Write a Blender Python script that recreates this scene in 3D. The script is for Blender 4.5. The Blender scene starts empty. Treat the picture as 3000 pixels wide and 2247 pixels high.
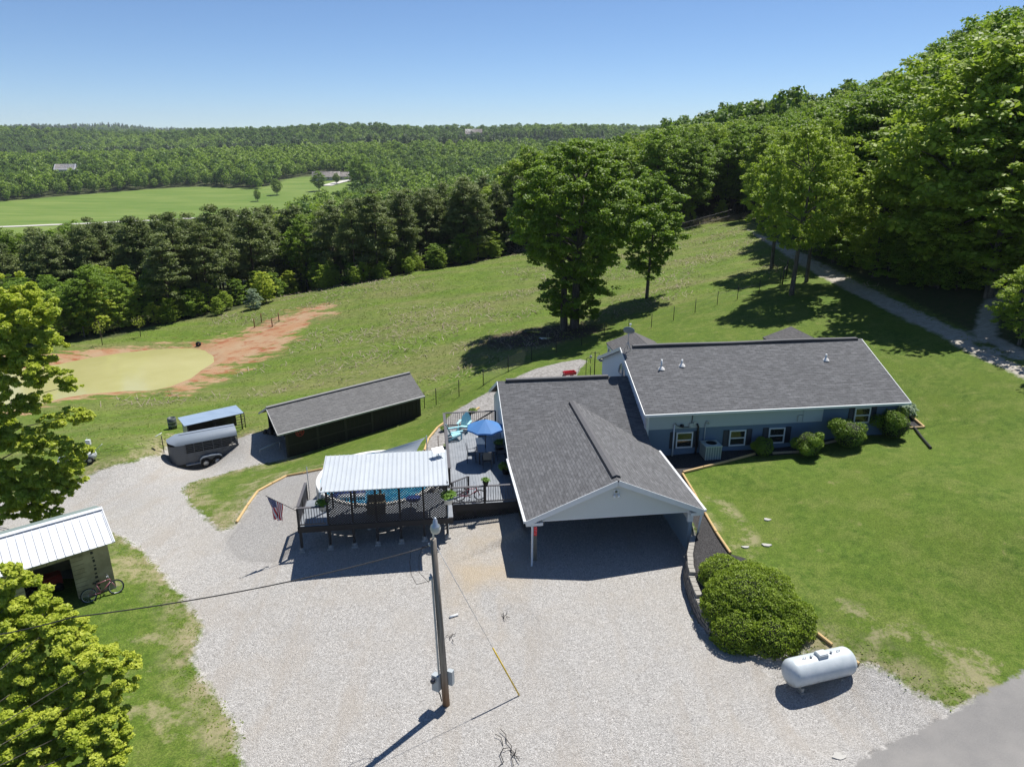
import bpy, math, random
import numpy as np
from mathutils import Vector, Matrix
random.seed(7); rng = np.random.default_rng(7)
SC = bpy.context.scene
COL = SC.collection
# ---------------------------------------------------------------- camera, sky, sun, exposure
PITCH = math.radians(19.0); CAM_H = 18.0; FPX = 2079.0; PW, PH = 3000.0, 2247.0
cd = bpy.data.cameras.new('camera'); cam = bpy.data.objects.new('camera', cd); COL.objects.link(cam)
cam.location = (0, 0, CAM_H); cam.rotation_euler = (math.pi/2 - PITCH, 0, 0)
cd.sensor_width = 36.0; cd.lens = 36.0*FPX/PW; cd.clip_start = 0.1; cd.clip_end = 12000
SC.camera = cam
SUN_AZ = math.radians(38); SUN_EL = math.radians(62)
w = bpy.data.worlds.new('World'); SC.world = w; w.use_nodes = True
nt = w.node_tree; bg = nt.nodes['Background']
sky = nt.nodes.new('ShaderNodeTexSky'); sky.sky_type = 'NISHITA'; sky.sun_disc = False
sky.sun_elevation = SUN_EL; sky.sun_rotation = SUN_AZ; sky.altitude = 3000; sky.air_density = 1.0; sky.dust_density = 0.0; sky.ozone_density = 7.0
nt.links.new(sky.outputs[0], bg.inputs[0]); bg.inputs[1].default_value = 0.085
sd = bpy.data.lights.new('sun', 'SUN'); sun = bpy.data.objects.new('sun', sd); COL.objects.link(sun)
sd.energy = 5.0; sd.angle = math.radians(0.53); sd.color = (1.0, 0.955, 0.89)
sun.rotation_euler = (math.pi/2 - SUN_EL, 0, math.pi - SUN_AZ); sun.location = (20, 20, 60)
SC.view_settings.view_transform = 'Standard'; SC.view_settings.look = 'None'
SC.view_settings.exposure = 0.48; SC.view_settings.gamma = 1.0
SC.render.engine = 'CYCLES'
SC.cycles.max_bounces = 6; SC.cycles.diffuse_bounces = 3; SC.cycles.glossy_bounces = 2; SC.cycles.transmission_bounces = 4
SC.cycles.transparent_max_bounces = 8; SC.cycles.volume_bounces = 0; SC.cycles.caustics_reflective = False; SC.cycles.caustics_refractive = False
try: SC.cycles.use_denoising = True
except Exception: pass

# ---------------------------------------------------------------- geometry helpers
HA = math.radians(7.2); CA, SA = math.cos(HA), math.sin(HA)
def S(s, t, z=0.0): return Vector((s*CA - t*SA, s*SA + t*CA, z))       # house frame: s along the house, t away from the drive
def ray(px, py):
    u = (px-PW/2)/FPX; v = (py-PH/2)/FPX
    return np.array([u, math.cos(PITCH)-v*math.sin(PITCH), -(math.sin(PITCH)+v*math.cos(PITCH))])
def Z(px, py, z):
    d = ray(px, py); k = (z-CAM_H)/d[2]; return Vector((d[0]*k, d[1]*k, z))
def Yd(px, py, Y):
    d = ray(px, py); k = Y/d[1]; return Vector((d[0]*k, Y, CAM_H+d[2]*k))
ORG = {}
class MB:
    def __init__(s): s.v = []; s.f = []; s.uv = []; s.smooth = []
    def add(s, vs, fs, uvs=None, sm=False):
        n = len(s.v); s.v += [tuple(p) for p in vs]
        for i, f in enumerate(fs):
            s.f.append(tuple(n+k for k in f)); s.smooth.append(sm)
            s.uv.append(uvs[i] if uvs else None)
        return s
    def poly(s, pts, uv=None): return s.add(pts, [tuple(range(len(pts)))], [uv] if uv else None)
    def box(s, c, size, R=None):
        hx, hy, hz = size[0]/2, size[1]/2, size[2]/2
        vs = []
        for dx, dy, dz in ((-1,-1,-1),(1,-1,-1),(1,1,-1),(-1,1,-1),(-1,-1,1),(1,-1,1),(1,1,1),(-1,1,1)):
            p = Vector((dx*hx, dy*hy, dz*hz))
            if R is not None: p = R @ p
            vs.append(p + Vector(c))
        return s.add(vs, [(0,3,2,1),(4,5,6,7),(0,1,5,4),(1,2,6,5),(2,3,7,6),(3,0,4,7)])
    def hbox(s, s0, s1, t0, t1, z0, z1):      # box in the house frame
        vs = [S(a, b, c) for c in (z0, z1) for a, b in ((s0,t0),(s1,t0),(s1,t1),(s0,t1))]
        return s.add(vs, [(0,3,2,1),(4,5,6,7),(0,1,5,4),(1,2,6,5),(2,3,7,6),(3,0,4,7)])
    def beam(s, p0, p1, w, h, up=(0,0,1)):
        p0, p1 = Vector(p0), Vector(p1); d = (p1-p0); L = d.length; d.normalize()
        u = Vector(up)
        if abs(d.dot(u)) > .99: u = Vector((0,1,0))
        x = d.cross(u).normalized(); y = x.cross(d).normalized()
        vs = []
        for q in (p0, p1):
            for a, b in ((-1,-1),(1,-1),(1,1),(-1,1)): vs.append(q + x*(a*w/2) + y*(b*h/2))
        return s.add(vs, [(0,1,2,3),(7,6,5,4),(0,4,5,1),(1,5,6,2),(2,6,7,3),(3,7,4,0)])
    def prism(s, pts, off):                    # closed polygon extruded by a vector
        n = len(pts); a = [Vector(p) for p in pts]; b = [p+Vector(off) for p in a]
        fs = [tuple(range(n-1,-1,-1)), tuple(range(n,2*n))] + [(i,(i+1)%n,n+(i+1)%n,n+i) for i in range(n)]
        return s.add(a+b, fs)
    def tube(s, pts, r, n=8, cap=True, sm=True):
        pts = [Vector(p) for p in pts]; m = len(pts); rs = r if isinstance(r, (list, tuple)) else [r]*m
        vs = []; prev = None
        for i, p in enumerate(pts):
            d = (pts[min(i+1,m-1)]-pts[max(i-1,0)])
            d = d.normalized() if d.length > 1e-9 else Vector((0,0,1))
            x = prev - d*prev.dot(d) if prev is not None else d.cross(Vector((0,0,1)) if abs(d.z) < .95 else Vector((1,0,0)))
            if x.length < 1e-6: x = d.cross(Vector((0,1,0)))
            x.normalize(); prev = x; y = d.cross(x)
            for k in range(n):
                a = 2*math.pi*k/n; vs.append(p + x*(rs[i]*math.cos(a)) + y*(rs[i]*math.sin(a)))
        fs = [(i*n+k, i*n+(k+1)%n, (i+1)*n+(k+1)%n, (i+1)*n+k) for i in range(m-1) for k in range(n)]
        s.add(vs, fs, None, sm)
        if cap: s.add([], [])
        if cap:
            b = len(s.v)-len(vs)
            s.f.append(tuple(b+k for k in range(n-1,-1,-1))); s.smooth.append(False); s.uv.append(None)
            s.f.append(tuple(b+(m-1)*n+k for k in range(n))); s.smooth.append(False); s.uv.append(None)
        return s
    def lathe(s, c, prof, n=16, ax=None):      # prof: (r, z) list about a vertical axis (or ax matrix)
        c = Vector(c); vs = []
        for r, z in prof:
            for k in range(n):
                a = 2*math.pi*k/n; p = Vector((r*math.cos(a), r*math.sin(a), z))
                if ax is not None: p = ax @ p
                vs.append(c+p)
        m = len(prof)
        fs = [(i*n+k, i*n+(k+1)%n, (i+1)*n+(k+1)%n, (i+1)*n+k) for i in range(m-1) for k in range(n)]
        return s.add(vs, fs, None, True)
    def build(s, name, mat, parent=None, origin=None):
        me = bpy.data.meshes.new(name)
        o = bpy.data.objects.new(name, me); COL.objects.link(o)
        if parent is not None: og = ORG[parent.name]; o.parent = parent
        else:
            og = Vector(origin) if origin is not None else Vector((0,0,0)); o.location = og
        ORG[o.name] = Vector(og)
        me.from_pydata([tuple(Vector(p)-og) for p in s.v], [], s.f)
        me.polygons.foreach_set('use_smooth', s.smooth)
        if any(u is not None for u in s.uv):
            ul = me.uv_layers.new(name='UVMap'); k = 0
            for f, u in zip(s.f, s.uv):
                for j in range(len(f)):
                    ul.data[k].uv = u[j] if u else (0, 0)
                    k += 1
        if mat is not None: me.materials.append(mat)
        me.update(); return o
def tag(o, label, cat, group=None, kind=None):
    o['label'] = label; o['category'] = cat
    if group: o['group'] = group
    if kind: o['kind'] = kind
    return o
def thing(name, label, cat, loc=(0,0,0), rz=0.0, group=None):
    o = bpy.data.objects.new(name, None); COL.objects.link(o); o.empty_display_size = .3
    o.location = loc; o.rotation_euler = (0, 0, rz); ORG[o.name] = Vector(loc) if rz == 0 else Vector((0,0,0))
    return tag(o, label, cat, group)
def local(o): ORG[o.name] = Vector((0,0,0)); return o     # parts given in the thing's own coordinates
def kids(o): return [c for c in bpy.data.objects if c.parent == o]
KIDS = {}
def dup(root, loc, rz=0.0, sc=1.0, label=None, group=None):
    if root.name not in KIDS: KIDS[root.name] = [(c, [g for g in kids(c)]) for c in kids(root)]
    r = root.copy(); COL.objects.link(r); r.location = loc; r.rotation_euler = (0, 0, rz)
    r.scale = (sc,)*3 if not isinstance(sc, (tuple, list)) else sc
    if label: r['label'] = label
    if group: r['group'] = group
    for c, gs in KIDS[root.name]:
        d = c.copy(); COL.objects.link(d); d.parent = r
        for g in gs:
            e = g.copy(); COL.objects.link(e); e.parent = d
    return r

# ---------------------------------------------------------------- material helpers
class NT:
    def __init__(s, name):
        s.m = bpy.data.materials.new(name); s.m.use_nodes = True; s.t = s.m.node_tree
        s.p = s.t.nodes['Principled BSDF']; s.out = s.t.nodes['Material Output']
    def n(s, ty, **kw):
        x = s.t.nodes.new(ty)
        for k, v in kw.items(): setattr(x, k, v)
        return x
    def l(s, a, b): s.t.links.new(a, b)
    def put(s, sock, v):
        if v is None: return
        if isinstance(v, bpy.types.NodeSocket): s.l(v, sock)
        elif isinstance(v, (tuple, list)) and len(v) == 3 and sock.type == 'RGBA': sock.default_value = (*v, 1)
        else: sock.default_value = v
    def math(s, op, a, b=None, c=None, clamp=False):
        x = s.n('ShaderNodeMath', operation=op, use_clamp=clamp)
        for i, v in enumerate((a, b, c)):
            if v is not None: s.put(x.inputs[i], v)
        return x.outputs[0]
    def mix(s, f, a, b, mode='MIX'):
        x = s.n('ShaderNodeMix', data_type='RGBA', blend_type=mode, clamp_factor=True)
        s.put(x.inputs[0], f); s.put(x.inputs[6], a); s.put(x.inputs[7], b); return x.outputs[2]
    def coord(s, kind='Object'): return s.n('ShaderNodeTexCoord').outputs[kind]
    def map(s, v, scale=(1,1,1), rot=(0,0,0), loc=(0,0,0)):
        x = s.n('ShaderNodeMapping'); s.put(x.inputs[0], v); x.inputs[1].default_value = loc; x.inputs[2].default_value = rot; x.inputs[3].default_value = scale
        return x.outputs[0]
    def noise(s, v, scale, detail=3, rough=.55, dist=0):
        x = s.n('ShaderNodeTexNoise'); s.put(x.inputs['Vector'], v); x.inputs['Scale'].default_value = scale
        x.inputs['Detail'].default_value = detail; x.inputs['Roughness'].default_value = rough; x.inputs['Distortion'].default_value = dist
        return x.outputs[0]
    def voro(s, v, scale, feature='F1', rand=1.0):
        x = s.n('ShaderNodeTexVoronoi', feature=feature); s.put(x.inputs['Vector'], v); x.inputs['Scale'].default_value = scale
        x.inputs['Randomness'].default_value = rand; return x
    def ramp(s, f, stops, interp='LINEAR'):
        x = s.n('ShaderNodeValToRGB'); s.put(x.inputs[0], f); cr = x.color_ramp; cr.interpolation = interp
        while len(cr.elements) < len(stops): cr.elements.new(.5)
        for e, (p, c) in zip(cr.elements, stops): e.position = p; e.color = (*c, 1) if len(c) == 3 else c
        return x.outputs[0]
    def rng(s, v, a, b, c=0., d=1.):
        x = s.n('ShaderNodeMapRange'); s.put(x.inputs[0], v)
        for i, k in enumerate((a, b, c, d)): s.put(x.inputs[i+1], k)
        return x.outputs[0]
    def attr(s, name): return s.n('ShaderNodeAttribute', attribute_name=name).outputs['Fac']
    def bump(s, h, dist, strength=1.0):
        x = s.n('ShaderNodeBump'); s.put(x.inputs['Height'], h); x.inputs['Distance'].default_value = dist; x.inputs['Strength'].default_value = strength
        s.l(x.outputs[0], s.p.inputs['Normal']); return x
    def fin(s, color=None, rough=.6, metal=0., spec=.5):
        s.put(s.p.inputs['Base Color'], color); s.put(s.p.inputs['Roughness'], rough); s.put(s.p.inputs['Metallic'], metal)
        s.p.inputs['Specular IOR Level'].default_value = spec; return s.m
MAT = {}
def paint(name, col, rough=.5, metal=0., var=.12, scale=3., bump=0., spec=.5, dirt=None):
    if name in MAT: return MAT[name]
    k = NT(name); c = k.coord('Object')
    f = k.noise(c, scale, 4, .6)
    a = tuple(x*(1-var) for x in col); b = tuple(min(1, x*(1+var)) for x in col)
    cc = k.mix(f, a, b)
    if dirt: cc = k.mix(k.rng(k.noise(c, scale*.6, 5, .7), .55, .8, 0., dirt[1]), cc, dirt[0])
    if bump: k.bump(k.noise(c, scale*12, 3), bump)
    MAT[name] = k.fin(cc, k.rng(f, 0, 1, rough*.85, min(1, rough*1.15)), metal, spec); return MAT[name]
# ---------------------------------------------------------------- terrain
CP = []
def cp(px, py, z): p = Z(px, py, z); CP.append((p.x, p.y, z))
def cw(x, y, z): CP.append((x, y, z))
def cs(s, t, z): p = S(s, t); CP.append((p.x, p.y, z))
for a in [(700,2100,0),(1500,2200,0),(2200,2200,0),(1500,1800,0),(1000,1800,0),(700,1700,-.1),(2700,2240,.2),(600,1600,-.35),
          (884,1615,-.05),(1246,1576,.15),(350,1900,0),(200,2200,.2),(340,1725,0),(0,1560,-.9),(400,1480,-1.2),(250,1500,-1.5),
          (560,1335,-2.6),(480,1350,-2.7),(700,1310,-2.4),(100,1450,-2.1),(845,1330,-2.1),(700,1450,-.9),(640,1540,-.5),(1000,1330,-1.0),
          (1232,1218,-1.4),(1290,1250,-.5),(1150,1290,-.9),(950,1400,-.1),(2300,1960,0),(2450,1990,.05),(2600,2050,.1),
          (2100,1450,1.15),(2300,1440,1.3),(2600,1450,1.85),(2900,1500,2.4),(2400,1750,.9),(2700,1750,1.0),(2950,1850,.9),(2995,1960,.7),
          (2500,1930,.15),(2400,1860,.45),(2760,1258,2.15),(2900,1250,2.7),(3000,1080,4.2),(2860,1000,4.4),(2700,920,4.7),(2500,830,4.9),(2370,760,5.1),(2230,700,5.3),
          (2318,862,4.2),(2000,930,2.0),(1675,955,-.3),(1895,875,1.5),(1350,1110,-2.0),(1250,1180,-1.9),(1000,1100,-3.7),(700,1210,-3.4),
          (1000,960,-3.4),(1250,1000,-2.2),(600,935,-4.6),(1000,840,-2.2),(1500,745,.2),(1250,790,-.9),(1800,690,2.6),(2170,640,4.8),(300,975,-5.2),(50,1010,-5.4),
          (250,1250,-4.6),(60,1280,-4.6),(450,1220,-4.3),(870,1010,-4.2),(650,1030,-5.3),(300,1190,-5.0),(500,1165,-5.1),(650,1110,-5.2),(100,1040,-5.3),
          (1350,1130,-.6),(1600,1075,.2),(1760,1060,.7),(1500,1150,0),(1450,1000,-1.2),(1700,1030,.3)]: cp(*a)
for a in [(11.4,26.5,1.05),(12,29,1.15),(12.3,33,1.2),(11,24.5,.95),(11.2,22.5,.75),(12,20.8,.4),(13.6,22,.7),(14,26,1.0),(13,30,1.15),(16,34.6,1.3),(20,34.4,1.42),(23.8,34.3,1.8),
          (3,31.2,.35),(5,34,.45),(9,37,.7),(3,38,.3),(4,43,.2),(9,44,.7),(14,46,1.3),(22,47,2.4),(28,42,2.4),(20,40,1.6),(2.5,41.5,.1),(-2.5,34.2,.0),(0,31,.15)]: cs(*a)
# wooded slopes, the valley and the far hills
for a in [(45,60,7.5),(60,50,9),(40,45,5.2),(60,80,14.5),(45,90,9.5),(80,100,20),(60,130,11),(100,60,14),(110,160,19),(70,200,14),(130,260,22),(30,130,5),(10,160,0),(20,200,1),(60,280,10),
          (30,25,1.8),(40,15,2.0),(60,20,5),(-30,115,-5.5),(-60,120,-8),(-10,130,-3),(-50,150,-11),(-90,130,-11),(-20,180,-9),(0,220,-8),(-80,200,-18),(-150,200,-20),(-40,60,-5),
          (-60,70,-5.8),(-45,40,-3.3),(-30,30,-1.4),(-30,12,.2),(-40,0,0),(0,0,0),(40,0,.5),(0,-40,0),(-60,-40,0),(60,-40,0),(-80,60,-6),
          (-100,300,-25),(-250,360,-27),(-200,420,-27),(-60,400,-25),(-300,500,-26),(-150,520,-24),(-120,640,-17),(-190,680,-17),(-60,680,-19),(0,420,-20),(60,400,-6),
          (-400,650,-20),(100,700,-8),(250,500,8),(300,800,8),(400,400,26),
          (-1150,1350,12),(-1000,1350,18),(-880,1350,21),(-785,1350,0),(-700,1350,2),(-585,1350,13),(-455,1350,17),(-325,1350,25),(-220,1350,20),(-97,1350,7),(-30,1350,8),(65,1350,24),(160,1350,17),(260,1350,9),(390,1350,18),(500,1250,12),(-640,850,-13),(-500,870,-12),(-350,880,-7),(-200,900,-1),(-60,900,2),(60,880,-4),(-800,1080,-27),(-560,1100,-25),(-330,1110,-22),(-130,1130,-16),(60,1120,-12),(700,1400,22),(1000,1400,34),
          (-1500,1700,14),(0,2200,0),(-700,2200,-6),(-1950,3000,46),(-1650,3050,54),(-2400,3000,26),(-1300,3000,22),(-800,3000,10),(600,2600,30),(1200,2600,40),(-3000,4200,40),(3000,4200,40),(1500,600,50),(-1500,400,0),(1500,-300,20),(-1500,-300,0)]: cw(*a)
CPA = np.array(CP); CX, CY, CZ = CPA.T
RR = 3.0
def _phi(x, y):
    return np.sqrt((x[:, None]-CX[None])**2 + (y[:, None]-CY[None])**2 + RR*RR)
_W = np.linalg.solve(_phi(CX, CY) + np.eye(len(CX))*.15, CZ)
def hash_noise(x, y, sc, seed=0):
    x = x*sc + seed*17.3; y = y*sc - seed*9.1
    xi = np.floor(x).astype(np.int64); yi = np.floor(y).astype(np.int64); xf = x-xi; yf = y-yi
    u = xf*xf*(3-2*xf); v = yf*yf*(3-2*yf)
    def h(a, b):
        n = (a*374761393 + b*668265263 + seed*1442695) & 0x7fffffff
        n = ((n ^ (n >> 13))*1274126177) & 0x7fffffff
        return ((n ^ (n >> 16)) & 0xffff)/65535.0
    return (h(xi,yi)*(1-u)+h(xi+1,yi)*u)*(1-v) + (h(xi,yi+1)*(1-u)+h(xi+1,yi+1)*u)*v
def fbm(x, y, sc, seed=0, o=4):
    r = 0; a = .5
    for i in range(o): r = r + a*hash_noise(x, y, sc*2**i, seed+i); a *= .5
    return r/(1-.5**o)
def sstep(v, a, b): t = np.clip((v-a)/(b-a), 0, 1); return t*t*(3-2*t)
def sdf(poly, x, y, lim=4.0):
    P = np.array([(p[0], p[1]) for p in poly]); out = np.full(x.shape, -float(lim))
    m = (x > P[:,0].min()-lim) & (x < P[:,0].max()+lim) & (y > P[:,1].min()-lim) & (y < P[:,1].max()+lim)
    if not m.any(): return out
    X, Y = x[m], y[m]; d = np.full(X.shape, 1e9); ins = np.zeros(X.shape, bool)
    for i in range(len(P)):
        ax, ay = P[i]; bx, by = P[(i+1) % len(P)]; ex, ey = bx-ax, by-ay
        t = np.clip(((X-ax)*ex+(Y-ay)*ey)/(ex*ex+ey*ey+1e-12), 0, 1)
        d = np.minimum(d, (X-ax-t*ex)**2+(Y-ay-t*ey)**2)
        c = ((ay > Y) != (by > Y)) & (X < (bx-ax)*(Y-ay)/(by-ay+1e-12)+ax); ins ^= c
    d = np.sqrt(d); out[m] = np.clip(np.where(ins, d, -d), -lim, lim); return out
DRV = [S(*p) for p in [(4.35,34.5),(11.75,34.5),(11.75,27.0),(11.1,25.8),(10.7,24.6),(10.45,23.2),(10.35,21.8),(10.8,20.6),(11.7,20.1),(12.2,19.6),(9,15),(0,14),(0,27),(4.35,29.5)]]
POND = [Z(px, py, -5.5) for px, py in [(-200,1140),(-60,1100),(60,1078),(160,1068),(260,1048),(360,1032),(450,1024),(560,1019),(600,1026),(632,1042),(636,1060),(600,1085),(560,1110),(500,1133),(440,1145),(380,1146),(310,1152),(250,1157),(190,1166),(130,1182),(60,1200),(-100,1215)]]
PUD = None
def H0(x, y):
    x = np.atleast_1d(np.asarray(x, float)); y = np.atleast_1d(np.asarray(y, float))
    out = np.empty(x.shape)
    for i in range(0, len(x), 20000): out[i:i+20000] = _phi(x[i:i+20000], y[i:i+20000]) @ _W
    dr = sdf(DRV, x, y)
    k = sstep(dr, -.12, .12); out = out*(1-k) + np.clip(out, -.05, .06)*k
    pd = sdf(POND, x, y, 6.0)
    out = np.where(pd > -3, np.minimum(out, np.maximum(-5.5 - pd*.22, -6.4) + 0*out) * sstep(pd, -3, -.2) + out*(1-sstep(pd, -3, -.2)), out)
    far = sstep(np.hypot(x, y), 50, 400)
    rough = sstep(np.hypot(x-5, y-22), 26, 50)
    out = out + (fbm(x, y, .12, 3)-.5)*.35*rough + (fbm(x, y, .006, 8)-.5)*14*far*sstep(y, 700, 1300)
    return out
def gz(x, y): return float(H0([x], [y])[0])
_TS = np.concatenate([np.linspace(10, 60, 160), np.geomspace(60.5, 3500, 260)])
def G(px, py):
    d = ray(px, py); hx, hy, hz = d[0]*_TS, d[1]*_TS, CAM_H+d[2]*_TS
    below = np.nonzero(hz < H0(hx, hy))[0]
    if len(below) == 0: return Vector((hx[-1], hy[-1], gz(hx[-1], hy[-1])))
    i = below[0]; a, b = _TS[max(i-1,0)], _TS[i]
    for _ in range(12):
        m = (a+b)/2
        if CAM_H+d[2]*m < gz(d[0]*m, d[1]*m): b = m
        else: a = m
    x, y = d[0]*b, d[1]*b; return Vector((x, y, gz(x, y)))
def GP(pts): return [G(*p) for p in pts]
def axis(lo, hi, segs):
    a = []; 
    for x0, x1, st in segs: a.append(np.arange(x0, x1, st))
    left = [segs[0][0]]; st = segs[0][2]
    while left[-1] > lo: st *= 1.09; left.append(left[-1]-st)
    right = [segs[-1][1]]; st = segs[-1][2]
    while right[-1] < hi: st *= 1.09; right.append(right[-1]+st)
    return np.concatenate([np.array(left[1:][::-1])] + a + [np.array(right)])
XS = axis(-4000, 4000, [(-80,-28,.6),(-28,28,.16),(28,60,.5)])
YS = axis(-150, 4600, [(8,14,.4),(14,46,.16),(46,84,.3),(84,130,.8)])
GX, GY = np.meshgrid(XS, YS); gx, gy = GX.ravel(), GY.ravel()
gzv = H0(gx, gy)
# regions, traced on the ground
R_gravel = GP([(690,2600),(705,2247),(690,2130),(620,2020),(562,1930),(590,1830),(525,1740),(445,1640),(385,1590),(330,1560),(250,1530),(100,1560),(-120,1600),(-150,1480),(60,1460),(180,1432),(290,1378),(400,1352),(470,1335),(500,1300),(640,1300),(690,1290),(770,1268),(850,1268),(870,1310),
               (835,1345),(760,1362),(690,1378),(600,1402),(550,1418),(537,1440),(560,1480),(610,1522),(650,1556),(693,1540),(757,1440),(840,1395),(950,1374)]) + \
           [S(-5,36.8),S(-2,38),S(.8,37),S(1.2,31.5),S(4.4,31.0),S(4.4,34.4),S(11.85,34.4),S(11.85,27),S(11.1,25.8),S(10.6,24.4),S(10.3,22.8),S(10.4,21.2),S(11.2,20.1),S(12.6,19.9)] + \
           GP([(2395,1905),(2500,1938),(2560,1950),(2625,1985),(2650,2012),(2740,2050),(2790,2078),(2860,2050),(2700,2600)])
R_road = GP([(4400,1390),(3300,1836),(3000,1966),(2900,2020),(2810,2072),(2740,2112),(2640,2160),(2560,2200),(2470,2250),(2400,2290),(2300,2900),(4000,2700),(5200,1700)])
R_mulch = [S(11.95,34.9),S(11.95,27.1),S(11.2,26.0),S(10.75,24.6),S(10.5,23.0),S(10.7,21.2),S(11.6,20.4),S(13.2,20.3),S(14.1,20.9)] + GP([(2390,1850),(2300,1700),(2200,1640),(2138,1622),(2100,1565),(2058,1490),(2000,1388),(2060,1372),(2130,1355),(2210,1335),(2330,1329),(2400,1306),(2480,1290),(2560,1266),(2650,1252),(2705,1254),(2672,1218)]) + [S(27.5,36.5),S(27.2,34.9)]
R_rockA = GP([(693,1545),(757,1443),(840,1398),(950,1378),(1040,1400),(960,1480),(885,1600),(800,1650),(700,1640),(660,1590)])
R_rockB = GP([(1235,1330),(1262,1280),(1288,1248),(1330,1205),(1400,1165),(1450,1138),(1500,1112),(1570,1080),(1640,1062),(1700,1052),(1722,1058),(1700,1080),(1690,1100)]) + [S(9,42),S(4.2,41.5),S(.9,41.2),S(.9,36),S(0,36)]
R_clay = GP([(-100,1010),(120,1035),(250,1022),(400,1010),(560,1000),(650,985),(720,958),(800,930),(860,905),(960,893),(1010,898),(960,930),(900,960),(860,1000),(830,1035),(760,1060),(690,1090),(640,1120),(600,1150),(560,1160),(500,1150),(420,1158),(330,1164),(230,1174),(120,1196),(-60,1250)])
R_track = GP([(2180,668),(2230,690),(2300,720),(2370,752),(2460,800),(2600,870),(2750,940),(2850,985),(2860,950),(2870,900),(2900,860),(2960,830),(3050,800),(3100,860),(2960,890),(2920,930),(2925,985),(3010,1030),(3200,1120),(4000,1400),(3900,1460),(3100,1150),(2985,1100),(2850,1040),(2760,985),(2650,935),(2500,860),(2370,790),(2250,715)])
R_lawn = GP([(1240,1235),(1330,1165),(1450,1105),(1560,1048),(1630,1018),(1770,958),(1910,915),(2100,864),(2230,830),(2300,800),(2370,765),(2500,835),(2700,930),(2850,1010),(3000,1085),(3300,1180),(4100,1400),(5200,1700),(4400,2600),(-400,2600),(-600,1500),(0,1500),(180,1400),(290,1350),(480,1330),(700,1290),(850,1290),(850,1340),(1230,1230)])
R_field = GP([(-400,1400),(-300,1010),(50,1012),(200,1005),(350,985),(450,955),(600,930),(700,905),(850,862),(1000,838),(1150,810),(1300,785),(1500,748),(1650,715),(1800,690),(1950,668),(2100,648),(2175,635),(2260,700),(2380,760),(2600,850),(2850,980),(3200,1150),(4100,1420),(5000,1800),(4400,2700),(-600,2600)])
R_far = GP([(-260,600),(-100,597),(0,592),(150,578),(300,566),(450,553),(600,547),(760,556),(790,548),(830,527),(900,514),(1000,512),(1045,535),(1050,600),(900,640),(600,700),(300,712),(0,722),(-260,740)])
A = {}
for nm, P, lim in [('gravel',R_gravel,3),('road',R_road,3),('mulch',R_mulch,3),('rock',None,3),('clay',R_clay,6),('track',R_track,3),('lawn',R_lawn,3),('field',R_field,6),('far',R_far,30)]:
    A[nm] = np.maximum(sdf(R_rockA, gx, gy, 3), sdf(R_rockB, gx, gy, 3)) if nm == 'rock' else sdf(P, gx, gy, lim)
A['rockdark'] = sdf(R_rockA, gx, gy, 3)
_mud = G(1590, 985); A['mud'] = 3.6 - np.hypot((gx-_mud.x)/1.7, (gy-_mud.y)*1.0)
_or = S(2.2, 26.8); A['orange'] = 1 - np.hypot((gx-_or.x)/2.2, (gy-_or.y)/5.2)
nz = fbm(gx, gy, .9, 21)
names = ['road','mulch','rock_bed','driveway','dirt_track','clay_bank','lawn','pasture','meadow','forest_floor']
ncol, nrow = len(XS), len(YS)
vid = np.arange(nrow*ncol).reshape(nrow, ncol)
quads = np.stack([vid[:-1,:-1], vid[:-1,1:], vid[1:,1:], vid[1:,:-1]], -1).reshape(-1, 4)
def fm(a): return a[quads].mean(1)
nq = fm(nz)-.5
lab = np.full(len(quads), 9)
lab[fm(A['far']) > 0] = 8
lab[(fm(A['field']) > 0)] = 7
lab[(fm(A['lawn']) > 0)] = 6
lab[(fm(A['clay'])+nq*3 > -.6) & (fm(A['gravel']) < 0)] = 5
lab[fm(A['track']) > 0] = 4
lab[fm(A['gravel'])+nq*.5 > 0] = 3
lab[fm(A['rock']) > 0] = 2
lab[fm(A['mulch']) > 0] = 1
lab[fm(A['road']) > 0] = 0
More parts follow.
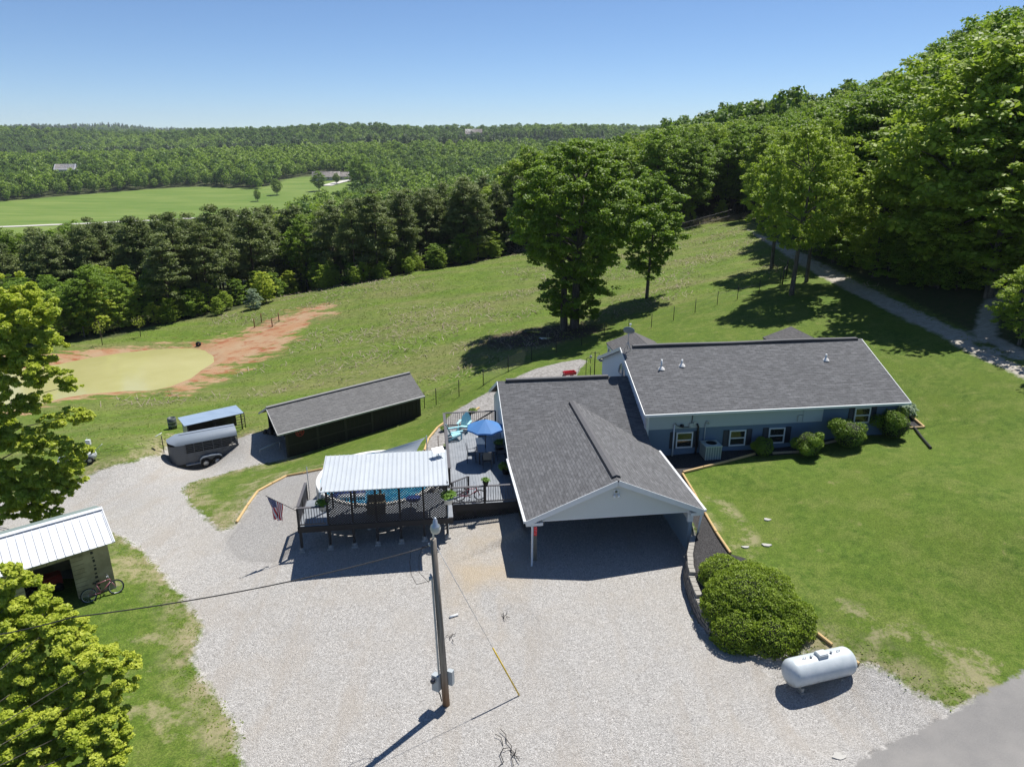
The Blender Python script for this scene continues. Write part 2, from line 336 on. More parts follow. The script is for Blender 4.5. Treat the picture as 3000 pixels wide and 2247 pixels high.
# ---- the ground's material: layers blended by the traced regions
def ground_material():
    k = NT('ground'); c = k.coord('Object')
    n1 = k.noise(c, .35, 4, .6); n2 = k.noise(c, 2.2, 4, .65); n3 = k.noise(c, 16, 3, .7); n4 = k.noise(c, 55, 2, .7)
    nb = k.noise(c, .09, 3, .55)
    def mask(name, amp, w, ns=n2, off=0.): return k.rng(k.math('ADD', k.math('MULTIPLY_ADD', ns, amp, -amp/2), k.math('ADD', k.attr(name), off)), -w, w)
    # mown lawn
    lw = k.mix(k.rng(n2, .35, .65), (.060,.118,.011), (.135,.210,.026))
    lw = k.mix(k.rng(n1, .35, .68), lw, (.115,.172,.020))
    lw = k.mix(k.rng(k.noise(c, .55, 5, .75), .48, .62, 0, .6), lw, (.180,.215,.050))
    lw = k.mix(k.rng(n3, .40, .62), k.mix(.66, lw, (.030,.052,.006)), lw)
    lw = k.mix(k.rng(k.noise(c, 30, 2, .8), .62, .74), lw, (.27,.32,.09))
    lw = k.mix(k.rng(k.noise(c, 1.1, 5, .7), .64, .76, 0, .7), lw, (.23,.20,.10))
    # pasture
    str_ = k.noise(k.map(c, (.05,.28,.2), (0,0,.45)), 1.0, 4, .6)
    ps = k.mix(k.rng(n1, .3, .7), (.092,.160,.016), (.160,.230,.030))
    ps = k.mix(k.rng(str_, .42, .64, 0, .7), ps, (.225,.205,.090))
    ps = k.mix(k.rng(n2, .35, .6), k.mix(.45, ps, (.04,.07,.01)), ps)
    ps = k.mix(k.rng(n3, .4, .6), k.mix(.4, ps, (.05,.07,.015)), ps)
    md = k.mix(k.rng(k.noise(k.map(c, (.02,.09,.1), (0,0,.1)), 1, 4, .6), .35, .65), (.095,.165,.024), (.165,.220,.050))
    ff = k.mix(k.rng(n2, .35, .65), (.035,.045,.018), (.075,.062,.036))
    ff = k.mix(k.rng(n3, .45, .6), ff, (.05,.085,.015))
    col = k.mix(mask('far', 4, 4), ff, md)
    col = k.mix(mask('field', 1.5, .5), col, ps)
    col = k.mix(mask('lawn', 1.0, .6), col, lw)
    # bare clay round the pond
    cl = k.mix(k.rng(n1, .35, .6), (.36,.205,.110), (.38,.270,.165))
    cl = k.mix(k.rng(k.noise(k.map(c, (.5,1,1), (0,0,.5)), .9, 5, .65), .52, .63), cl, (.29,.105,.050))
    cl = k.mix(k.rng(n3, .35, .6), k.mix(.35, cl, (.16,.09,.05)), cl)
    gs = k.noise(k.map(c, (.35,1,1), (0,0,.55)), .8, 6, .72)
    cm = k.math('MULTIPLY', k.rng(k.math('ADD', k.attr('clay'), k.math('MULTIPLY_ADD', gs, 20, -11.0)), -.5, 1.0), 1.0)
    col = k.mix(cm, col, cl)
    # mud by the tree
    col = k.mix(mask('mud', 4, .5), col, k.mix(n2, (.03,.022,.014), (.085,.062,.040)))
    # gravel
    v1 = k.voro(c, 33); v2 = k.voro(c, 9)
    sh = k.n('ShaderNodeSeparateColor'); k.l(v1.outputs['Color'], sh.inputs[0]); r1 = sh.outputs[0]
    gr = k.ramp(r1, [(0,(.24,.23,.215)),(.3,(.38,.368,.35)),(.65,(.475,.462,.44)),(1,(.63,.615,.585))])
    gr = k.mix(k.rng(k.noise(c, 6, 3, .7), .42, .62, 0, .35), gr, (.35,.34,.32))
    gr = k.mix(k.rng(n1, .45, .66, 0, .35), gr, (.42,.385,.335))
    gr = k.mix(k.rng(k.noise(c, .6, 5, .7), .56, .7, 0, .30), gr, (.35,.31,.26))
    gr = k.mix(k.rng(k.noise(k.map(c, (.9,.12,1), (0,0,-.25)), 1, 4, .6), .52, .66, 0, .40), gr, (.38,.34,.29))
    gr = k.mix(k.math('MULTIPLY', k.rng(k.attr('orange'), 0, .6), k.rng(n1, .32, .62, 0, .7)), gr, (.46,.375,.26))
    s2 = k.n('ShaderNodeSeparateColor'); k.l(v2.outputs['Color'], s2.inputs[0])
    rk = k.ramp(s2.outputs[0], [(0,(.26,.25,.24)),(.35,(.46,.45,.43)),(.75,(.60,.59,.57)),(1,(.74,.73,.71))])
    rk = k.mix(k.rng(v2.outputs['Distance'], .045, .085, 0, .7), rk, (.16,.15,.14))
    vg = k.math('MULTIPLY', k.rng(k.attr('gravel'), -1.5, -.1), k.rng(k.noise(c, .8, 5, .75), .42, .6)); col = k.mix(k.math('MULTIPLY', vg, .85), col, k.mix(n2, (.26,.20,.12), (.36,.31,.22)))
    bp = k.math('MULTIPLY', k.rng(k.attr('gravel'), -2.98, -2.6, 0, 1), k.rng(k.noise(c, .35, 6, .8), .52, .62)); col = k.mix(k.math('MULTIPLY', bp, .6), col, (.33,.28,.18))
    col = k.mix(mask('gravel', 1.3, .14, k.noise(c, 1.6, 6, .75)), col, gr)
    rkA = k.mix(k.rng(n3, .45, .6, 0, .55), gr, (.12,.115,.11))
    col = k.mix(mask('rockdark', .9, .5), col, k.mix(.35, rkA, (.33,.325,.32)))
    rb = k.math('SUBTRACT', mask('rock', .3, .08), mask('rockdark', .9, .5), clamp=True)
    col = k.mix(rb, col, rk)
    # dirt track with two ruts is drawn by its own grass strip mask
    tr = k.mix(k.rng(n2, .35, .6), (.36,.325,.27), (.47,.44,.39))
    tr = k.mix(k.rng(n3, .4, .6), k.mix(.35, tr, (.15,.13,.10)), tr)
    ta = k.attr('track'); gap = k.math('SUBTRACT', 1.0, k.rng(k.math('ABSOLUTE', k.math('SUBTRACT', ta, 1.35)), .15, .45))
    tm = k.math('MULTIPLY', mask('track', 1.2, .2, k.noise(c, 1.2, 5, .7)), k.math('SUBTRACT', 1.0, k.math('MULTIPLY', gap, k.rng(k.noise(c, .8, 4, .7), .42, .55))))
    col = k.mix(tm, col, tr)
    # mulch
    mu = k.mix(k.rng(k.noise(c, 28, 3, .8), .4, .62), (.012,.012,.013), (.085,.082,.082))
    col = k.mix(mask('mulch', .1, .04), col, mu)
    # asphalt
    asd = k.mix(k.rng(k.noise(c, 70, 2, .8), .35, .65), (.15,.147,.142), (.25,.244,.235))
    asd = k.mix(k.rng(k.noise(c, .5, 4, .6), .4, .65, 0, .6), asd, (.27,.26,.245))
    col = k.mix(mask('road', .8, .08, k.noise(c, 2.6, 5, .75)), col, asd)
    # relief
    grassy = k.math('SUBTRACT', 1.0, k.math('MAXIMUM', k.math('MAXIMUM', mask('gravel', 1.3, .14), mask('road', .3, .06)), mask('mulch', .1, .04)), clamp=True)
    h = k.math('MULTIPLY', k.math('ADD', k.math('MULTIPLY', n3, .5), k.math('MULTIPLY', k.noise(c, 42, 2, .7), .35)), k.math('MULTIPLY_ADD', grassy, .8, .2))
    h = k.math('ADD', h, k.math('MULTIPLY', v1.outputs['Distance'], k.math('MULTIPLY', k.math('SUBTRACT', mask('gravel', 1.3, .14), mask('road', .3, .06), clamp=True), -1.2)))
    k.bump(h, .045, .8)
    return k.fin(col, .92, 0, .2)
M_ground = ground_material()
labels = {'road':'grey asphalt road past the drive','mulch':'black mulch bed along the house','rock_bed':'bed of white river rock','driveway':'pale gravel driveway and yard','dirt_track':'two rut dirt track along the wood',
          'clay_bank':'bare red clay banks round the pond','lawn':'mown green lawn','pasture':'rough green pasture','meadow':'bright far meadow in the valley','forest_floor':'wooded hills and forest floor'}
pts = np.stack([gx, gy, gzv], 1)
for i, nm in enumerate(names):
    q = quads[lab == i]
    if len(q) == 0: continue
    used, inv = np.unique(q, return_inverse=True); inv = inv.reshape(-1, 4)
    me = bpy.data.meshes.new(nm); me.vertices.add(len(used)); me.vertices.foreach_set('co', pts[used].ravel())
    me.loops.add(inv.size); me.loops.foreach_set('vertex_index', inv.ravel().astype(np.int32))
    me.polygons.add(len(inv)); me.polygons.foreach_set('loop_start', np.arange(0, inv.size, 4, dtype=np.int32))
    me.polygons.foreach_set('use_smooth', np.ones(len(inv), bool))
    for an in A:
        at = me.attributes.new(an, 'FLOAT', 'POINT'); at.data.foreach_set('value', A[an][used].astype(np.float32))
    me.update(calc_edges=True); me.validate()
    o = bpy.data.objects.new(nm, me); COL.objects.link(o); me.materials.append(M_ground); o['kind'] = 'structure'; o['label'] = labels[nm]
# pond and puddles
k = NT('pond_water'); c = k.coord('Object')
pc = k.mix(k.rng(k.noise(c, .12, 3), .35, .65), (.37,.355,.15), (.45,.43,.21))
k.bump(k.noise(k.map(c, (1,2,1)), 2.5, 3), .01, .5)
M_pond = k.fin(pc, .10, 0, .5)
m = MB(); m.poly([Vector((p.x, p.y, -5.52)) for p in [Vector(((q.x-POND[8].x)*1.03+POND[8].x, (q.y-73)*1.06+73, 0)) for q in POND]])
o = m.build('pond_water', M_pond); o['kind'] = 'structure'; o['label'] = 'murky yellow green pond'
k = NT('puddle_water'); M_pud = k.fin((.02,.025,.03), .04)
for j, (px, py, rx, ry) in enumerate([(1566,974,1.1,.5),(1602,993,.8,.45)]):
    g = G(px, py); m = MB(); n = 22
    m.poly([Vector((g.x+rx*math.cos(a)*(1+.25*math.sin(3*a+j)), g.y+ry*math.sin(a)*(1+.3*math.cos(2*a)), g.z+.06)) for a in [2*math.pi*i/n for i in range(n)]])
    o = m.build('puddle_water', M_pud); o['kind'] = 'structure'; o['label'] = 'puddle in the mud under the big tree'
# ---------------------------------------------------------------- materials of the buildings
def shingles(name, base, var, course=.145, dark=.5):
    k = NT(name); uv = k.coord('UV')
    b = k.n('ShaderNodeTexBrick', offset=.5, squash=1.0); k.l(k.map(uv, (1,1,1)), b.inputs['Vector'])
    b.inputs['Scale'].default_value = 1.0; b.inputs['Brick Width'].default_value = .42; b.inputs['Row Height'].default_value = course
    b.inputs['Mortar Size'].default_value = .012; b.inputs['Mortar Smooth'].default_value = .3; b.inputs['Bias'].default_value = 0
    lo = tuple(x*(1-var) for x in base); hi = tuple(x*(1+var) for x in base)
    b.inputs['Color1'].default_value = (*lo, 1); b.inputs['Color2'].default_value = (*hi, 1); b.inputs['Mortar'].default_value = (*[x*dark*.5 for x in base], 1)
    tab = k.noise(k.map(uv, (2.4, 6.9, 1)), 1.0, 2, .5)
    c = k.mix(k.rng(tab, .42, .58, 0, .9), k.mix(.5, b.outputs[0], lo), k.mix(.35, b.outputs[0], tuple(x*1.5 for x in base)))
    c = k.mix(k.rng(k.noise(k.map(uv, (.5,.25,1)), 1, 4, .6), .38, .68, 0, .35), c, tuple(x*.6 for x in base))
    c = k.mix(k.rng(k.noise(uv, 40, 2, .8), .4, .65, 0, .3), c, tuple(x*1.7 for x in base))
    k.bump(k.math('ADD', b.outputs['Fac'], k.math('MULTIPLY', k.noise(uv, 60, 2), -.3)), -.012, .8)
    return k.fin(c, .93, 0, .15)
M_shA = shingles('asphalt_shingles', (.128,.130,.135), .34)
M_shB = shingles('old_asphalt_shingles', (.115,.112,.112), .18, dark=.9)
M_white = paint('white_vinyl', (.66,.69,.70), .45, var=.06)
M_siding = paint('pale_green_siding', (.40,.46,.455), .5, var=.04)
M_sidingW = paint('cream_siding', (.66,.67,.62), .5, var=.03)
M_gableshade = paint('shade_tinted_siding', (.62,.68,.74), .5, var=.03)  # white siding with its bluish shade mixed into the colour
M_slate = paint('slate_blue_paint', (.115,.178,.250), .65, var=.10, scale=1.2)
M_navy = paint('navy_shutter', (.018,.024,.035), .5)
M_dark = paint('dark_brown_stain', (.030,.026,.025), .7, var=.2)
M_black = paint('black_iron', (.010,.010,.011), .5)
k = NT('window_glass'); M_glass = k.fin((.018,.022,.022), .03, 0, .9)
M_galv = paint('galvanised_steel', (.50,.53,.56), .38, .75, .15, 2)
M_ridge = paint('ridge_shingle', (.10,.10,.105), .9, var=.3, scale=6)
M_vedge = paint('vent_edge_dark', (.035,.034,.036), .9)
M_conc = paint('concrete', (.42,.41,.39), .9, var=.15, scale=4)
def slab_roof(mb, a, b, c, d, th=.11, swap=False):
    """a,b at the eave, c,d at the ridge; UV u runs along the eave, v up the slope"""
    a, b, c, d = map(Vector, (a, b, c, d)); n = (b-a).cross(d-a).normalized()
    if n.z < 0: n = -n
    e = (b-a).normalized(); f = (n.cross(e)).normalized()
    uv = [((p-a).dot(e), (p-a).dot(f)) for p in (a,b,c,d)]
    lo = [p - n*th for p in (a,b,c,d)]
    mb.add([a,b,c,d], [(0,1,2,3)], [uv])
    mb.add([a,b,c,d]+lo, [(7,6,5,4),(0,4,5,1),(1,5,6,2),(2,6,7,3),(3,7,4,0)], [[(0,0)]*4]*5)
def laps(mb, P, nrm, z0, z1, iv, ex=.115):
    n = max(1, round((z1-z0)/ex)); h = (z1-z0)/n; nrm = Vector(nrm)
    for i in range(n):
        a, b = z0+i*h, z0+(i+1)*h; (u0, u1), (v0, v1) = iv(a), iv(b)
        if u1-u0 < .02: continue
        p = [P(u0, a)+nrm*.034, P(u1, a)+nrm*.034, P(v1, b)+nrm*.005, P(v0, b)+nrm*.005]
        mb.add(p+[P(u0, a)+nrm*.003, P(u1, a)+nrm*.003], [(0,1,2,3),(1,0,4,5)])
house = thing('house', 'long ranch house with grey shingle roofs, lower wing and a two car carport', 'house', S(8, 33, 0))
C_s0, C_s1, C_t0, C_ze, C_zr, W_t0, W_zr, W_tr = 4.03, 12.1, 26.95, 2.3, 4.0, 33.4, 4.75, 38.7
wk = (W_zr-C_ze)/(W_tr-W_t0); cm_ = (C_s0+C_s1)/2; C_t1 = W_t0 + (C_zr-C_ze)/wk
m = MB(); slab_roof(m, S(C_s0,C_t0,C_ze), S(C_s0,W_t0,C_ze), S(cm_,C_t1,C_zr), S(cm_,C_t0,C_zr))
m.build('roof', M_shA, house)['label'] = 'carport roof slope with vertical shingle courses'
m = MB(); slab_roof(m, S(C_s1,W_t0-.05,C_ze), S(C_s1,C_t0,C_ze), S(cm_,C_t0,C_zr), S(cm_,C_t1,C_zr)); m.build('roof', M_shA, house)
m = MB()
for du in (-1, 1):   # ridge vent of the carport
    a = [S(cm_, C_t0+.35, C_zr+.10), S(cm_+du*.17, C_t0+.35, C_zr+.035), S(cm_+du*.17, C_t1-.3, C_zr+.035), S(cm_, C_t1-.3, C_zr+.10)]
    m.add(a, [(0,1,2,3)]); m.add(a+[p-Vector((0,0,.07)) for p in a], [(1,5,6,2),(0,4,5,1),(3,2,6,7)])
m.build('ridge_vent', M_ridge, house)
m = MB()
for du in (-1, 1): m.beam(S(cm_+du*.185, C_t0+.33, C_zr-.035), S(cm_+du*.185, C_t1-.3, C_zr-.035), .03, .03)
m.build('ridge_vent_edge', M_vedge, house)
m = MB()
slab_roof(m, S(C_s0,W_t0,C_ze), S(11.8,W_t0,C_ze), S(11.8,W_tr,W_zr), S(C_s0,W_tr,W_zr)); m.build('roof', M_shA, house)
m = MB()
slab_roof(m, S(11.8,44,C_ze), S(C_s0,44,C_ze), S(C_s0,W_tr,W_zr), S(11.8,W_tr,W_zr)); m.build('roof', M_shA, house)
m = MB(); m.beam(S(C_s0+.5, W_tr, W_zr+.05), S(10.6, W_tr, W_zr+.05), .26, .09); m.build('ridge_vent', M_ridge, house)
m = MB(); m.beam(S(C_s0+.5, W_tr-.15, W_zr), S(10.6, W_tr-.15, W_zr), .04, .07); m.build('ridge_vent_edge', M_vedge, house)
M0, M1, T0, TR, T1, ZE, ZR = 11.55, 27.0, 34.4, 39.75, 45.1, 4.0, 6.22
m = MB(); slab_roof(m, S(M0,T0,ZE), S(M1,T0,ZE), S(M1,TR,ZR), S(M0,TR,ZR), .14); m.build('roof', M_shA, house)
m = MB(); slab_roof(m, S(M1,T1,ZE), S(M0,T1,ZE), S(M0,TR,ZR), S(M1,TR,ZR), .14); m.build('roof', M_shA, house)
m = MB(); pts = [S(M0+.75+i*.72, TR, ZR+.05+.02*math.sin(i*.55)) for i in range(21)]
for a, b in zip(pts, pts[1:]): m.beam(a, b, .27, .09)
m.build('ridge_vent', M_ridge, house)
m = MB()
for a, b in zip(pts, pts[1:]): m.beam(a+S(0,-.15,-.055), b+S(0,-.15,-.055), .04, .07)
m.build('ridge_vent_edge', M_vedge, house)
for sc_ in (14.25, 25.75):      # porch roofs behind the ridge
    m = MB(); slab_roof(m, S(sc_-1.75,46.6,4.55), S(sc_-1.75,43,4.55), S(sc_,43,5.45), S(sc_,46.0,5.45)); slab_roof(m, S(sc_+1.75,43,4.55), S(sc_+1.75,46.6,4.55), S(sc_,46.0,5.45), S(sc_,43,5.45))
    slab_roof(m, S(sc_+1.75,46.6,4.55), S(sc_-1.75,46.6,4.55), S(sc_,46.0,5.45), S(sc_,46.0,5.45))
    m.build('porch_roof', M_shB, house)
    m = MB(); m.hbox(sc_-1.70,sc_-1.62,43,46.5,4.3,4.45); m.hbox(sc_+1.62,sc_+1.70,43,46.5,4.3,4.45); m.hbox(sc_-1.7,sc_+1.7,46.4,46.5,4.3,4.45); m.build('fascia', M_white, house)
    for a_ in (-1.6, 1.6): m = MB(); m.hbox(sc_+a_-.06, sc_+a_+.06, 46.3, 46.42, .8, 4.3); m.build('porch_post', M_white, house)
# fascia boards, rakes and gutters
m = MB(); d = .10
for a, b in ((S(C_s0+.02,C_t0-.014,C_ze-.13), S(cm_,C_t0-.014,C_zr-.12)), (S(C_s1-.02,C_t0-.014,C_ze-.13), S(cm_,C_t0-.014,C_zr-.12))): m.beam(a, b, .03, .24)
m.build('fascia', M_white, house)
def gutter(a, b, name='gutter', down=None):
    m = MB(); m.beam(a, b, .11, .11); m.build(name, M_white, house)
gutter(S(C_s0-.06,C_t0,C_ze-.07), S(C_s0-.06,W_t0,C_ze-.07)); gutter(S(C_s1+.06,C_t0,C_ze-.07), S(C_s1+.06,W_t0,C_ze-.07))
gutter(S(M0,T0-.06,ZE-.08), S(M1+.02,T0-.06,ZE-.08))
for s_ in (M0-.015, M1+.015):
    m = MB(); m.beam(S(s_,T0,ZE-.10), S(s_,TR,ZR-.10), .03, .20, (0,0,1)); m.beam(S(s_,T1,ZE-.10), S(s_,TR,ZR-.10), .03, .20); m.build('rake_board', M_white, house)
m = MB()
m.beam(S(C_s0-.015,W_t0,C_ze-.09), S(C_s0-.015,W_tr,W_zr-.09), .03, .18); m.beam(S(C_s0-.015,44,C_ze-.09), S(C_s0-.015,W_tr,W_zr-.09), .03, .18)
m.build('rake_board', M_white, house)
m = MB(); m.poly([S(M0,T1,ZE-.15), S(M0,TR,ZR-.15), S(11.8,TR,ZR-.15), S(11.8,T1,ZE-.15)]); m.poly([S(M0,T0,ZE-.15), S(11.8,T0,ZE-.15), S(11.8,TR,ZR-.15), S(M0,TR,ZR-.15)])
m.hbox(M0+.05,M1-.05,T0+.02,34.9,ZE-.20,ZE-.16); m.hbox(M0+.05,M1-.05,44.6,T1,ZE-.20,ZE-.16)
m.build('soffit', M_white, house)
# walls
def gz_roof(t): return ZE-.16 + (ZR-ZE)*(1-abs(t-TR)/(TR-T0))
m = MB(); m.hbox(11.8,26.75,34.9,44.6,.6,ZE-.18)
for s_ in (11.8, 26.75): m.prism([S(s_,34.9,ZE-.2), S(s_,44.6,ZE-.2), S(s_,44.6,gz_roof(44.6)), S(s_,TR,gz_roof(TR)), S(s_,34.9,gz_roof(34.9))], S(.12 if s_ < 20 else -.12, 0, 0))
m.build('wall', M_slate, house)['label'] = 'slate blue house wall'
m = MB(); laps(m, lambda u, z: S(u, 34.9, z), S(0,-1), 2.90, 3.80, lambda z: (11.98, 22.1), .11); m.build('siding', M_siding, house)
m = MB(); m.hbox(11.98,22.1,34.87,34.898,2.86,2.90); m.hbox(22.1,22.13,34.87,34.898,2.86,3.8); m.build('siding_trim', M_siding, house)
m = MB()
def gi(z):
    k_ = (ZR-.16-z)/(ZR-ZE)*(TR-T0); return (max(34.95, TR-k_), min(44.6, TR+k_))
laps(m, lambda u, z: S(11.8, u, z), S(-1,0), 3.0, 6.0, gi, .13); m.build('gable_siding', M_gableshade, house)['label'] = 'white lap siding of the end gable, tinted blue for shade'
m = MB(); m.hbox(11.74,11.8,34.86,34.99,1.2,ZE-.2); m.hbox(11.98,11.8,34.86,34.9,1.2,ZE-.2); m.build('corner_trim', M_white, house)
m = MB(); m.hbox(4.3,11.8,33.9,43.5,.0,2.15); m.prism([S(4.3,33.9,2.15), S(4.3,43.5,2.15), S(4.3,W_tr,W_zr-.2)], S(.1,0,0)); m.build('wall', M_gableshade, house)['label'] = 'pale wall of the lower wing by the deck'
# half round window in the gable
wn = MB()
for i in range(12):
    a, b = math.pi*i/12, math.pi*(i+1)/12
    wn.beam(S(11.755, 39.75-.8*math.cos(a), 4.38+.8*math.sin(a)), S(11.755, 39.75-.8*math.cos(b), 4.38+.8*math.sin(b)), .06, .07, (1,0,0))
wn.beam(S(11.755,38.92,4.36), S(11.755,40.58,4.36), .06, .08); wn.beam(S(11.755,39.75,4.4), S(11.755,39.75,5.15), .07, .06)
win = wn.build('window', M_white, house); win['label'] = 'half round window in the end gable'
m = MB(); m.poly([S(11.772, 39.75-.78*math.cos(math.pi*i/16), 4.38+.78*math.sin(math.pi*i/16)) for i in range(17)]); m.build('pane', M_glass, win)
# front windows with shutters
for s0, z0, lb in ((13.6,1.68,None),(16.7,1.64,None),(19.02,1.66,None),(24.05,2.64,None)):
    s1, z1, y = s0+.96, z0+.95, 34.86; m = MB()
    m.hbox(s0,s0+.07,y-.02,y+.02,z0,z1); m.hbox(s1-.07,s1,y-.02,y+.02,z0,z1); m.hbox(s0+.07,s1-.07,y-.02,y+.02,z1-.07,z1); m.hbox(s0+.07,s1-.07,y-.02,y+.02,z0,z0+.07); m.hbox(s0+.07,s1-.07,y-.01,y+.022,z0+.44,z0+.50)
    f = m.build('window', M_white, house)
    m = MB(); m.poly([S(s0+.07,y+.01,z0+.5),S(s1-.07,y+.01,z0+.5),S(s1-.07,y+.01,z1-.07),S(s0+.07,y+.01,z1-.07)]); m.build('pane', M_glass, f)
    m = MB(); m.poly([S(s0+.07,y+.022,z0+.07),S(s1-.07,y+.022,z0+.07),S(s1-.07,y+.022,z0+.44),S(s0+.07,y+.022,z0+.44)]); m.build('pane', M_glass, f)
    for a in (s0-.36, s1+.04):
        m = MB(); m.hbox(a,a+.04,y,y+.035,z0-.02,z1+.02); m.hbox(a+.28,a+.32,y,y+.035,z0-.02,z1+.02)
        for j in range(12): m.add([S(a+.04,y+.01,z0+j*.082), S(a+.28,y+.01,z0+j*.082), S(a+.28,y+.03,z0+j*.082+.08), S(a+.04,y+.03,z0+j*.082+.08)], [(0,1,2,3)])
        m.build('shutter', M_navy, house)
# utilities on the front wall
m = MB(); m.tube([S(13.42,34.80,1.1), S(13.42,34.80,3.15)], .045); m.build('riser_pipe', M_white, house)
m = MB(); m.tube([S(13.42,34.8,3.12), S(13.45,34.8,3.22), S(13.6,34.8,3.05), S(13.9,34.82,2.93), S(14.4,34.84,2.93)], .02, 6); m.tube([S(14.45,34.84,3.75), S(14.42,34.84,3.2), S(14.47,34.84,3.0)], .02, 6); m.build('cable', M_black, house)
m = MB(); m.lathe(S(13.85,34.78,3.05), [(.0,-.09),(.09,-.07),(.11,.0),(.09,.07),(.0,.09)], 10); m.build('meter', M_black, house)
m = MB(); m.hbox(14.28,14.48,34.78,34.88,2.95,3.17); m.hbox(14.52,14.66,34.8,34.88,3.12,3.24); m.build('meter_box', paint('meter_grey', (.42,.47,.47), .5), house)
m = MB(); m.tube([S(14.72,34.82,3.12), S(14.80,34.80,2.95), S(14.78,34.82,1.1)], .055, 8); m.build('refrigerant_line', M_black, house)
m = MB(); m.tube([S(15.25,34.83,3.12),S(15.25,34.83,3.2),S(15.33,34.83,3.25),S(15.4,34.83,3.2),S(15.4,34.83,3.05)], .035, 6); m.tube([S(15.22,34.83,2.0),S(15.22,34.83,3.1)], .03, 6); m.build('conduit', paint('meter_grey', ()), house)
m = MB(); m.hbox(20.62,20.88,34.80,34.885,2.95,3.32); m.tube([S(20.95,34.85,3.75),S(20.93,34.85,2.95)], .012, 5); m.build('junction_box', paint('meter_grey', ()), house)
for (s_, t_, h_) in ((13.5,37.8,.55),(14.8,38.0,.36),(23.75,38.0,.36)):
    z_ = ZE + (t_-T0)*(ZR-ZE)/(TR-T0); m = MB(); m.tube([S(s_,t_,z_-.05), S(s_,t_,z_+h_)], .05, 10)
    v = m.build('vent_pipe', M_white, house)
    m = MB(); m.lathe(S(s_,t_-.02,z_-.02), [(.21,-.02),(.17,.06),(.08,.14),(.06,.17)], 12); m.build('flashing', paint('white_flashing', (.8,.78,.74), .3), v)
# downspouts
m = MB(); m.tube([S(11.72,34.36,3.85), S(11.75,34.55,3.7), S(11.80,34.80,3.6), S(11.82,34.82,2.35), S(11.75,34.70,2.25)], .055, 6); m.build('downspout', M_white, house)
m = MB(); m.tube([S(M1-.3,T0-.02,3.85), S(26.78,34.82,3.6), S(26.80,34.82,1.6)], .055, 6); m.build('downspout', M_white, house)
m = MB(); m.tube([S(C_s0-.02,C_t0+.03,C_ze-.12), S(C_s0+.15,C_t0+.05,C_ze-.22), S(C_s0+.28,C_t0+.06,C_ze-.34), S(C_s0+.28,C_t0+.06,.15), S(C_s0+.24,C_t0-.08,.03)], .05, 8); m.build('downspout', M_white, house)
m = MB(); m.tube([S(C_s1-.05,C_t0+.1,C_ze-.12), S(C_s1-.15,C_t0+.12,1.05)], .05, 8); m.build('downspout', M_white, house)
# carport: gable siding, posts, side wall, beams
m = MB()
def ci(z):
    r = (C_zr-.30-z)/(C_zr-C_ze)*(C_s1-C_s0)/2; return (max(4.75, cm_-r), min(11.55, cm_+r))
laps(m, lambda u, z: S(u, C_t0+.30, z), S(0,-1), 2.12, 3.68, ci, .105); m.build('gable_siding', M_sidingW, house)['label'] = 'cream lap siding over the carport opening'
m = MB(); m.hbox(4.55,11.7,C_t0+.31,C_t0+.45,2.03,2.118); m.prism([S(4.5,C_t0+.36,2.12), S(11.7,C_t0+.36,2.12), S(cm_,C_t0+.36,3.72)], S(0,.06,0)); m.build('gable_frame', M_white, house)
m = MB()   # soffits under the front overhang and along the eaves
m.add([S(C_s0+.03,C_t0+.01,C_ze-.125),S(cm_,C_t0+.01,C_zr-.125),S(cm_,C_t0+.31,C_zr-.125),S(C_s0+.03,C_t0+.31,C_ze-.125),S(C_s1-.03,C_t0+.01,C_ze-.125),S(C_s1-.03,C_t0+.31,C_ze-.125)], [(0,1,2,3),(1,4,5,2)])
m.hbox(C_s0,C_s0+.75,C_t0+.02,C_t0+.3,C_ze-.30,C_ze-.16); m.hbox(C_s1-.6,C_s1,C_t0+.02,C_t0+.3,C_ze-.30,C_ze-.16); m.build('soffit', M_white, house)
Mp = paint('weathered_post', (.16,.15,.12), .8, var=.25, scale=9)
m = MB(); m.hbox(4.42,4.56,C_t0+.32,C_t0+.46,0,C_ze-.2); m.build('post', Mp, house)['label'] = 'bare timber carport post'
k = NT('red_reflective_board'); uvc = k.coord('Object')
M_red = k.fin(k.mix(k.rng(k.noise(k.map(uvc, (30,30,18)), 1, 1), .60, .62), (.78,.02,.035), (.85,.45,.45)), .4)
m = MB(); m.hbox(4.42,4.56,C_t0+.300,C_t0+.317,1.35,1.80); m.build('red_marker_board', M_red, house)
m = MB(); m.hbox(4.40,4.56,C_t0+.5,33.9,2.0,2.16); m.hbox(11.5,11.7,C_t0+.3,34.3,2.0,2.16)
for i in range(5): m.beam(S(4.5,28.5+i*1.2,2.1), S(11.6,28.5+i*1.2,2.1), .05, .12)
m.build('beam', Mp, house)
for tt in (30.3, 33.4): m = MB(); m.hbox(4.42,4.56,tt,tt+.14,0,2.0); m.build('post', Mp, house)
m = MB(); m.hbox(11.55,11.72,C_t0+.30,34.3,-.02,1.62); m.hbox(4.56,11.55,34.0,34.3,0,2.0); m.build('wall', paint('slate_blue_light', (.20,.27,.33), .6, var=.08), house)['label'] = 'slate blue side wall of the carport'
m = MB(); laps(m, lambda u, z: S(11.55, u, z), S(-1,0), 1.62, 2.1, lambda z: (C_t0+.3, 34.3), .12); m.build('siding', M_sidingW, house)
m = MB(); m.hbox(11.48,11.74,C_t0+.28,C_t0+.42,1.55,2.18); m.build('corner_trim', M_white, house)
m = MB(); m.hbox(cm_-.12,cm_+.12,C_t0+.255,C_t0+.285,3.18,3.44); fl = m.build('flood_light', M_white, house)
m = MB(); m.lathe(S(cm_,C_t0+.23,3.33), [(.0,-.05),(.05,-.03),(.05,.03),(0,.05)], 10); m.build('sensor', paint('olive_plastic', (.2,.2,.12), .4), fl)
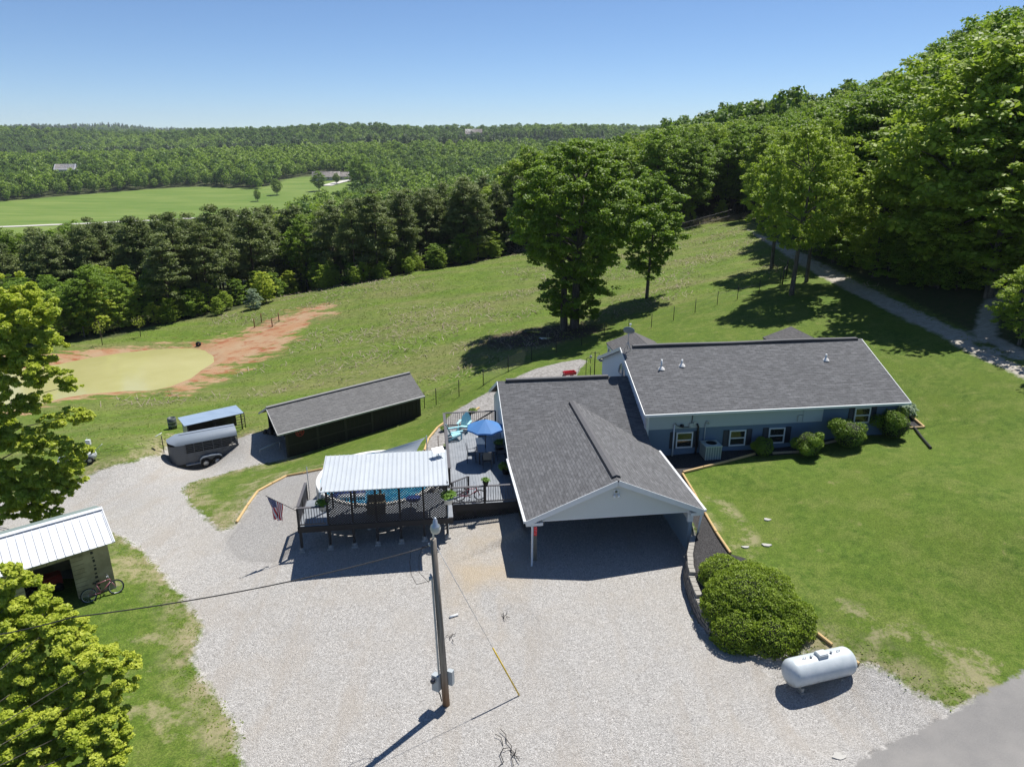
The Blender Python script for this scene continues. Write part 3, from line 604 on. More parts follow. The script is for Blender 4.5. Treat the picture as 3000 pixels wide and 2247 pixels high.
for a in (-.10,.10):
    m = MB(); m.lathe(S(cm_+a,C_t0+.16,3.12), [(.0,-.02),(.075,.0),(.06,.06),(.03,.11),(.0,.12)], 12); m.build('lamp_head', paint('clear_white_plastic', (.75,.78,.8), .2), fl)
# satellite dish on the ridge
dsh = thing('satellite_dish', 'round grey satellite dish on the ridge end of the long roof', 'satellite dish', S(11.9, 39.3, 6.2))
Rm = Matrix.Rotation(math.radians(-18), 3, 'Z') @ Matrix.Rotation(math.radians(-52), 3, 'X')
m = MB(); R_ = .33; m.lathe(S(11.9,39.35,7.28), [(0,0),(.12,.012),(.22,.04),(.33,.09),(.345,.088),(.22,.02),(.12,-.01),(0,-.02)], 22, Rm); m.build('dish', paint('dish_grey', (.20,.24,.27), .45), dsh)
m = MB(); c0 = S(11.9,39.35,6.18); m.tube([c0, c0+Vector((0,0,.75)), S(11.9,39.30,7.18)], .022, 6)
for a in ((-.18,.1),(.2,.12),(.12,-.25)): m.tube([c0+Vector((a[0],a[1],-.05)), c0+Vector((0,0,.5))], .014, 5)
m.build('mast', M_galv, dsh)
m = MB(); e = S(12.1,39.72,7.62); m.tube([S(12.0,39.5,7.2), e], .014, 5); m.box(e, (.12,.08,.08)); m.build('feed_arm', M_white, dsh)
# air conditioner
ac = thing('air_conditioner', 'square grey outdoor air conditioning unit under the house windows', 'air conditioner', S(15.4,34.35,1.2))
M_ac = paint('ac_grey', (.42,.50,.47), .45, var=.05)
m = MB(); m.hbox(14.98,15.92,33.90,34.78,1.12,1.22); m.build('base', M_conc, ac)
m = MB(); m.hbox(15.02,15.88,33.97,34.75,1.225,2.05); m.build('coil_block', paint('coil_dark', (.11,.17,.18), .7), ac)
m = MB()
for i in range(7): m.hbox(15.0+i*.143,15.035+i*.143,33.945,33.968,1.225,2.05)
for i in range(20): m.hbox(15.04,15.87,33.955,33.965,1.26+i*.04,1.268+i*.04)
for i in range(6): m.hbox(14.995,15.018,34.0+i*.145,34.03+i*.145,1.225,2.05)
m.build('guard', M_ac, ac)
m = MB(); ctr = S(15.45,34.37,2.06); m.hbox(14.97,15.92,33.92,34.80,2.052,2.10); m.lathe(ctr+Vector((0,0,.045)), [(.34,0),(.34,.035),(.31,.035),(.31,.0)], 24); m.build('top', M_ac, ac)
m = MB(); m.lathe(ctr, [(.0,.046),(.305,.046)], 24)
for i in range(5): a = i*1.257; m.beam(ctr+Vector((.05*math.cos(a),.05*math.sin(a),.055)), ctr+Vector((.28*math.cos(a),.28*math.sin(a),.055)), .09, .01)
for r in (.1,.17,.24,.3): m.lathe(ctr, [(r-.006,.07),(r,.076),(r+.006,.07)], 24)
m.build('fan', M_black, ac)
# corrugated drain hose
m = MB(); hp = [(2680,1248),(2690,1262),(2702,1278),(2712,1296),(2718,1312),(2724,1316)]
pt = [p+Vector((0,0,.08)) for p in GP([(2652,1240),(2680,1258),(2700,1285),(2726,1316)])]
pp = []
for i in range(60):
    f = i/59*3; j = min(int(f), 2); u = f-j; pp.append(pt[j].lerp(pt[j+1], u))
m.tube(pp, [.075 if i % 2 else .062 for i in range(60)], 10); tag(m.build('drain_hose', M_black), 'black corrugated drain hose lying on the lawn at the end of the house', 'drain hose')
# ---------------------------------------------------------------- decks, pavilion, pool
def TT(px, py, t):
    d = ray(px, py); k = t/(-d[0]*SA+d[1]*CA); return Vector((d[0]*k, d[1]*k, CAM_H+d[2]*k))
k = NT('grey_deck_boards'); M_deck = k.fin(k.mix(k.rng(k.noise(k.coord('Object'), 1.2, 4, .6), .3, .7), (.17,.19,.215), (.26,.28,.305)), .6)
M_rail = paint('rail_grey_stain', (.085,.082,.088), .6, var=.12)
deck = thing('pool_deck', 'dark stained deck on short posts in front of the round pool', 'deck', S(-2.7, 30, 0))
PC, PR = (-2.7, 34.2), 3.2
m = MB(); t = 29.46
while t < 31.9:
    dy = PC[1]-(t+.07)
    if dy < PR+.06:
        hw = math.sqrt((PR+.06)**2-dy*dy); sp = [(-6.08, PC[0]-hw), (PC[0]+hw, .95)]
    else: sp = [(-6.08, .95)]
    for a, b in sp:
        if b-a > .15: m.hbox(a, b, t, t+.134, 1.26, 1.30)
    t += .14
m.build('floor', M_deck, deck)
m = MB(); m.hbox(-6.1,.95,29.40,29.445,1.0,1.29); m.hbox(-6.13,-6.09,29.4,31.9,1.0,1.29)
for i in range(9): m.hbox(-5.9+i*.8,-5.86+i*.8,29.5,30.8,1.05,1.25)
m.build('rim_joist', M_dark, deck)
posts_s = [-6.04,-4.75,-3.66,-2.58,-1.5,-.41,.67]
M_foot = paint('footing_block', (.36,.35,.33), .9)
for i, s_ in enumerate(posts_s):
    g = gz(*S(s_, 29.47).xy); m = MB(); m.hbox(s_-.055,s_+.055,29.455,29.565,g+.2,1.25); p = m.build('post', M_dark, deck)
    m = MB(); m.prism([S(s_-.14,29.37,g-.05),S(s_+.14,29.37,g-.05),S(s_+.14,29.65,g-.05),S(s_-.14,29.65,g-.05)], (0,0,.14)); m.lathe(S(s_,29.51,g+.09), [(.14,0),(.09,.13),(0,.13)], 4); m.build('footing', M_foot, p)
def railing(parent, a, b, z0, z1, posts=(), M=M_rail, cap=.13, name='railing', gap=.115, low=.09):
    """a,b in house coordinates"""
    A_, B_ = S(*a), S(*b); L = (B_-A_).length; m = MB()
    m.beam(A_+Vector((0,0,z1)), B_+Vector((0,0,z1)), cap, .035); m.beam(A_+Vector((0,0,z0+low)), B_+Vector((0,0,z0+low)), .04, .07)
    n = max(2, int(L/gap))
    for i in range(1, n):
        q = A_.lerp(B_, i/n); m.beam(q+Vector((0,0,z0+low)), q+Vector((0,0,z1-.02)), .024, .024)
    r = m.build(name, M, parent)
    for f in posts:
        q = A_.lerp(B_, f); m = MB(); m.beam(q+Vector((0,0,z0-.28)), q+Vector((0,0,z1-.022)), .095, .095); m.build('rail_post', M_dark, r)
    return r
railing(deck, (-6.06,29.46), (-4.85,29.46), 1.3, 2.24, (0.0,))
railing(deck, (-6.06,29.60), (-6.06,32.0), 1.3, 2.24, (.45,1.0))
pav = thing('pool_pavilion', 'open pavilion with a white ribbed metal roof and black lattice beside the pool', 'pavilion', S(-2, 30, 1.3))
k = NT('painted_metal_roof'); M_metal = k.fin(k.mix(k.rng(k.noise(k.coord('Object'), .8, 3, .6), .3, .7), (.42,.46,.50), (.48,.52,.555)), .7, .0, .15)
def zr(t): return 3.52 + (t-28.4)*(3.98-3.52)/2.75
m = MB(); slab_roof(m, S(-4.87,28.4,zr(28.4)), S(.77,28.4,zr(28.4)), S(.77,31.15,zr(31.15)), S(-4.87,31.15,zr(31.15)), .03)
m.build('roof', M_metal, pav)
m = MB(); mi = MB()
for i in range(28):
    s_ = -4.83+i*.2055; m.beam(S(s_,28.39,zr(28.39)+.012), S(s_,31.15,zr(31.15)+.012), .028, .024)
    mi.beam(S(s_+.024,28.40,zr(28.40)+.0025), S(s_+.024,31.14,zr(31.14)+.0025), .012, .003)
m.build('roof_rib', M_metal, pav)['kind'] = 'stuff'; mi.build('rib_shade', paint('rib_shade_paint', (.22,.24,.26), .7), pav)  # the thin dark strips paint in the shade beside each rib
m = MB(); m.hbox(-4.75,.68,29.42,29.47,3.30,3.52); m.hbox(-4.75,.68,31.0,31.05,3.6,3.82); m.hbox(-4.8,-4.75,28.5,31.1,3.5,3.58); m.hbox(.68,.73,28.5,31.1,3.5,3.58); m.build('beam', M_dark, pav)
for s_ in posts_s[1:]: m = MB(); m.hbox(s_-.045,s_+.045,29.475,29.565,1.3,3.45); m.build('post', M_dark, pav)
for s_ in (-4.7,-3.66,-2.45,.6): m = MB(); m.hbox(s_-.045,s_+.045,30.95,31.04,1.3,3.75); m.build('post', M_dark, pav)
def lattice(parent, s0, s1, t, z0, z1, name='lattice_panel', pitch=.125, w=.046):
    m = MB(); W_, H_ = s1-s0, z1-z0
    for sg in (1, -1):
        c = -H_ if sg == 1 else 0.0; e = W_ if sg == 1 else W_+H_; y = t-.006*sg
        while c < e:
            if sg == 1: a = (max(c,0), max(-c,0)); b = (min(c+H_, W_), min(W_-c, H_))
            else: a = (min(c, W_), max(c-W_, 0)); b = (max(c-H_, 0), min(c, H_))
            p, q = S(s0+a[0], y, z0+a[1]), S(s0+b[0], y, z0+b[1])
            if (q-p).length > .05: m.beam(p, q, .008, w, (-SA, CA, 0)) if False else m.beam(p, q, w, .008, (-SA, CA, 0))
            c += pitch
    m.hbox(s0,s1,t-.02,t+.02,z1-.03,z1+.01); m.hbox(s0,s1,t-.02,t+.02,z0-.03,z0+.02)
    return m.build(name, M_dark, parent)
for a, b in zip(posts_s[1:], posts_s[2:]): lattice(pav, a+.045, b-.045, 29.44, 1.02, 3.30)
# back wall board and the things behind the lattice
m = MB(); a, b = TT(1029,1437,31.0), TT(1100,1465,31.0)
m.hbox(-3.62,-2.49,30.97,31.02,3.05,3.55)
for i in range(5): m.hbox(-3.62,-2.49,30.95,30.97,3.07+i*.1,3.14+i*.1)
m.build('back_board', M_dark, pav)
st_ = thing('storage_bench', 'tan storage bench behind the black lattice of the pavilion', 'bench', S(-2.6,30.3,1.3)); Mt = paint('tan_resin', (.17,.15,.10), .6)
m = MB(); m.hbox(-3.05,-2.2,30.1,30.6,1.34,1.72); m.build('box', Mt, st_)
m = MB(); m.hbox(-3.08,-2.17,30.07,30.63,1.722,1.78); m.build('lid', Mt, st_)
m = MB(); m.hbox(-3.05,-2.2,30.6,30.66,1.3,2.1); m.build('backrest', Mt, st_)
bt = thing('round_side_table', 'round blue side table behind the lattice near the pool', 'table', S(-.9,30.5,1.3)); Mb = paint('blue_plastic', (.04,.09,.36), .4)
m = MB(); m.lathe(S(-.9,30.5,1.82), [(0,0),(.34,0),(.36,.02),(.34,.04),(0,.04)], 20); m.build('tabletop', Mb, bt)
for i in range(3): a = i*2.1; m = MB(); m.tube([S(-.9+.1*math.cos(a),30.5+.1*math.sin(a),1.82), S(-.9+.26*math.cos(a),30.5+.26*math.sin(a),1.3)], .018, 6); m.build('leg', M_dark, bt)
# pool
pool = thing('above_ground_pool', 'round above ground pool with a white rim and bright blue water', 'pool', S(*PC, 0))
c = S(*PC, 0); gp = -.05
m = MB(); m.lathe(c, [(PR-.05,gp),(PR-.05,1.30),(PR-.12,1.30),(PR-.12,1.0)], 64); m.build('pool_wall', paint('pool_wall_grey', (.42,.44,.44), .5), pool)
m = MB(); m.lathe(c, [(PR-.20,1.30),(PR-.20,1.345),(PR,1.36),(PR+.02,1.33),(PR+.02,1.28),(PR-.06,1.28)], 64); m.build('top_rim', paint('pool_rim_white', (.78,.77,.73), .35), pool)
m = MB()
for i in range(16):
    a = 2*math.pi*i/16; m.beam(c+Vector(((PR+.01)*math.cos(a),(PR+.01)*math.sin(a),gp)), c+Vector(((PR+.01)*math.cos(a),(PR+.01)*math.sin(a),1.28)), .13, .05, (math.cos(a),math.sin(a),0))
m.build('upright', paint('pool_rim_white', ()), pool)['kind'] = 'stuff'
k = NT('pool_water'); cc = k.coord('Object'); wv = k.noise(k.map(cc, (1,1,1)), 1.6, 4, .6, 1.2)
vv = k.voro(k.map(cc, (1,1,1)), 3.2, 'SMOOTH_F1')
pw = k.mix(k.rng(wv, .35, .65), (.008,.20,.46), (.03,.42,.66)); pw = k.mix(k.rng(vv.outputs['Distance'], .38, .6, 0, .5), pw, (.25,.62,.80))
k.bump(k.noise(cc, 4, 3, .6), .02, .6); M_pw = k.fin(pw, .08, 0, .5)
m = MB(); m.lathe(c, [(0,1.13),(PR-.12,1.13)], 64); m.build('water', M_pw, pool)
fl = thing('pool_float', 'white and blue inflatable lounger floating in the pool', 'pool float', S(-3.9,32.3,1.13)); Mw2 = paint('vinyl_white', (.72,.78,.85), .3)
for i in range(4):
    m = MB(); m.tube([S(-4.7,32.15+i*.21,1.2), S(-4.3,32.18+i*.21,1.22), S(-3.7,32.2+i*.21,1.2), S(-3.3,32.2+i*.21,1.21)], .10, 8); m.build('air_tube', Mw2 if i != 2 else Mb, fl)
m = MB(); m.tube([S(-4.75,32.1,1.27), S(-4.75,32.85,1.27)], .13, 10); m.build('pillow', Mb, fl)
ld = thing('pool_ladder', 'white ladder over the pool rim at the left end of the deck', 'ladder', S(-5.0,31.5,1.3))
for ds in (0,.45):
    m = MB(); m.tube([S(-5.45+ds*.6,31.25+ds*.45,1.3), S(-5.2+ds*.6,31.75+ds*.45,2.35), S(-5.1+ds*.6,31.95+ds*.45,2.35), S(-4.9+ds*.6,32.3+ds*.45,1.1)], .035, 6); m.build('side_rail', M_white, ld)
for i in range(3): f = .25+i*.25; m = MB(); m.beam(S(-5.45+f*.25,31.25+f*.5,1.3+f*1.05), S(-5.18+f*.25,31.45+f*.5,1.3+f*1.05), .1, .03); m.build('step', M_white, ld)
# upper deck
ud = thing('upper_deck', 'grey board patio deck against the lower wing, with black railings', 'deck', S(2.6, 36, 0))
U0, U1, V0, V1, UZ = .97, 4.28, 31.0, 41.0, 1.10
m = MB(); i = 0; s_ = U0
while s_ < U1:
    m.hbox(s_, min(s_+.142, U1), V0, V1, UZ-.04, UZ-.001*(i % 3)); s_ += .150; i += 1
m.build('floor', M_deck, ud)
m = MB(); m.hbox(U0-.04,U1,V0-.05,V0-.01,.78,UZ-.01); m.hbox(U0-.045,U0-.005,V0,V1,.7,UZ-.01); m.hbox(U0,U1,V1+.01,V1+.05,.8,UZ-.01); m.hbox(U0,U1,V0,V1,UZ-.16,UZ-.06); m.build('rim_joist', M_dark, ud)
railing(ud, (U0,V0), (U1-.1,V0), UZ, 2.02, (0,.5,1.0)); railing(ud, (U0-.02,V0+2.2), (U0-.02,V1), UZ, 2.02, (0,.25,.5,.75,1.0), cap=.16)
railing(ud, (U0,V1), (U1-.15,V1), UZ, 2.02, (.5,1.0)); railing(ud, (1.0,31.6), (1.85,32.2), UZ, 2.0, (0,1.0), cap=.08)
m = MB(); m.beam(S(2.5,40.3,1.45), S(3.95,40.95,2.0), .08, .05)
for i in range(9): f = i/8; m.beam(S(2.5+1.45*f,40.3+.65*f,1.12), S(2.5+1.45*f,40.3+.65*f,1.45+.55*f), .024, .024)
m.build('stair_rail', M_dark, ud)
for s_ in (1.0, 2.1, 3.3, 4.2): m = MB(); g = gz(*S(s_,V0+.05).xy); m.hbox(s_-.05,s_+.05,V0,V0+.1,g-.1,.8); m.build('post', M_dark, ud)
lattice(ud, 1.05, 4.2, V0-.02, .28, .76, 'skirt_lattice')
for i in range(3): m = MB(); m.hbox(.35,.93,31.9+i*.3,32.18+i*.3,1.06+i*.0,1.10+.0) ; m.build('step', M_deck, ud)
# plants
def leafmat(name, lo, hi, trans=.35, rough=.55, hue=.5):
    k = NT(name); oi = k.n('ShaderNodeObjectInfo'); g = k.n('ShaderNodeAttribute', attribute_name='tint').outputs['Fac']
    c = k.mix(g, lo, hi)
    c2 = k.mix(k.rng(oi.outputs['Random'], 0, 1, 0, hue), c, k.mix(.6, c, tuple(x*.55 for x in hi)))
    t = k.n('ShaderNodeBsdfTranslucent'); k.l(k.mix(.4, c2, (.25,.38,.02)), t.inputs[0])
    k.fin(c2, rough, 0, .35); mx = k.n('ShaderNodeMixShader'); mx.inputs[0].default_value = trans
    k.l(k.p.outputs[0], mx.inputs[1]); k.l(t.outputs[0], mx.inputs[2]); k.l(mx.outputs[0], k.out.inputs[0]); return k.m
def leaf_mesh(name, pos, nrm, size, tint, aspect=1.5, seed=0):
    """one small rhombic leaf at every position; numpy all the way"""
    r = np.random.default_rng(seed); n = len(pos)
    nrm = nrm/np.maximum(1e-6, np.linalg.norm(nrm, axis=1))[:, None]
    a = np.cross(nrm, r.normal(size=(n,3))); a /= np.maximum(1e-6, np.linalg.norm(a, axis=1))[:, None]; b = np.cross(nrm, a)
    sz = (size*(.7+.6*r.random(n)))[:, None]
    fold = nrm*sz*.18
    v = np.stack([pos+a*sz*aspect/2, pos+b*sz*.5-fold, pos-a*sz*aspect/2, pos-b*sz*.5-fold], 1).reshape(-1, 3)
    me = bpy.data.meshes.new(name); me.vertices.add(4*n); me.vertices.foreach_set('co', v.ravel())
    me.loops.add(4*n); me.loops.foreach_set('vertex_index', np.arange(4*n, dtype=np.int32)); me.polygons.add(n)
    me.polygons.foreach_set('loop_start', np.arange(0, 4*n, 4, dtype=np.int32))
    at = me.attributes.new('tint', 'FLOAT', 'POINT'); at.data.foreach_set('value', np.repeat(tint, 4).astype(np.float32))
    me.update(calc_edges=True); return me
def blob_points(cs_, rs_, n, r, shell=.35, flat=None):
    """points near the surfaces of ellipsoids; returns positions, outward directions, clump ids"""
    cs_, rs_ = np.array(cs_, float), np.array(rs_, float); vol = rs_.prod(1)**(2/3); ids = r.choice(len(cs_), n, p=vol/vol.sum())
    d = r.normal(size=(n,3)); d /= np.linalg.norm(d, axis=1)[:, None]
    rad = 1-shell*r.random(n)**1.5; return cs_[ids]+d*rs_[ids]*rad[:, None], d, ids
def mesh_obj(name, me, mat, parent=None, loc=(0,0,0)):
    o = bpy.data.objects.new(name, me); COL.objects.link(o); me.materials.append(mat) if not me.materials else None
    if parent: o.parent = parent
    else: o.location = loc
    return o
L_bush = leafmat('bush_leaf', (.085,.155,.011), (.290,.400,.030), .35)
L_shrub = leafmat('shrub_leaf', (.060,.120,.012), (.220,.340,.030), .3)
L_fern = leafmat('fern_leaf', (.07,.18,.015), (.20,.36,.04), .35)
L_silver = leafmat('silver_leaf', (.20,.30,.18), (.42,.50,.36), .3)
def fern(parent, r_, seed, name='foliage', n=420, mat=L_fern, up=.55):
    r = np.random.default_rng(seed); ang = r.random(n)*6.283; f = r.random(n)
    L = r_*(.55+.5*r.random(n)); rr = L*f; zz = up*r_*np.sin(f*2.6)*(.6+.6*r.random(n))
    nf = 26; ang = (np.floor(ang/6.283*nf)+.25*r.normal(size=n))/nf*6.283
    pos = np.stack([rr*np.cos(ang), rr*np.sin(ang), zz+.05], 1); nr = np.stack([np.cos(ang)*.5, np.sin(ang)*.5, np.ones(n)], 1)+r.normal(size=(n,3))*.4
    return mesh_obj(name, leaf_mesh('fern_foliage', pos, nr, r_*.17, r.random(n)*.6+.4*f, 2.4, seed), mat, parent)
def pot_plant(name, label, loc, r_, pot=True, mat=L_fern, potm=None, seed=1, group=None, ph=.26, flowers=0, n=420):
    t = thing(name, label, 'potted plant' if pot else 'plant', loc, 0, group); local(t); z = 0
    if pot:
        m = MB(); m.lathe((0,0,0), [(0,0),(r_*.42,0),(r_*.62,ph),(r_*.66,ph),(r_*.66,ph+.03),(r_*.54,ph+.03),(r_*.5,ph-.03),(0,ph-.03)], 16); m.build('pot', potm or M_white, t); z = ph
    f = fern(t, r_, seed, mat=mat, n=n); f.location = (0,0,z)
    if flowers:
        m = MB()
        for i in range(flowers): a = i*2.4; m.lathe((r_*.6*math.cos(a), r_*.6*math.sin(a), z+r_*.5), [(0,-.03),(.05,-.01),(.05,.02),(0,.04)], 7)
        m.build('blossom', M_white, t)
    return t
for nm, lb, p, r_, sd_ in (('hanging_fern','fern in a white pot hanging at the lattice by the flag', Z(948,1495,1.95), .36, 3), ('hanging_fern','fern in a white pot hanging at the corner between both decks', Z(1314,1474,2.0), .42, 4)):
    t = pot_plant(nm, lb, p, r_, seed=sd_, group='ferns in white pots', n=520)
    m = MB()
    for a in (0,2.1,4.2): m.tube([(r_*.6*math.cos(a), r_*.6*math.sin(a), .27), (0,.0,.85)], .006, 4)
    m.build('hanger', M_black, t)
m = MB(); m.tube([S(.72,29.42,.35), S(.72,29.42,2.0)], .02, 6); tag(m.build('white_pole', M_white), 'thin white pole standing under the fern at the deck corner', 'pole')
pot_plant('rail_planter', 'bright green plant in a black box on the front railing of the patio deck', S(2.62,30.97,2.05), .24, seed=5, potm=M_black, ph=.2)
pot_plant('patio_shrub', 'dark leafy potted shrub between the umbrella and the house wall', S(4.0,37.2,UZ), .42, seed=6, potm=M_black, mat=L_shrub, flowers=3, n=700)
pot_plant('patio_shrub', 'dark potted shrub with white blossoms under the carport eave', S(4.0,34.1,UZ), .45, seed=7, potm=M_black, mat=L_shrub, flowers=4, n=700)
pot_plant('garden_plant', 'low dark green plant in the white rocks behind the railing of the patio deck', G(1303,1262), .38, False, L_shrub, seed=8, n=600)
pot_plant('garden_plant', 'small green plant in the rocks at the back corner of the patio deck', G(1385,1208), .35, False, L_shrub, seed=9, n=500)
# patio furniture
ptb = thing('patio_table', 'long dark patio table under the blue umbrella', 'table', S(3.07,36.3,UZ)); Mtb = paint('dark_tabletop', (.040,.055,.075), .25)
m = MB(); m.hbox(2.6,3.55,35.3,37.35,1.80,1.84)
for i in range(5): m.hbox(2.62+i*.186,2.79+i*.186,35.32,37.33,1.842,1.848)
m.build('tabletop', Mtb, ptb)
for a, b in ((2.68,35.4),(3.47,35.4),(2.68,37.25),(3.47,37.25)): m = MB(); m.hbox(a-.03,a+.03,b-.03,b+.03,UZ,1.8); m.build('leg', M_black, ptb)
um = thing('patio_umbrella', 'open blue patio umbrella over the dark table', 'umbrella', S(3.05,35.9,UZ)); c = S(3.05,35.9,0)
k = NT('blue_canvas'); k.fin(k.mix(k.noise(k.coord('Object'), 2, 2), (.06,.20,.50), (.09,.26,.56)), .7); t_ = k.n('ShaderNodeBsdfTranslucent'); t_.inputs[0].default_value = (.08,.25,.62,1); mx = k.n('ShaderNodeMixShader'); mx.inputs[0].default_value = .25
k.l(k.p.outputs[0], mx.inputs[1]); k.l(t_.outputs[0], mx.inputs[2]); k.l(mx.outputs[0], k.out.inputs[0]); M_umb = k.m
m = MB(); R8 = 1.03; ap = c+Vector((0,0,3.55)); ring = [c+Vector((R8*math.cos(a), R8*math.sin(a), 3.07)) for a in [math.pi/8+i*math.pi/4 for i in range(8)]]
for i in range(8):
    a, b = ring[i], ring[(i+1)%8]; mid = (a+b)/2+Vector((0,0,.02)); m.add([ap, a, mid, b, a-Vector((0,0,.09)), mid-Vector((0,0,.09)), b-Vector((0,0,.09))], [(0,1,2),(0,2,3),(1,4,5,2),(2,5,6,3)])
m.build('canopy', M_umb, um)
m = MB(); m.tube([c+Vector((0,0,UZ)), c+Vector((0,0,3.6))], .024, 8); m.build('pole', M_black, um)
for i in range(8): m = MB(); m.tube([ap-Vector((0,0,.03)), ring[i]-Vector((0,0,.02))], .008, 4); m.build('rib', M_galv, um)
def patio_chair():
    t = local(thing('patio_chair', '', 'chair', (0,0,0)))
    m = MB(); m.box((0,0,.43), (.46,.46,.03)); m.build('seat', M_black, t)
    m = MB(); m.box((0,-.27,.78), (.44,.03,.48), Matrix.Rotation(.18,3,'X')); m.build('backrest', paint('sling_fabric', (.14,.14,.13), .7), t)
    for a, b in ((-.22,.2),(.22,.2),(-.22,-.22),(.22,-.22)): m = MB(); m.tube([(a*1.08,b*1.15,0),(a,b,.43)], .014, 5); m.build('leg', M_black, t)
    for a in (-.24,.24): m = MB(); m.tube([(a,-.24,1.0),(a,-.2,.64),(a,.22,.64),(a,.2,.43)], .014, 5); m.build('arm', M_black, t)
    return t
pc0 = patio_chair(); spots = [((2.28,35.85),-90,'patio chair on the open side of the table, in the sun'), ((3.05,34.98),0,'patio chair at the near end of the table, its back to the camera'),
    ((3.92,35.9),90,'patio chair between the table and the house wall, nearer the carport'), ((3.92,36.7),90,'patio chair between the table and the house wall, deeper under the umbrella'), ((3.05,37.7),180,'patio chair at the far end of the table beyond the umbrella pole')]
for i, ((a, b), d, lb) in enumerate(spots):
    o = pc0 if i == 0 else dup(pc0, (0,0,0)); o.location = S(a, b, UZ); o.rotation_euler = (0,0,math.radians(d)+HA); o['label'] = lb; o['group'] = 'patio chairs round the table'
M_turq = paint('turquoise_plastic', (.38,.68,.74), .4, var=.05)
def adirondack():
    t = local(thing('adirondack_chair', '', 'chair'))
    m = MB()
    for i in range(5): m.box((0,.22-i*.11,.34-.022*i), (.52,.095,.02), Matrix.Rotation(.2,3,'X'))
    m.build('seat', M_turq, t)
    m = MB()
    for i in range(7):
        x = -.255+i*.085; h = .80-.22*abs(i-3)**1.5/5.2; c_ = Vector((x, -.30-h*.17, .26+h*.47)); m.box(c_, (.077,.02,h), Matrix.Rotation(.36,3,'X') @ Matrix.Rotation(-(i-3)*.03,3,'Y'))
    m.build('backrest', M_turq, t)
    for a in (-.33,.33): m = MB(); m.box((a,.0,.56), (.13,.72,.022)); m.build('arm', M_turq, t)
    for a in (-.30,.30):
        m = MB(); m.box((a,.27,.28), (.03,.10,.56)); m.build('leg', M_turq, t)
        m = MB(); m.beam((a*.95,.30,.32), (a*.95,-.55,.04), .03, .11); m.build('leg', M_turq, t)
    return t
ad = adirondack(); ad.location = S(1.55,39.15,UZ); ad.rotation_euler = (0,0,math.radians(-75)+HA); ad['label'] = 'turquoise adirondack chair seen from the side, against the railing'; ad['group'] = 'turquoise adirondack chairs'
dup(ad, S(2.15,40.25,UZ), math.radians(160)+HA, 1, 'turquoise adirondack chair facing the camera, in the back corner of the patio')
def torus(mb, c, R_, r_, ax, n=26, k_=6):
    pts = [Vector(c)+ax@Vector((R_*math.cos(2*math.pi*i/n), R_*math.sin(2*math.pi*i/n), 0)) for i in range(n+1)]; mb.tube(pts, r_, k_, False)
def bicycle(label, loc, rz, lean, col):
    t = thing('bicycle', label, 'bicycle', loc, 0); local(t); t.rotation_euler = (lean, 0, rz)
    Mf = paint('bike_paint_%d' % int(col[0]*100), col, .3); Mr = paint('tyre_rubber', (.015,.015,.016), .8)
    W = Matrix.Rotation(math.pi/2, 3, 'X')
    for x in (-.5,.5):
        m = MB(); torus(m, (x,0,.31), .285, .026, W); wv = m.build('wheel', Mr, t)
        m = MB(); torus(m, (x,0,.31), .255, .010, W)
        for i in range(14): a = i*math.pi/7; m.beam((x,0,.31), (x+.25*math.cos(a),0,.31+.25*math.sin(a)), .004, .004)
        m.build('rim', M_galv, wv)
    m = MB(); bb, st2, hd, hd2 = (-.05,0,.27), (-.17,0,.66), (.34,0,.72), (.37,0,.60)
    for a, b, r_ in ((bb,st2,.017),(st2,hd,.017),(bb,hd2,.02),(bb,(-.5,.05,.31),.01),(bb,(-.5,-.05,.31),.01),(st2,(-.5,.05,.31),.009),(st2,(-.5,-.05,.31),.009),(hd,hd2,.022),(hd2,(.5,.06,.31),.013),(hd2,(.5,-.06,.31),.013)): m.tube([a,b], r_, 6)
    m.build('frame', Mf, t)
    m = MB(); m.tube([(.33,0,.72),(.31,0,.86)], .014, 6); m.tube([(.22,-.3,.90),(.31,-.12,.88),(.31,.12,.88),(.22,.3,.90)], .013, 6); m.build('handlebar', M_galv, t)
    m = MB(); m.lathe((-.19,0,.74), [(0,-.02),(.09,-.015),(.1,.01),(.06,.03),(0,.03)], 10); m.tube([(-.17,0,.62),(-.185,0,.74)], .012, 6); m.build('saddle', M_black, t)
    m = MB(); torus(m, (-.05,.03,.27), .09, .008, W, 16, 4); m.beam((-.05,.05,.27), (.03,.05,.12), .02, .012); m.beam((-.05,-.05,.27), (-.13,-.05,.42), .02, .012); m.box((.03,.10,.12), (.08,.09,.02)); m.box((-.13,-.10,.42), (.08,.09,.02)); m.build('crank', M_black, t)
    return t
bicycle('red bicycle parked on the patio deck behind the front railing', S(1.85,31.35,UZ), HA, math.radians(10), (.35,.012,.04))
# flag
fg = thing('flag', 'United States flag hanging from a slanted pole at the deck corner', 'flag', S(-6.06,29.4,2.2))
fa, fb = S(-6.06,29.42,2.12), S(-6.06,29.42,2.12)+Vector((-1.10,-.55,1.05)); m = MB(); m.tube([fa, fb], .014, 6); m.lathe(fb, [(0,-.03),(.03,0),(0,.03)], 8); m.build('pole', M_dark, fg)
tip, low = fa.lerp(fb, .97), fa.lerp(fb, .48)
def cloth(a, b):
    p = tip.lerp(low, a); q = tip.lerp(low, .25+.45*a)
    h = p.lerp(q, sstep(np.array(b), 0., 1.)*.85); return Vector((h.x+.05*b+.05*math.sin(a*9+b*5)*b, h.y+.10*math.sin(a*13+b*3)*b**.7, h.z-1.05*b*(1-.10*math.sin(a*3.14))))
mats = [paint('flag_red', (.55,.02,.035), .7), paint('flag_white', (.75,.74,.74), .7), paint('flag_blue', (.025,.035,.16), .7)]
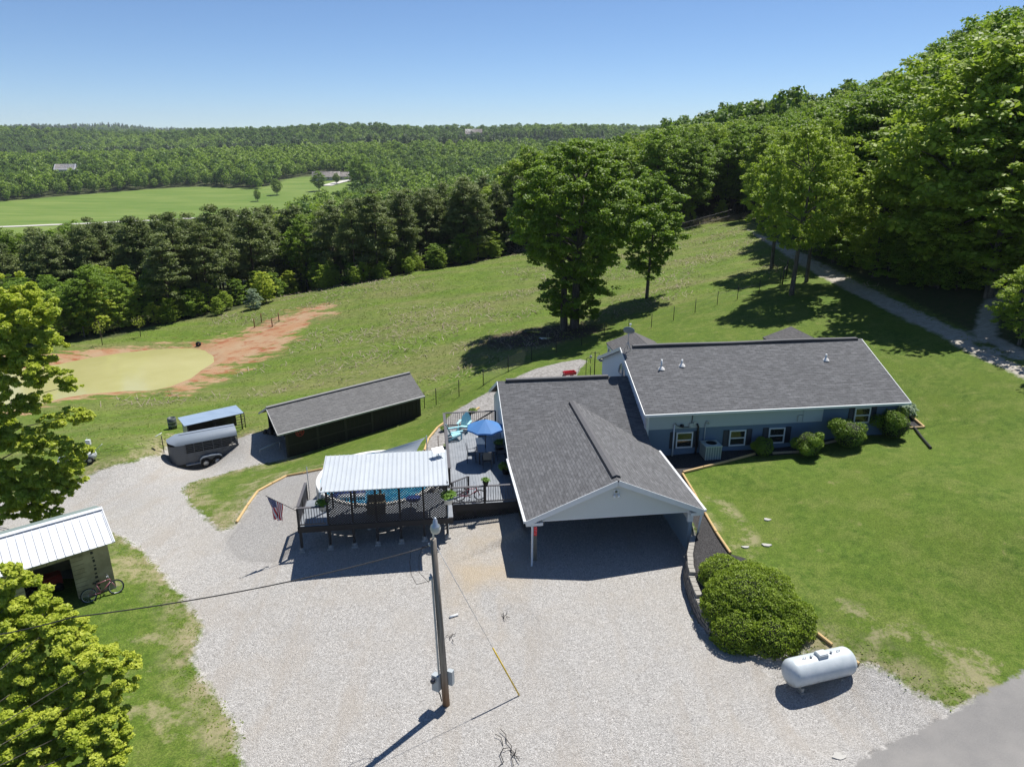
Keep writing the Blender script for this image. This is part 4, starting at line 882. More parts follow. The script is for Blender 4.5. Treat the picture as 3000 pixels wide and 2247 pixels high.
for kind in (0,1,2):
    m = MB()
    for i in range(13):
        for j in range(20):
            bl = i < 7 and j < 8; kk = 2 if bl else (0 if i % 2 == 0 else 1)
            if kk != kind: continue
            for u in range(2):
                a0, a1 = (i+u/2)/13, (i+(u+1)/2)/13; m.poly([cloth(a0, j/20), cloth(a1, j/20), cloth(a1, (j+1)/20), cloth(a0, (j+1)/20)])
    m.build(['red_stripe','white_stripe','canton'][kind], mats[kind], fg)
m = MB()
for r_ in range(9):
    for q in range(6 if r_ % 2 == 0 else 5):
        a = (r_+1)/10*7/13; b = ((q*2+(1 if r_ % 2 == 0 else 2))/12)*.4; p = cloth(a, b); du = (cloth(a+.01, b)-cloth(a-.01, b)).normalized(); dv = (cloth(a, b+.01)-cloth(a, b-.01)).normalized(); nn = du.cross(dv).normalized()
        for sg in (1,-1): m.poly([p+nn*(.004*sg)+(du*math.cos(x)+dv*math.sin(x))*(.019 if y % 2 == 0 else .008) for y, x in enumerate([z*math.pi/5 for z in range(10)])])
m.build('stars', mats[1], fg)['kind'] = 'stuff'
# satellite internet panel
sp = thing('internet_dish', 'flat white rectangular internet dish on the pavilion roof corner', 'satellite dish', S(.38,30.55,3.9))
Rq = Matrix.Rotation(math.radians(28),3,'Z') @ Matrix.Rotation(math.radians(28),3,'X'); m = MB(); m.box(S(.38,30.62,4.22), (.55,.34,.03), Rq); m.build('panel', paint('bright_white', (.82,.82,.82), .3), sp)
m = MB(); m.tube([S(.38,30.55,3.87), S(.38,30.6,4.2)], .03, 8); m.build('mast', M_white, sp)
# shade sail
sh = thing('shade_sail', 'grey blue triangular shade sail stretched beside the pool', 'shade sail', Z(1246,1282,2.3))
k = NT('sail_cloth'); M_sail = k.fin(k.mix(k.noise(k.coord('Object'), 3, 3), (.24,.28,.32), (.30,.34,.38)), .8)
a, b, c_ = Z(1247,1281,2.35), Z(1220,1328,1.75), Z(1085,1331,1.35); m = MB(); n = 8
ctr = (a+b+c_)/3
def sl(u, v):
    p = a*(1-u-v)+b*u+c_*v; w_ = 27*u*v*(1-u-v); e_ = min(u, v, 1-u-v); pull = .12*(1-abs(e_*3))*max(0, 1-((1-u-v)**8+u**8+v**8)*1.0); return p.lerp(ctr, pull*.8)-Vector((0,0,.12*w_))
for i in range(n):
    for j in range(n-i):
        m.poly([sl(i/n,j/n), sl((i+1)/n,j/n), sl(i/n,(j+1)/n)])
        if i+j < n-1: m.poly([sl((i+1)/n,j/n), sl((i+1)/n,(j+1)/n), sl(i/n,(j+1)/n)])
m.build('cloth', M_sail, sh)
for p in (a, b):
    g = gz(p.x, p.y); m = MB(); m.tube([(p.x+.05,p.y,g), (p.x+.05,p.y,p.z+.1)], .03, 6); m.build('mast', M_galv, sh)
for px, py, h_, lb in ((908,1462,1.9,'thin grey rod standing in the gravel beside the pool ladder'), (1285,1330,1.2,'thin rusty rod between the pavilion and the patio deck')):
    g = G(px, py); m = MB(); m.tube([g, g+Vector((0,0,h_))], .022, 6); tag(m.build('metal_rod', M_galv if px < 1000 else paint('rust', (.16,.06,.03), .8)), lb, 'rod', 'thin rods near the pool')
# ---------------------------------------------------------------- utility pole, tank, hedge, walls, timbers
Mwood = NT('weathered_pole'); cc = Mwood.coord('Object')
wc = Mwood.mix(Mwood.rng(Mwood.noise(Mwood.map(cc, (14,14,.8)), 1, 4, .6), .35, .65), (.12,.105,.09), (.27,.245,.21))
zz = Mwood.n('ShaderNodeSeparateXYZ'); Mwood.l(cc, zz.inputs[0]); wc = Mwood.mix(Mwood.rng(zz.outputs[2], 1.5, .2, 0, .8), wc, (.20,.105,.045))
M_pole = Mwood.fin(wc, .85)
up = thing('utility_pole', 'weathered wooden utility pole standing in the gravel yard', 'utility pole', Z(1308,2060,0))
b0 = Z(1308,2060,0); t0 = Yd(1269,1578,b0.y-.05); m = MB(); m.tube([b0-Vector((0,0,.3)), b0.lerp(t0,.5), t0], [.125,.108,.095], 14); m.build('pole_shaft', M_pole, up)
def pl(f, off=(0,0,0)): return b0.lerp(t0, f)+Vector(off)
bx = paint('box_grey', (.36,.40,.42), .5, .1)
m = MB(); m.box(pl(.145,(-.27,-.02,0)), (.26,.20,.62), Matrix.Rotation(-.5,3,'Z')); e = m.build('meter_box', bx, up)
m = MB(); m.lathe(pl(.17,(-.35,-.14,0)), [(0,-.02),(.085,0),(.085,.08),(.05,.11),(0,.12)], 12, Matrix.Rotation(-.5,3,'Z')@Matrix.Rotation(math.pi/2,3,'X')); m.build('meter_dial', paint('dial_dark', (.03,.03,.04), .1), e)
m = MB(); m.box(pl(.165,(.20,.06,0)), (.2,.16,.55), Matrix.Rotation(-.4,3,'Z')); m.build('breaker_box', bx, up)
m = MB(); m.tube([pl(.20,(-.16,-.08,0)), pl(.5,(-.145,-.06,0)), pl(.79,(-.13,-.05,0)), pl(.80,(-.17,-.08,.05))], .032, 7); m.build('conduit', bx, up)
m = MB(); m.tube([pl(.13,(-.22,-.1,-.2)), pl(.07,(-.16,-.12,0)), pl(.03,(-.14,-.1,0))], .02, 5); m.build('ground_wire', M_black, up)
m = MB(); m.tube([pl(.99), pl(1.0,(.02,-.03,.30)), pl(1.0,(.07,-.10,.62))], .028, 7); m.build('lamp_arm', M_white, up)
lc = pl(1.0,(.10,-.14,.42))
m = MB(); m.lathe(lc, [(0,.40),(.045,.39),(.045,.31),(.07,.30),(.08,.19),(.135,.13),(.155,.09),(.15,.08)], 18); lh = m.build('lamp_housing', M_galv, up)
m = MB(); m.lathe(lc, [(.15,.085),(.165,.03),(.14,-.09),(.10,-.13),(0,-.14)], 18); m.build('refractor', paint('lamp_plastic', (.62,.60,.54), .35), lh)
m = MB(); m.lathe(pl(.97,(-.12,-.05,.02)), [(0,-.05),(.04,-.04),(.04,.04),(0,.05)], 8); m.lathe(pl(.785,(-.17,-.08,0)), [(0,-.07),(.06,-.05),(.06,.05),(0,.07)], 8); m.build('insulator', bx, up)
sd0 = pl(.965,(-.12,-.05,0)); m = MB()
m.tube([sd0, sd0+Vector((-.22,-.1,.02)), sd0+Vector((-.32,-.15,-.3)), sd0+Vector((-.34,-.15,-.85)), pl(.785,(-.22,-.12,-.12)), pl(.785,(-.17,-.08,0))], .009, 5)
m.tube([sd0+Vector((-.55,-.1,-.04)), sd0+Vector((-.62,-.1,-.5)), sd0+Vector((-.60,-.1,-.95)), sd0+Vector((-.45,-.1,-1.32)), pl(.78,(-.2,-.1,-.05))], .009, 5); m.build('drip_loop', M_black, up)
def cable(name, label, pts, sag, r=.014, mat=None, grp=None, n=14):
    m = MB(); q = []
    for a, b in zip(pts, pts[1:]):
        for i in range(n): f = i/n; p = Vector(a).lerp(Vector(b), f); p.z -= sag*4*f*(1-f); q.append(p)
    q.append(Vector(pts[-1])); m.tube(q, r, 6); return tag(m.build(name, mat or M_black), label, 'cable', grp)
cable('service_cable', 'black service cable running from the utility pole low across the yard to the left', [sd0, Yd(210,1808,15.2), Yd(-500,1900,13.0)], .25, .017)
gb = G(1521,2037); gt = pl(.95,(.1,0,0)); gm = gt.lerp(gb, .655)
m = MB(); m.tube([gt, gb], .008, 5); gw = tag(m.build('guy_wire', M_galv), 'thin steel guy wire from the utility pole to the gravel', 'guy wire')
ORG[gw.name] = Vector((0,0,0)); m = MB(); m.tube([gm, gb+Vector((0,0,.02))], .026, 7); m.build('guard_sleeve', paint('yellow_guard', (.62,.43,.02), .45), gw)
# propane tank
tk = thing('propane_tank', 'pale grey horizontal propane tank on short legs in the gravel', 'propane tank', S(13.35,18.75,0)); gt0 = gz(*S(13.35,18.75).xy)
ax = Matrix.Rotation(HA+math.radians(9),3,'Z') @ Matrix.Rotation(math.pi/2,3,'Y'); c0 = S(13.24,18.80,gt0+.68); Rr = .49; HL = 1.07
prof = [(0,-HL-.32)] + [(Rr*math.sin(a), -HL-.32*math.cos(a)) for a in [i*math.pi/16 for i in range(1,9)]] + [(Rr,0)] + [(Rr*math.cos(a), HL+.32*math.sin(a)) for a in [i*math.pi/16 for i in range(0,8)]] + [(0,HL+.32)]
k = NT('tank_paint'); oc = k.coord('Object'); zz = k.n('ShaderNodeSeparateXYZ'); k.l(oc, zz.inputs[0])
tc = k.mix(k.rng(k.noise(oc, 2.5, 5, .65), .4, .7), (.46,.51,.53), (.56,.60,.62)); tc = k.mix(k.rng(k.math('ADD', zz.outputs[2], k.math('MULTIPLY', k.noise(k.map(oc, (9,9,1)), 1, 4), .5)), .62, .38, 0, .65), tc, (.27,.25,.20))
M_tank = k.fin(tc, .38)
m = MB(); m.lathe(c0, prof, 40, ax); m.build('tank_body', M_tank, tk)
dx = ax @ Vector((0,0,1)); dy = Vector((-dx.y, dx.x, 0))
m = MB(); Rz = Matrix.Rotation(HA+math.radians(9),3,'Z'); 
for zz_, sx, sy in ((.49,.38,.30),(.545,.37,.29),(.575,.33,.25)): m.box(c0+Vector((0,0,zz_)), (sx,sy,.07), Rz)
m.build('dome_cover', M_tank, tk)
for f in (-.82,.82):
    m = MB(); m.box(c0+dx*f+Vector((0,0,-.57)), (.09,.62,.16), Rz); m.box(c0+dx*f+Vector((0,0,-.66)), (.16,.72,.03), Rz); m.build('leg', M_tank, tk)
    m = MB(); q = c0+dx*(f*.85)+Vector((0,0,.48)); m.tube([q-dx*.06, q-dx*.05+Vector((0,0,.07)), q+dx*.05+Vector((0,0,.07)), q+dx*.06], .012, 5); m.build('lifting_lug', M_galv, tk)
for f in (-.42,.40): m = MB(); m.lathe(c0+dx*f+Vector((0,0,.48)), [(.03,0),(.03,.05),(.045,.05),(.045,.07),(0,.08)], 10); m.build('valve', M_galv, tk)
# hedge
hd = thing('hedge', 'large rounded dense green hedge beside the driveway and the propane tank', 'hedge', S(12,23,0))
lob = [(11.2,21.0,.42,1.0,.95,1.0),(12.3,20.6,.32,1.25,.85,1.0),(11.9,22.2,.9,1.5,1.5,1.3),(13.35,21.1,.4,1.0,.9,1.05),(13.1,22.4,.8,1.05,1.25,1.15),(13.9,21.3,.4,.6,.65,.85),(11.75,23.6,.9,1.05,1.1,1.05),(11.2,22.0,.7,1.0,1.2,1.15),(12.1,22.4,.75,1.55,1.4,1.25),(11.7,21.7,.6,1.25,1.1,1.15),(12.9,21.7,.7,1.15,1.25,1.15),(13.2,21.3,.6,.85,.85,1.05),(12.4,21.4,.6,1.2,.95,1.2),(12.6,23.0,.95,1.0,1.1,1.0)]
og = S(12,23,0); rg = np.random.default_rng(5); cs_, rs_ = [], []
for (s_, t_, z_, a, b, h) in lob:
    p = S(s_, t_, z_)-og; cs_.append(tuple(p)); rs_.append((a, b, h))
m = MB()
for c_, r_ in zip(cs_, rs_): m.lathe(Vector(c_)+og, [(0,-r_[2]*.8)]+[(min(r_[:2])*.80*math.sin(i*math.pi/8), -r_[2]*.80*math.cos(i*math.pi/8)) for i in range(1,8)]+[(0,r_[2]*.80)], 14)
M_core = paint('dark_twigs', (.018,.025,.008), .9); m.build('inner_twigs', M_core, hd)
P_, D_, ids = blob_points(cs_, rs_, 190000, rg, .16)
keep = np.ones(len(P_), bool)
for j, (c_, r_) in enumerate(zip(cs_, rs_)):
    q = (((P_-np.array(c_))/np.array(r_))**2).sum(1); keep &= ~((q < .68) & (ids != j))
keep &= P_[:,2] > -.1; P_, D_ = P_[keep], D_[keep]
lump = fbm(P_[:,0]*1+P_[:,2], P_[:,1]+P_[:,2], 5.0, 4, 3); P_ = P_+D_*((lump-.5)*.24)[:,None]
nn = D_*.6+rg.normal(size=P_.shape)*.75+np.array([0,0,.5]); mesh_obj('foliage', leaf_mesh('hedge_leaves', P_, nn, .047, np.clip(lump*1.4-.2+.35*rg.random(len(P_)), 0, 1), 1.4), L_bush, hd)
# foundation shrubs
def shrub(name, label, px, py, w, h, seed, group=None, mat=None, n=9000, leaf=.06, cat='shrub'):
    g = G(px, py); t = thing(name, label, cat, g, 0, group); r = np.random.default_rng(seed); nb = 15
    cs_ = [(0,0,h*.42)] + [(w*.36*math.cos(a)*rr, w*.36*math.sin(a)*rr, h*(.28+.5*z_)) for a, rr, z_ in zip(r.random(nb)*6.28, .35+.75*r.random(nb), r.random(nb))]
    rs_ = [(w*.36,w*.36,h*.42)] + [(w*.17*(.8+.5*q),)*2+(h*.17*(.8+.5*q),) for q in r.random(nb)]
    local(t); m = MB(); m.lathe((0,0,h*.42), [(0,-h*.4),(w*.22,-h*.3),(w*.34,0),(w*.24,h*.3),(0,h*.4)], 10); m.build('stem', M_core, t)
    P_, D_, ids = blob_points(cs_, rs_, n, r, .4); tint = np.clip(.15+.5*r.random(len(cs_))[ids]+.35*r.random(n), 0, 1)
    mesh_obj('foliage', leaf_mesh('shrub_leaves', P_, D_+r.normal(size=P_.shape)*.7+np.array([0,0,.4]), leaf, tint, 1.3, seed), mat or L_shrub, t); return t
for i, (px, py, w_, h_, lb) in enumerate([(2234,1334,1.35,1.15,'smallest clipped shrub, next to the second house window'),(2364,1334,1.85,1.6,'lumpy dark shrub to the right of the third house window'),(2482,1308,2.2,1.75,'broad lumpy shrub just left of the last house window'),(2612,1282,2.35,1.95,'biggest foundation shrub at the end of the house wall')]):
    shrub('foundation_shrub', lb, px, py, w_, h_, 20+i, 'clipped shrubs along the house wall')
tg = thing('silver_plant', 'silvery green iris-like plant behind the last shrub at the house corner', 'plant', G(2648,1215)); fern(tg, .75, 31, n=900, mat=L_silver, up=.8)
# retaining wall
WL = [S(*p) for p in [(11.72,26.95),(11.35,26.2),(11.02,25.5),(10.78,24.8),(10.6,24.0),(10.46,23.1),(10.40,22.2),(10.5,21.4),(10.85,20.75),(11.4,20.3),(12.1,20.05),(12.7,19.98)]]
HT = [1.02,1.0,.98,.95,.90,.80,.66,.44,.30,.16,.12,.10]
rw = thing('retaining_wall', 'curved retaining wall of split grey concrete blocks beside the driveway', 'wall', WL[0])
k = NT('split_block'); oc = k.coord('Object'); M_blk = k.fin(k.mix(k.rng(k.noise(oc, 3.1, 5, .7), .35, .65), (.12,.11,.10), (.25,.235,.21)), .95); k.bump(k.noise(oc, 25, 3), .02)
M_cap = paint('cap_block', (.30,.285,.255), .9, var=.25, scale=2.5, bump=.01)
seg = [0.]
for a, b in zip(WL, WL[1:]): seg.append(seg[-1]+(b-a).length)
def wp(d):
    for i in range(len(WL)-1):
        if d <= seg[i+1] or i == len(WL)-2: f = (d-seg[i])/(seg[i+1]-seg[i]); return WL[i].lerp(WL[i+1], f), HT[i]+(HT[i+1]-HT[i])*f, (WL[i+1]-WL[i]).normalized()
m, mc = MB(), MB(); row = 0
while row < 8:
    d_ = .15*(row % 2)
    while d_ < seg[-1]:
        p, h_, dr = wp(d_+.14)
        if (row+1)*.145 <= h_+.10:
            top = (row+2)*.145 > h_+.10; n_ = Vector((dr.y, -dr.x, 0)); 
            mm = mc if top else m; jit = random.uniform(-.012,.012)
            mm.box(p+Vector((0,0,row*.145+.072-.01))+n_*(.13-.018*row+jit), (.272,.24,.134), Matrix.Rotation(math.atan2(dr.y, dr.x)+random.uniform(-.04,.04),3,'Z'))
        d_ += .30
    row += 1
m.build('block_courses', M_blk, rw)['kind'] = 'stuff'; mc.build('cap_course', M_cap, rw)['kind'] = 'stuff'
# landscape timbers
M_tim = paint('yellow_timber', (.52,.36,.16), .7, var=.2, scale=3)
M_timr = paint('grey_timber', (.38,.30,.20), .8, var=.2, scale=3)
TB = [((2000,1386),(2060,1371)),((2060,1371),(2134,1353)),((2134,1353),(2212,1332)),((2262,1330),(2322,1327)),((2322,1327),(2344,1326)),((2400,1306),(2455,1292)),((2525,1277),(2570,1264)),((2650,1256),(2708,1254)),((2708,1254),(2665,1218)),
      ((1999,1390),(2034,1448)),((2034,1448),(2066,1508)),((2066,1508),(2098,1562)),((2098,1562),(2140,1624)),((2392,1857),(2438,1893)),((2468,1912),(2517,1949)),
      ((693,1533),(724,1484)),((724,1484),(755,1441)),((755,1441),(797,1418)),((797,1418),(840,1396)),((840,1396),(892,1387)),((892,1387),(945,1376)),((1243,1322),(1255,1287)),((1255,1287),(1282,1254)),((1282,1254),(1302,1240)),((1378,1212),(1404,1196))]
LB = ['at the inside corner of the mulch bed nearest the carport eave','second timber of the mulch bed edge in front of the air conditioner','timber before the first shrub in front of the second window','dull timber between the first and second shrubs','short timber stub under the second shrub','dull timber between the second and third shrubs','pale timber between the third and fourth shrubs','short front timber of the bed at the house corner','end timber of the bed at the house corner, running away',
      'first timber down the slope along the carport roof edge','second timber down the slope beside the carport','third timber down the slope beside the carport wall','lowest timber of the slope, meeting the hedge','timber between the hedge and the propane tank','timber sticking out behind the propane tank',
      'lowest timber by the gravel point near the flag','second timber up from the gravel point','timber at the bend of the yellow border left of the pool','third long timber left of the pool','timber before the last one left of the pool','last timber of the border, ending at the pool','timber of the rock border beside the shade sail','curved border timber left of the patio deck','short timber by the low plant behind the patio deck','single timber in the rocks beyond the patio railing']
for i, ((a, b), lb) in enumerate(zip(TB, LB)):
    p, q = G(*a), G(*b); d = (q-p).normalized()*.02; m = MB(); m.tube([p+d+Vector((0,0,.06)), q-d+Vector((0,0,.06))], .068, 8, True, False)
    tag(m.build('landscape_timber', M_tim if i not in (3,4,5) else M_timr, None, p), 'yellowish landscape timber: '+lb if i not in (3,4,5) else 'landscape timber: '+lb, 'timber', 'timbers edging the beds')
# ---------------------------------------------------------------- block garage at the left
gA = Vector((-16.77,25.63,0)); ge = Vector((-.775,-.632,0)).normalized(); gn = Vector((-.632,.775,0)).normalized()
def Q(u, v, z): return gA+ge*u+gn*v+Vector((0,0,z))
gar = thing('garage', 'small tan block garage with a white ribbed metal roof and an open dark doorway', 'garage', gA)
k = NT('tan_block'); oc = k.coord('Object'); tcol = k.mix(k.rng(k.noise(oc, 1.1, 5, .7), .38, .62), (.28,.235,.135), (.44,.375,.235)); tcol = k.mix(k.rng(k.noise(oc, .9, 4, .7), .55, .7, 0, .6), tcol, (.10,.105,.05))
k.bump(k.noise(oc, 20, 2), .01); M_blockw = k.fin(tcol, .9)
def qbox(mb, u0, u1, v0, v1, z0, z1):
    vs = [Q(a, b, c) for c in (z0, z1) for a, b in ((u0,v0),(u1,v0),(u1,v1),(u0,v1))]; mb.add(vs, [(0,3,2,1),(4,5,6,7),(0,1,5,4),(1,2,6,5),(2,3,7,6),(3,0,4,7)])
D0, D1, GL, GW = 1.38, 3.05, 9.0, 3.1
m = MB()
qbox(m, 0, D0, 0, .2, -.1, 2.3); qbox(m, D1, GL, 0, .2, -.1, 2.3); qbox(m, D0, D1, 0, .2, 2.0, 2.3); qbox(m, 0, .2, .2, GW, -.6, 2.3); qbox(m, .2, GL, GW-.2, GW, -.9, 2.3)
m.prism([Q(0,.2,2.3),Q(0,GW,2.3),Q(0,GW/2,3.0)], ge*.2); m.build('wall', M_blockw, gar)
m = MB()
for z_ in [i*.2 for i in range(1,12)]:
    qbox(m, .95, D0-.003, -.004, 0, z_, z_+.015); qbox(m, D1+.003, D1+1.2, -.004, 0, z_, z_+.015)
for i in range(5): qbox(m, 1.5+i*.33, 1.515+i*.33, -.004, 0, 2.02, 2.28)
m.build('mortar_line', paint('mortar_dark', (.10,.08,.045), .9), gar)
m = MB()
for i in range(11): qbox(m, .55+.01*math.sin(i*5), .65+.02*math.sin(i*7), -.006, 0, .2+i*.19, .2+i*.19+.09+.04*math.sin(i*3))
m.build('patched_seam', M_dark, gar)
ze, zr2 = 2.36, 3.14; ev, rv = -.42, GW/2
k = NT('white_metal_roof'); M_wm = k.fin(k.mix(k.rng(k.noise(k.map(k.coord('Object'), (2,2,1)), .8, 3), .45, .7), (.66,.68,.70), (.58,.61,.66)), .38)
m = MB(); slab_roof(m, Q(GL,ev,ze), Q(-.22,ev,ze), Q(-.22,rv,zr2), Q(GL,rv,zr2), .03); m.build('roof', M_wm, gar)
m = MB(); slab_roof(m, Q(-.22,GW+.42,ze), Q(GL,GW+.42,ze), Q(GL,rv,zr2), Q(-.22,rv,zr2), .03); m.build('roof', paint('green_grey_metal', (.22,.28,.27), .5), gar)
m, mi = MB(), MB()
for i in range(33):
    u = -.18+i*.28; nrm = Vector((0,0,.016)); m.beam(Q(u,ev-.005,ze+.012), Q(u,rv-.12,zr2-.05+.008), .03, .022); mi.beam(Q(u+.026,ev,ze+.003), Q(u+.026,rv-.12,zr2-.05), .012, .003)
m.build('roof_rib', M_wm, gar)['kind'] = 'stuff'; mi.build('rib_shade', paint('rib_shade_paint', ()), gar)  # dark strips along the ribs, their shade painted on the white roof
m = MB(); m.beam(Q(-.24,rv-.1,zr2-.022), Q(GL,rv-.1,zr2-.022), .26, .03, (0,0,1)); m.beam(Q(-.235,ev,ze), Q(-.235,rv,zr2), .04, .06); m.build('ridge_cap', M_wm, gar)
m = MB(); qbox(m, .2, GL, .2, GW-.2, -.1, .02); m.build('floor', paint('garage_floor', (.20,.20,.20), .9), gar)
m = MB(); qbox(m, D0-.25, D1+.5, -1.15, -.01, -.1, .035); sl_ = m.build('concrete_apron', paint('pale_concrete', (.50,.46,.38), .9, var=.12), None); tag(sl_, 'pale concrete apron slab in front of the garage doorway', 'slab')
def inner_car():
    t = thing('riding_mower', 'dark red riding mower barely visible inside the garage', 'mower', Q(2.4,1.6,.02)); local(t); t.rotation_euler = (0,0,math.atan2(ge.y,ge.x)+1.57)
    m = MB(); m.box((0,.35,.45), (.5,.7,.35)); m.box((0,.35,.65), (.42,.6,.08)); m.build('hood', paint('mower_red', (.25,.02,.02), .4), t)
    m = MB(); m.box((0,-.35,.55), (.4,.4,.08)); m.box((0,-.55,.75), (.4,.08,.4)); m.build('seat', M_black, t)
    for x in (-.35,.35):
        for y, r_ in ((.5,.18),(-.4,.25)): m = MB(); m.lathe((x,y,r_), [(0,-.08),(r_,-.08),(r_,.08),(0,.08)], 14, Matrix.Rotation(math.pi/2,3,'Y')); m.build('wheel', M_black, t)
inner_car()
bicycle('pink and maroon bicycle leaning against the block garage wall', Q(.55,-.48,.02), math.atan2(-ge.y,-ge.x), math.radians(-16), (.30,.10,.13))
# ---------------------------------------------------------------- black shed with a trailer inside
sL, sR = Vector((-15.05,43.45,-2.1)), Vector((-6.75,48.85,-1.45)); se = (sR-sL).normalized(); se.z = 0; se.normalize(); sn = Vector((-se.y, se.x, 0)); SLn = (Vector((sR.x-sL.x, sR.y-sL.y, 0))).length
def K(u, v, z): return Vector((sL.x, sL.y, 0))+se*u+sn*v+Vector((0,0,z))
shed = thing('black_shed', 'long black board shed with a grey shingle roof and one open end', 'shed', sL)
M_blkw = paint('black_boards', (.013,.012,.012), .75, var=.4, scale=2)
zb = lambda u: -2.35+.065*u; SD = 4.2; za, zap = -.18, .95     # eave and ridge heights (level roof)
zsl = .055
def zt(u): return -.22+zsl*u
m = MB()
for i in range(int(SLn/.30)+1):
    u0, u1 = i*.30, min(SLn, i*.30+.285)
    if u1 > u0: m.prism([K(u0,0,zb(u0)-.3),K(u1,0,zb(u1)-.3),K(u1,0,zt(u1)),K(u0,0,zt(u0))], sn*.04)
m.prism([K(0,.045,zb(0)-.3),K(SLn,.045,zb(SLn)-.3),K(SLn,.045,zt(SLn)),K(0,.045,zt(0))], sn*.05)
m.prism([K(.0,SD,zb(0)-.9),K(SLn,SD,zb(SLn)-.9),K(SLn,SD,zt(SLn)),K(0,SD,zt(0))], sn*.08); m.prism([K(SLn,.1,-2.4),K(SLn,SD,-2.6),K(SLn,SD,zt(SLn)),K(SLn,SD/2,zt(SLn)+.85),K(SLn,.1,zt(SLn))], se*-.08)
m.build('wall', M_blkw, shed)
for u in (.05, 2.15, 4.15, 6.1, SLn-.06): m = MB(); m.prism([K(u-.07,-.01,zb(u)-.25),K(u+.07,-.01,zb(u)-.25),K(u+.07,-.01,zt(u)),K(u-.07,-.01,zt(u))], sn*-.035); m.build('batten', paint('dark_batten', (.03,.028,.027), .7), shed)
m = MB(); m.beam(K(.1,-.02,zb(0)+.95), K(6.1,-.02,zb(6)+.9), .03, .08); m.build('rail', paint('dark_batten', ()), shed)
M_shC = shingles('shed_shingles', (.155,.155,.155), .22, .14, .7)
o0, o1, oe, rh = -.55, .25, .28, 1.0
def E_(u, v): return K(u, v, zt(u)+.05-(rh/(SD/2))*(.28 if v < 0 or v > SD else 0) if v < 0 or v > SD else zt(u)+.05+rh)
m = MB(); slab_roof(m, E_(o0,-oe), E_(SLn+o1,-oe), E_(SLn+o1,SD/2), E_(o0,SD/2), .08); m.build('roof', M_shC, shed)
m = MB(); slab_roof(m, E_(SLn+o1,SD+oe), E_(o0,SD+oe), E_(o0,SD/2), E_(SLn+o1,SD/2), .08); m.build('roof', M_shC, shed)
m = MB(); m.beam(E_(o0,SD/2)+Vector((0,0,.02)), E_(SLn+o1,SD/2)+Vector((0,0,.02)), .26, .05); m.build('ridge_cap', paint('ridge_grey', (.20,.20,.20), .9), shed)
m = MB(); m.beam(E_(o0,-oe)+sn*-.05-Vector((0,0,.03)), E_(SLn+o1,-oe)+sn*-.05-Vector((0,0,.03)), .10, .10); m.build('gutter', paint('gutter_grey', (.45,.45,.44), .5), shed)
m = MB(); m.beam(E_(o0,-oe)-Vector((0,0,.07))-se*.02, E_(o0,SD/2)-Vector((0,0,.07))-se*.02, .03, .13); m.beam(E_(o0,SD+oe)-Vector((0,0,.07))-se*.02, E_(o0,SD/2)-Vector((0,0,.07))-se*.02, .03, .13); m.build('rake_board', paint('gutter_grey', ()), shed)
m = MB(); 
for v in (0.02, SD): m.prism([K(-.02,v,-3.0),K(.12,v,-3.0),K(.12,v,zt(0)),K(-.02,v,zt(0))], sn*.12)
m.build('corner_post', M_dark, shed)
# red round emblem near the open end
ec = K(.95,-.052,zt(.9)-.42); m = MB(); pts_ = [ec+se*(.27*math.cos(a))+Vector((0,0,.27*math.sin(a))) for a in [i*math.pi/14 for i in range(29)]]; m.tube(pts_, .022, 5, False)
for a, b in (((-.15,-.15),(-.15,.13)),((-.15,.13),(.0,.16)),((.0,.16),(.0,-.05)),((.0,-.05),(.14,-.16)),((.14,-.16),(.14,.12)),((-.08,.0),(-.08,-.18)),((.07,.18),(.07,.02))): m.beam(ec+se*a[0]+Vector((0,0,a[1])), ec+se*b[0]+Vector((0,0,b[1])), .03, .02, tuple(sn))
m.build('emblem', paint('emblem_red', (.5,.05,.05), .6), shed)['label'] = 'round red emblem on the black wall'
M_tyre = paint('tyre_rubber', ()); M_hub = paint('wheel_hub', (.62,.62,.60), .35, .3)
def wheel(parent, c, r_, w_, ax):
    m = MB(); m.lathe(c, [(r_*.55,-w_/2),(r_*.93,-w_/2),(r_,-w_*.3),(r_,w_*.3),(r_*.93,w_/2),(r_*.55,w_/2)], 22, ax); w = m.build('wheel', M_tyre, parent)
    m = MB(); m.lathe(c, [(0,-w_*.46),(r_*.2,-w_*.46),(r_*.25,-w_*.30),(r_*.5,-w_*.34),(r_*.56,-w_*.48),(r_*.56,w_*.45),(0,w_*.45)], 18, ax)
    m.build('rim', M_hub, w)
ut = thing('utility_trailer', 'small flat trailer parked inside the open end of the black shed', 'trailer', K(.6,1.1,-2.2)); 
m = MB(); m.box(K(1.3,1.5,-1.45), (2.0,1.3,.05), Matrix.Rotation(math.atan2(se.y,se.x),3,'Z')); m.build('bed', M_black, ut)
m = MB(); 
for v in (.85,2.15): m.beam(K(.3,v,-1.40), K(2.3,v,-1.40), .05, .06)
m.beam(K(.3,.85,-1.40), K(.3,2.15,-1.40), .05, .06); m.beam(K(.3,1.5,-1.48), K(-1.5,1.2,-1.75), .07, .07); m.build('frame', M_galv, ut)
m = MB(); m.tube([K(-.1,1.4,-1.5), K(-.1,1.4,-2.15)], .03, 6); m.tube([K(-1.45,1.2,-1.7), K(-1.5,1.2,-1.95)], .03, 6); m.build('jack', M_galv, ut)
axs = Matrix.Rotation(math.atan2(se.y,se.x),3,'Z') @ Matrix.Rotation(math.pi/2,3,'X')
wheel(ut, K(.9,.75,-1.93), .27, .16, axs); wheel(ut, K(.9,2.25,-1.93), .27, .16, axs)
tb_ = thing('tarp_bundle', 'dark covered bundle by the back corner post of the black shed', 'bundle', K(-.3,3.6,-2.5)); m = MB()
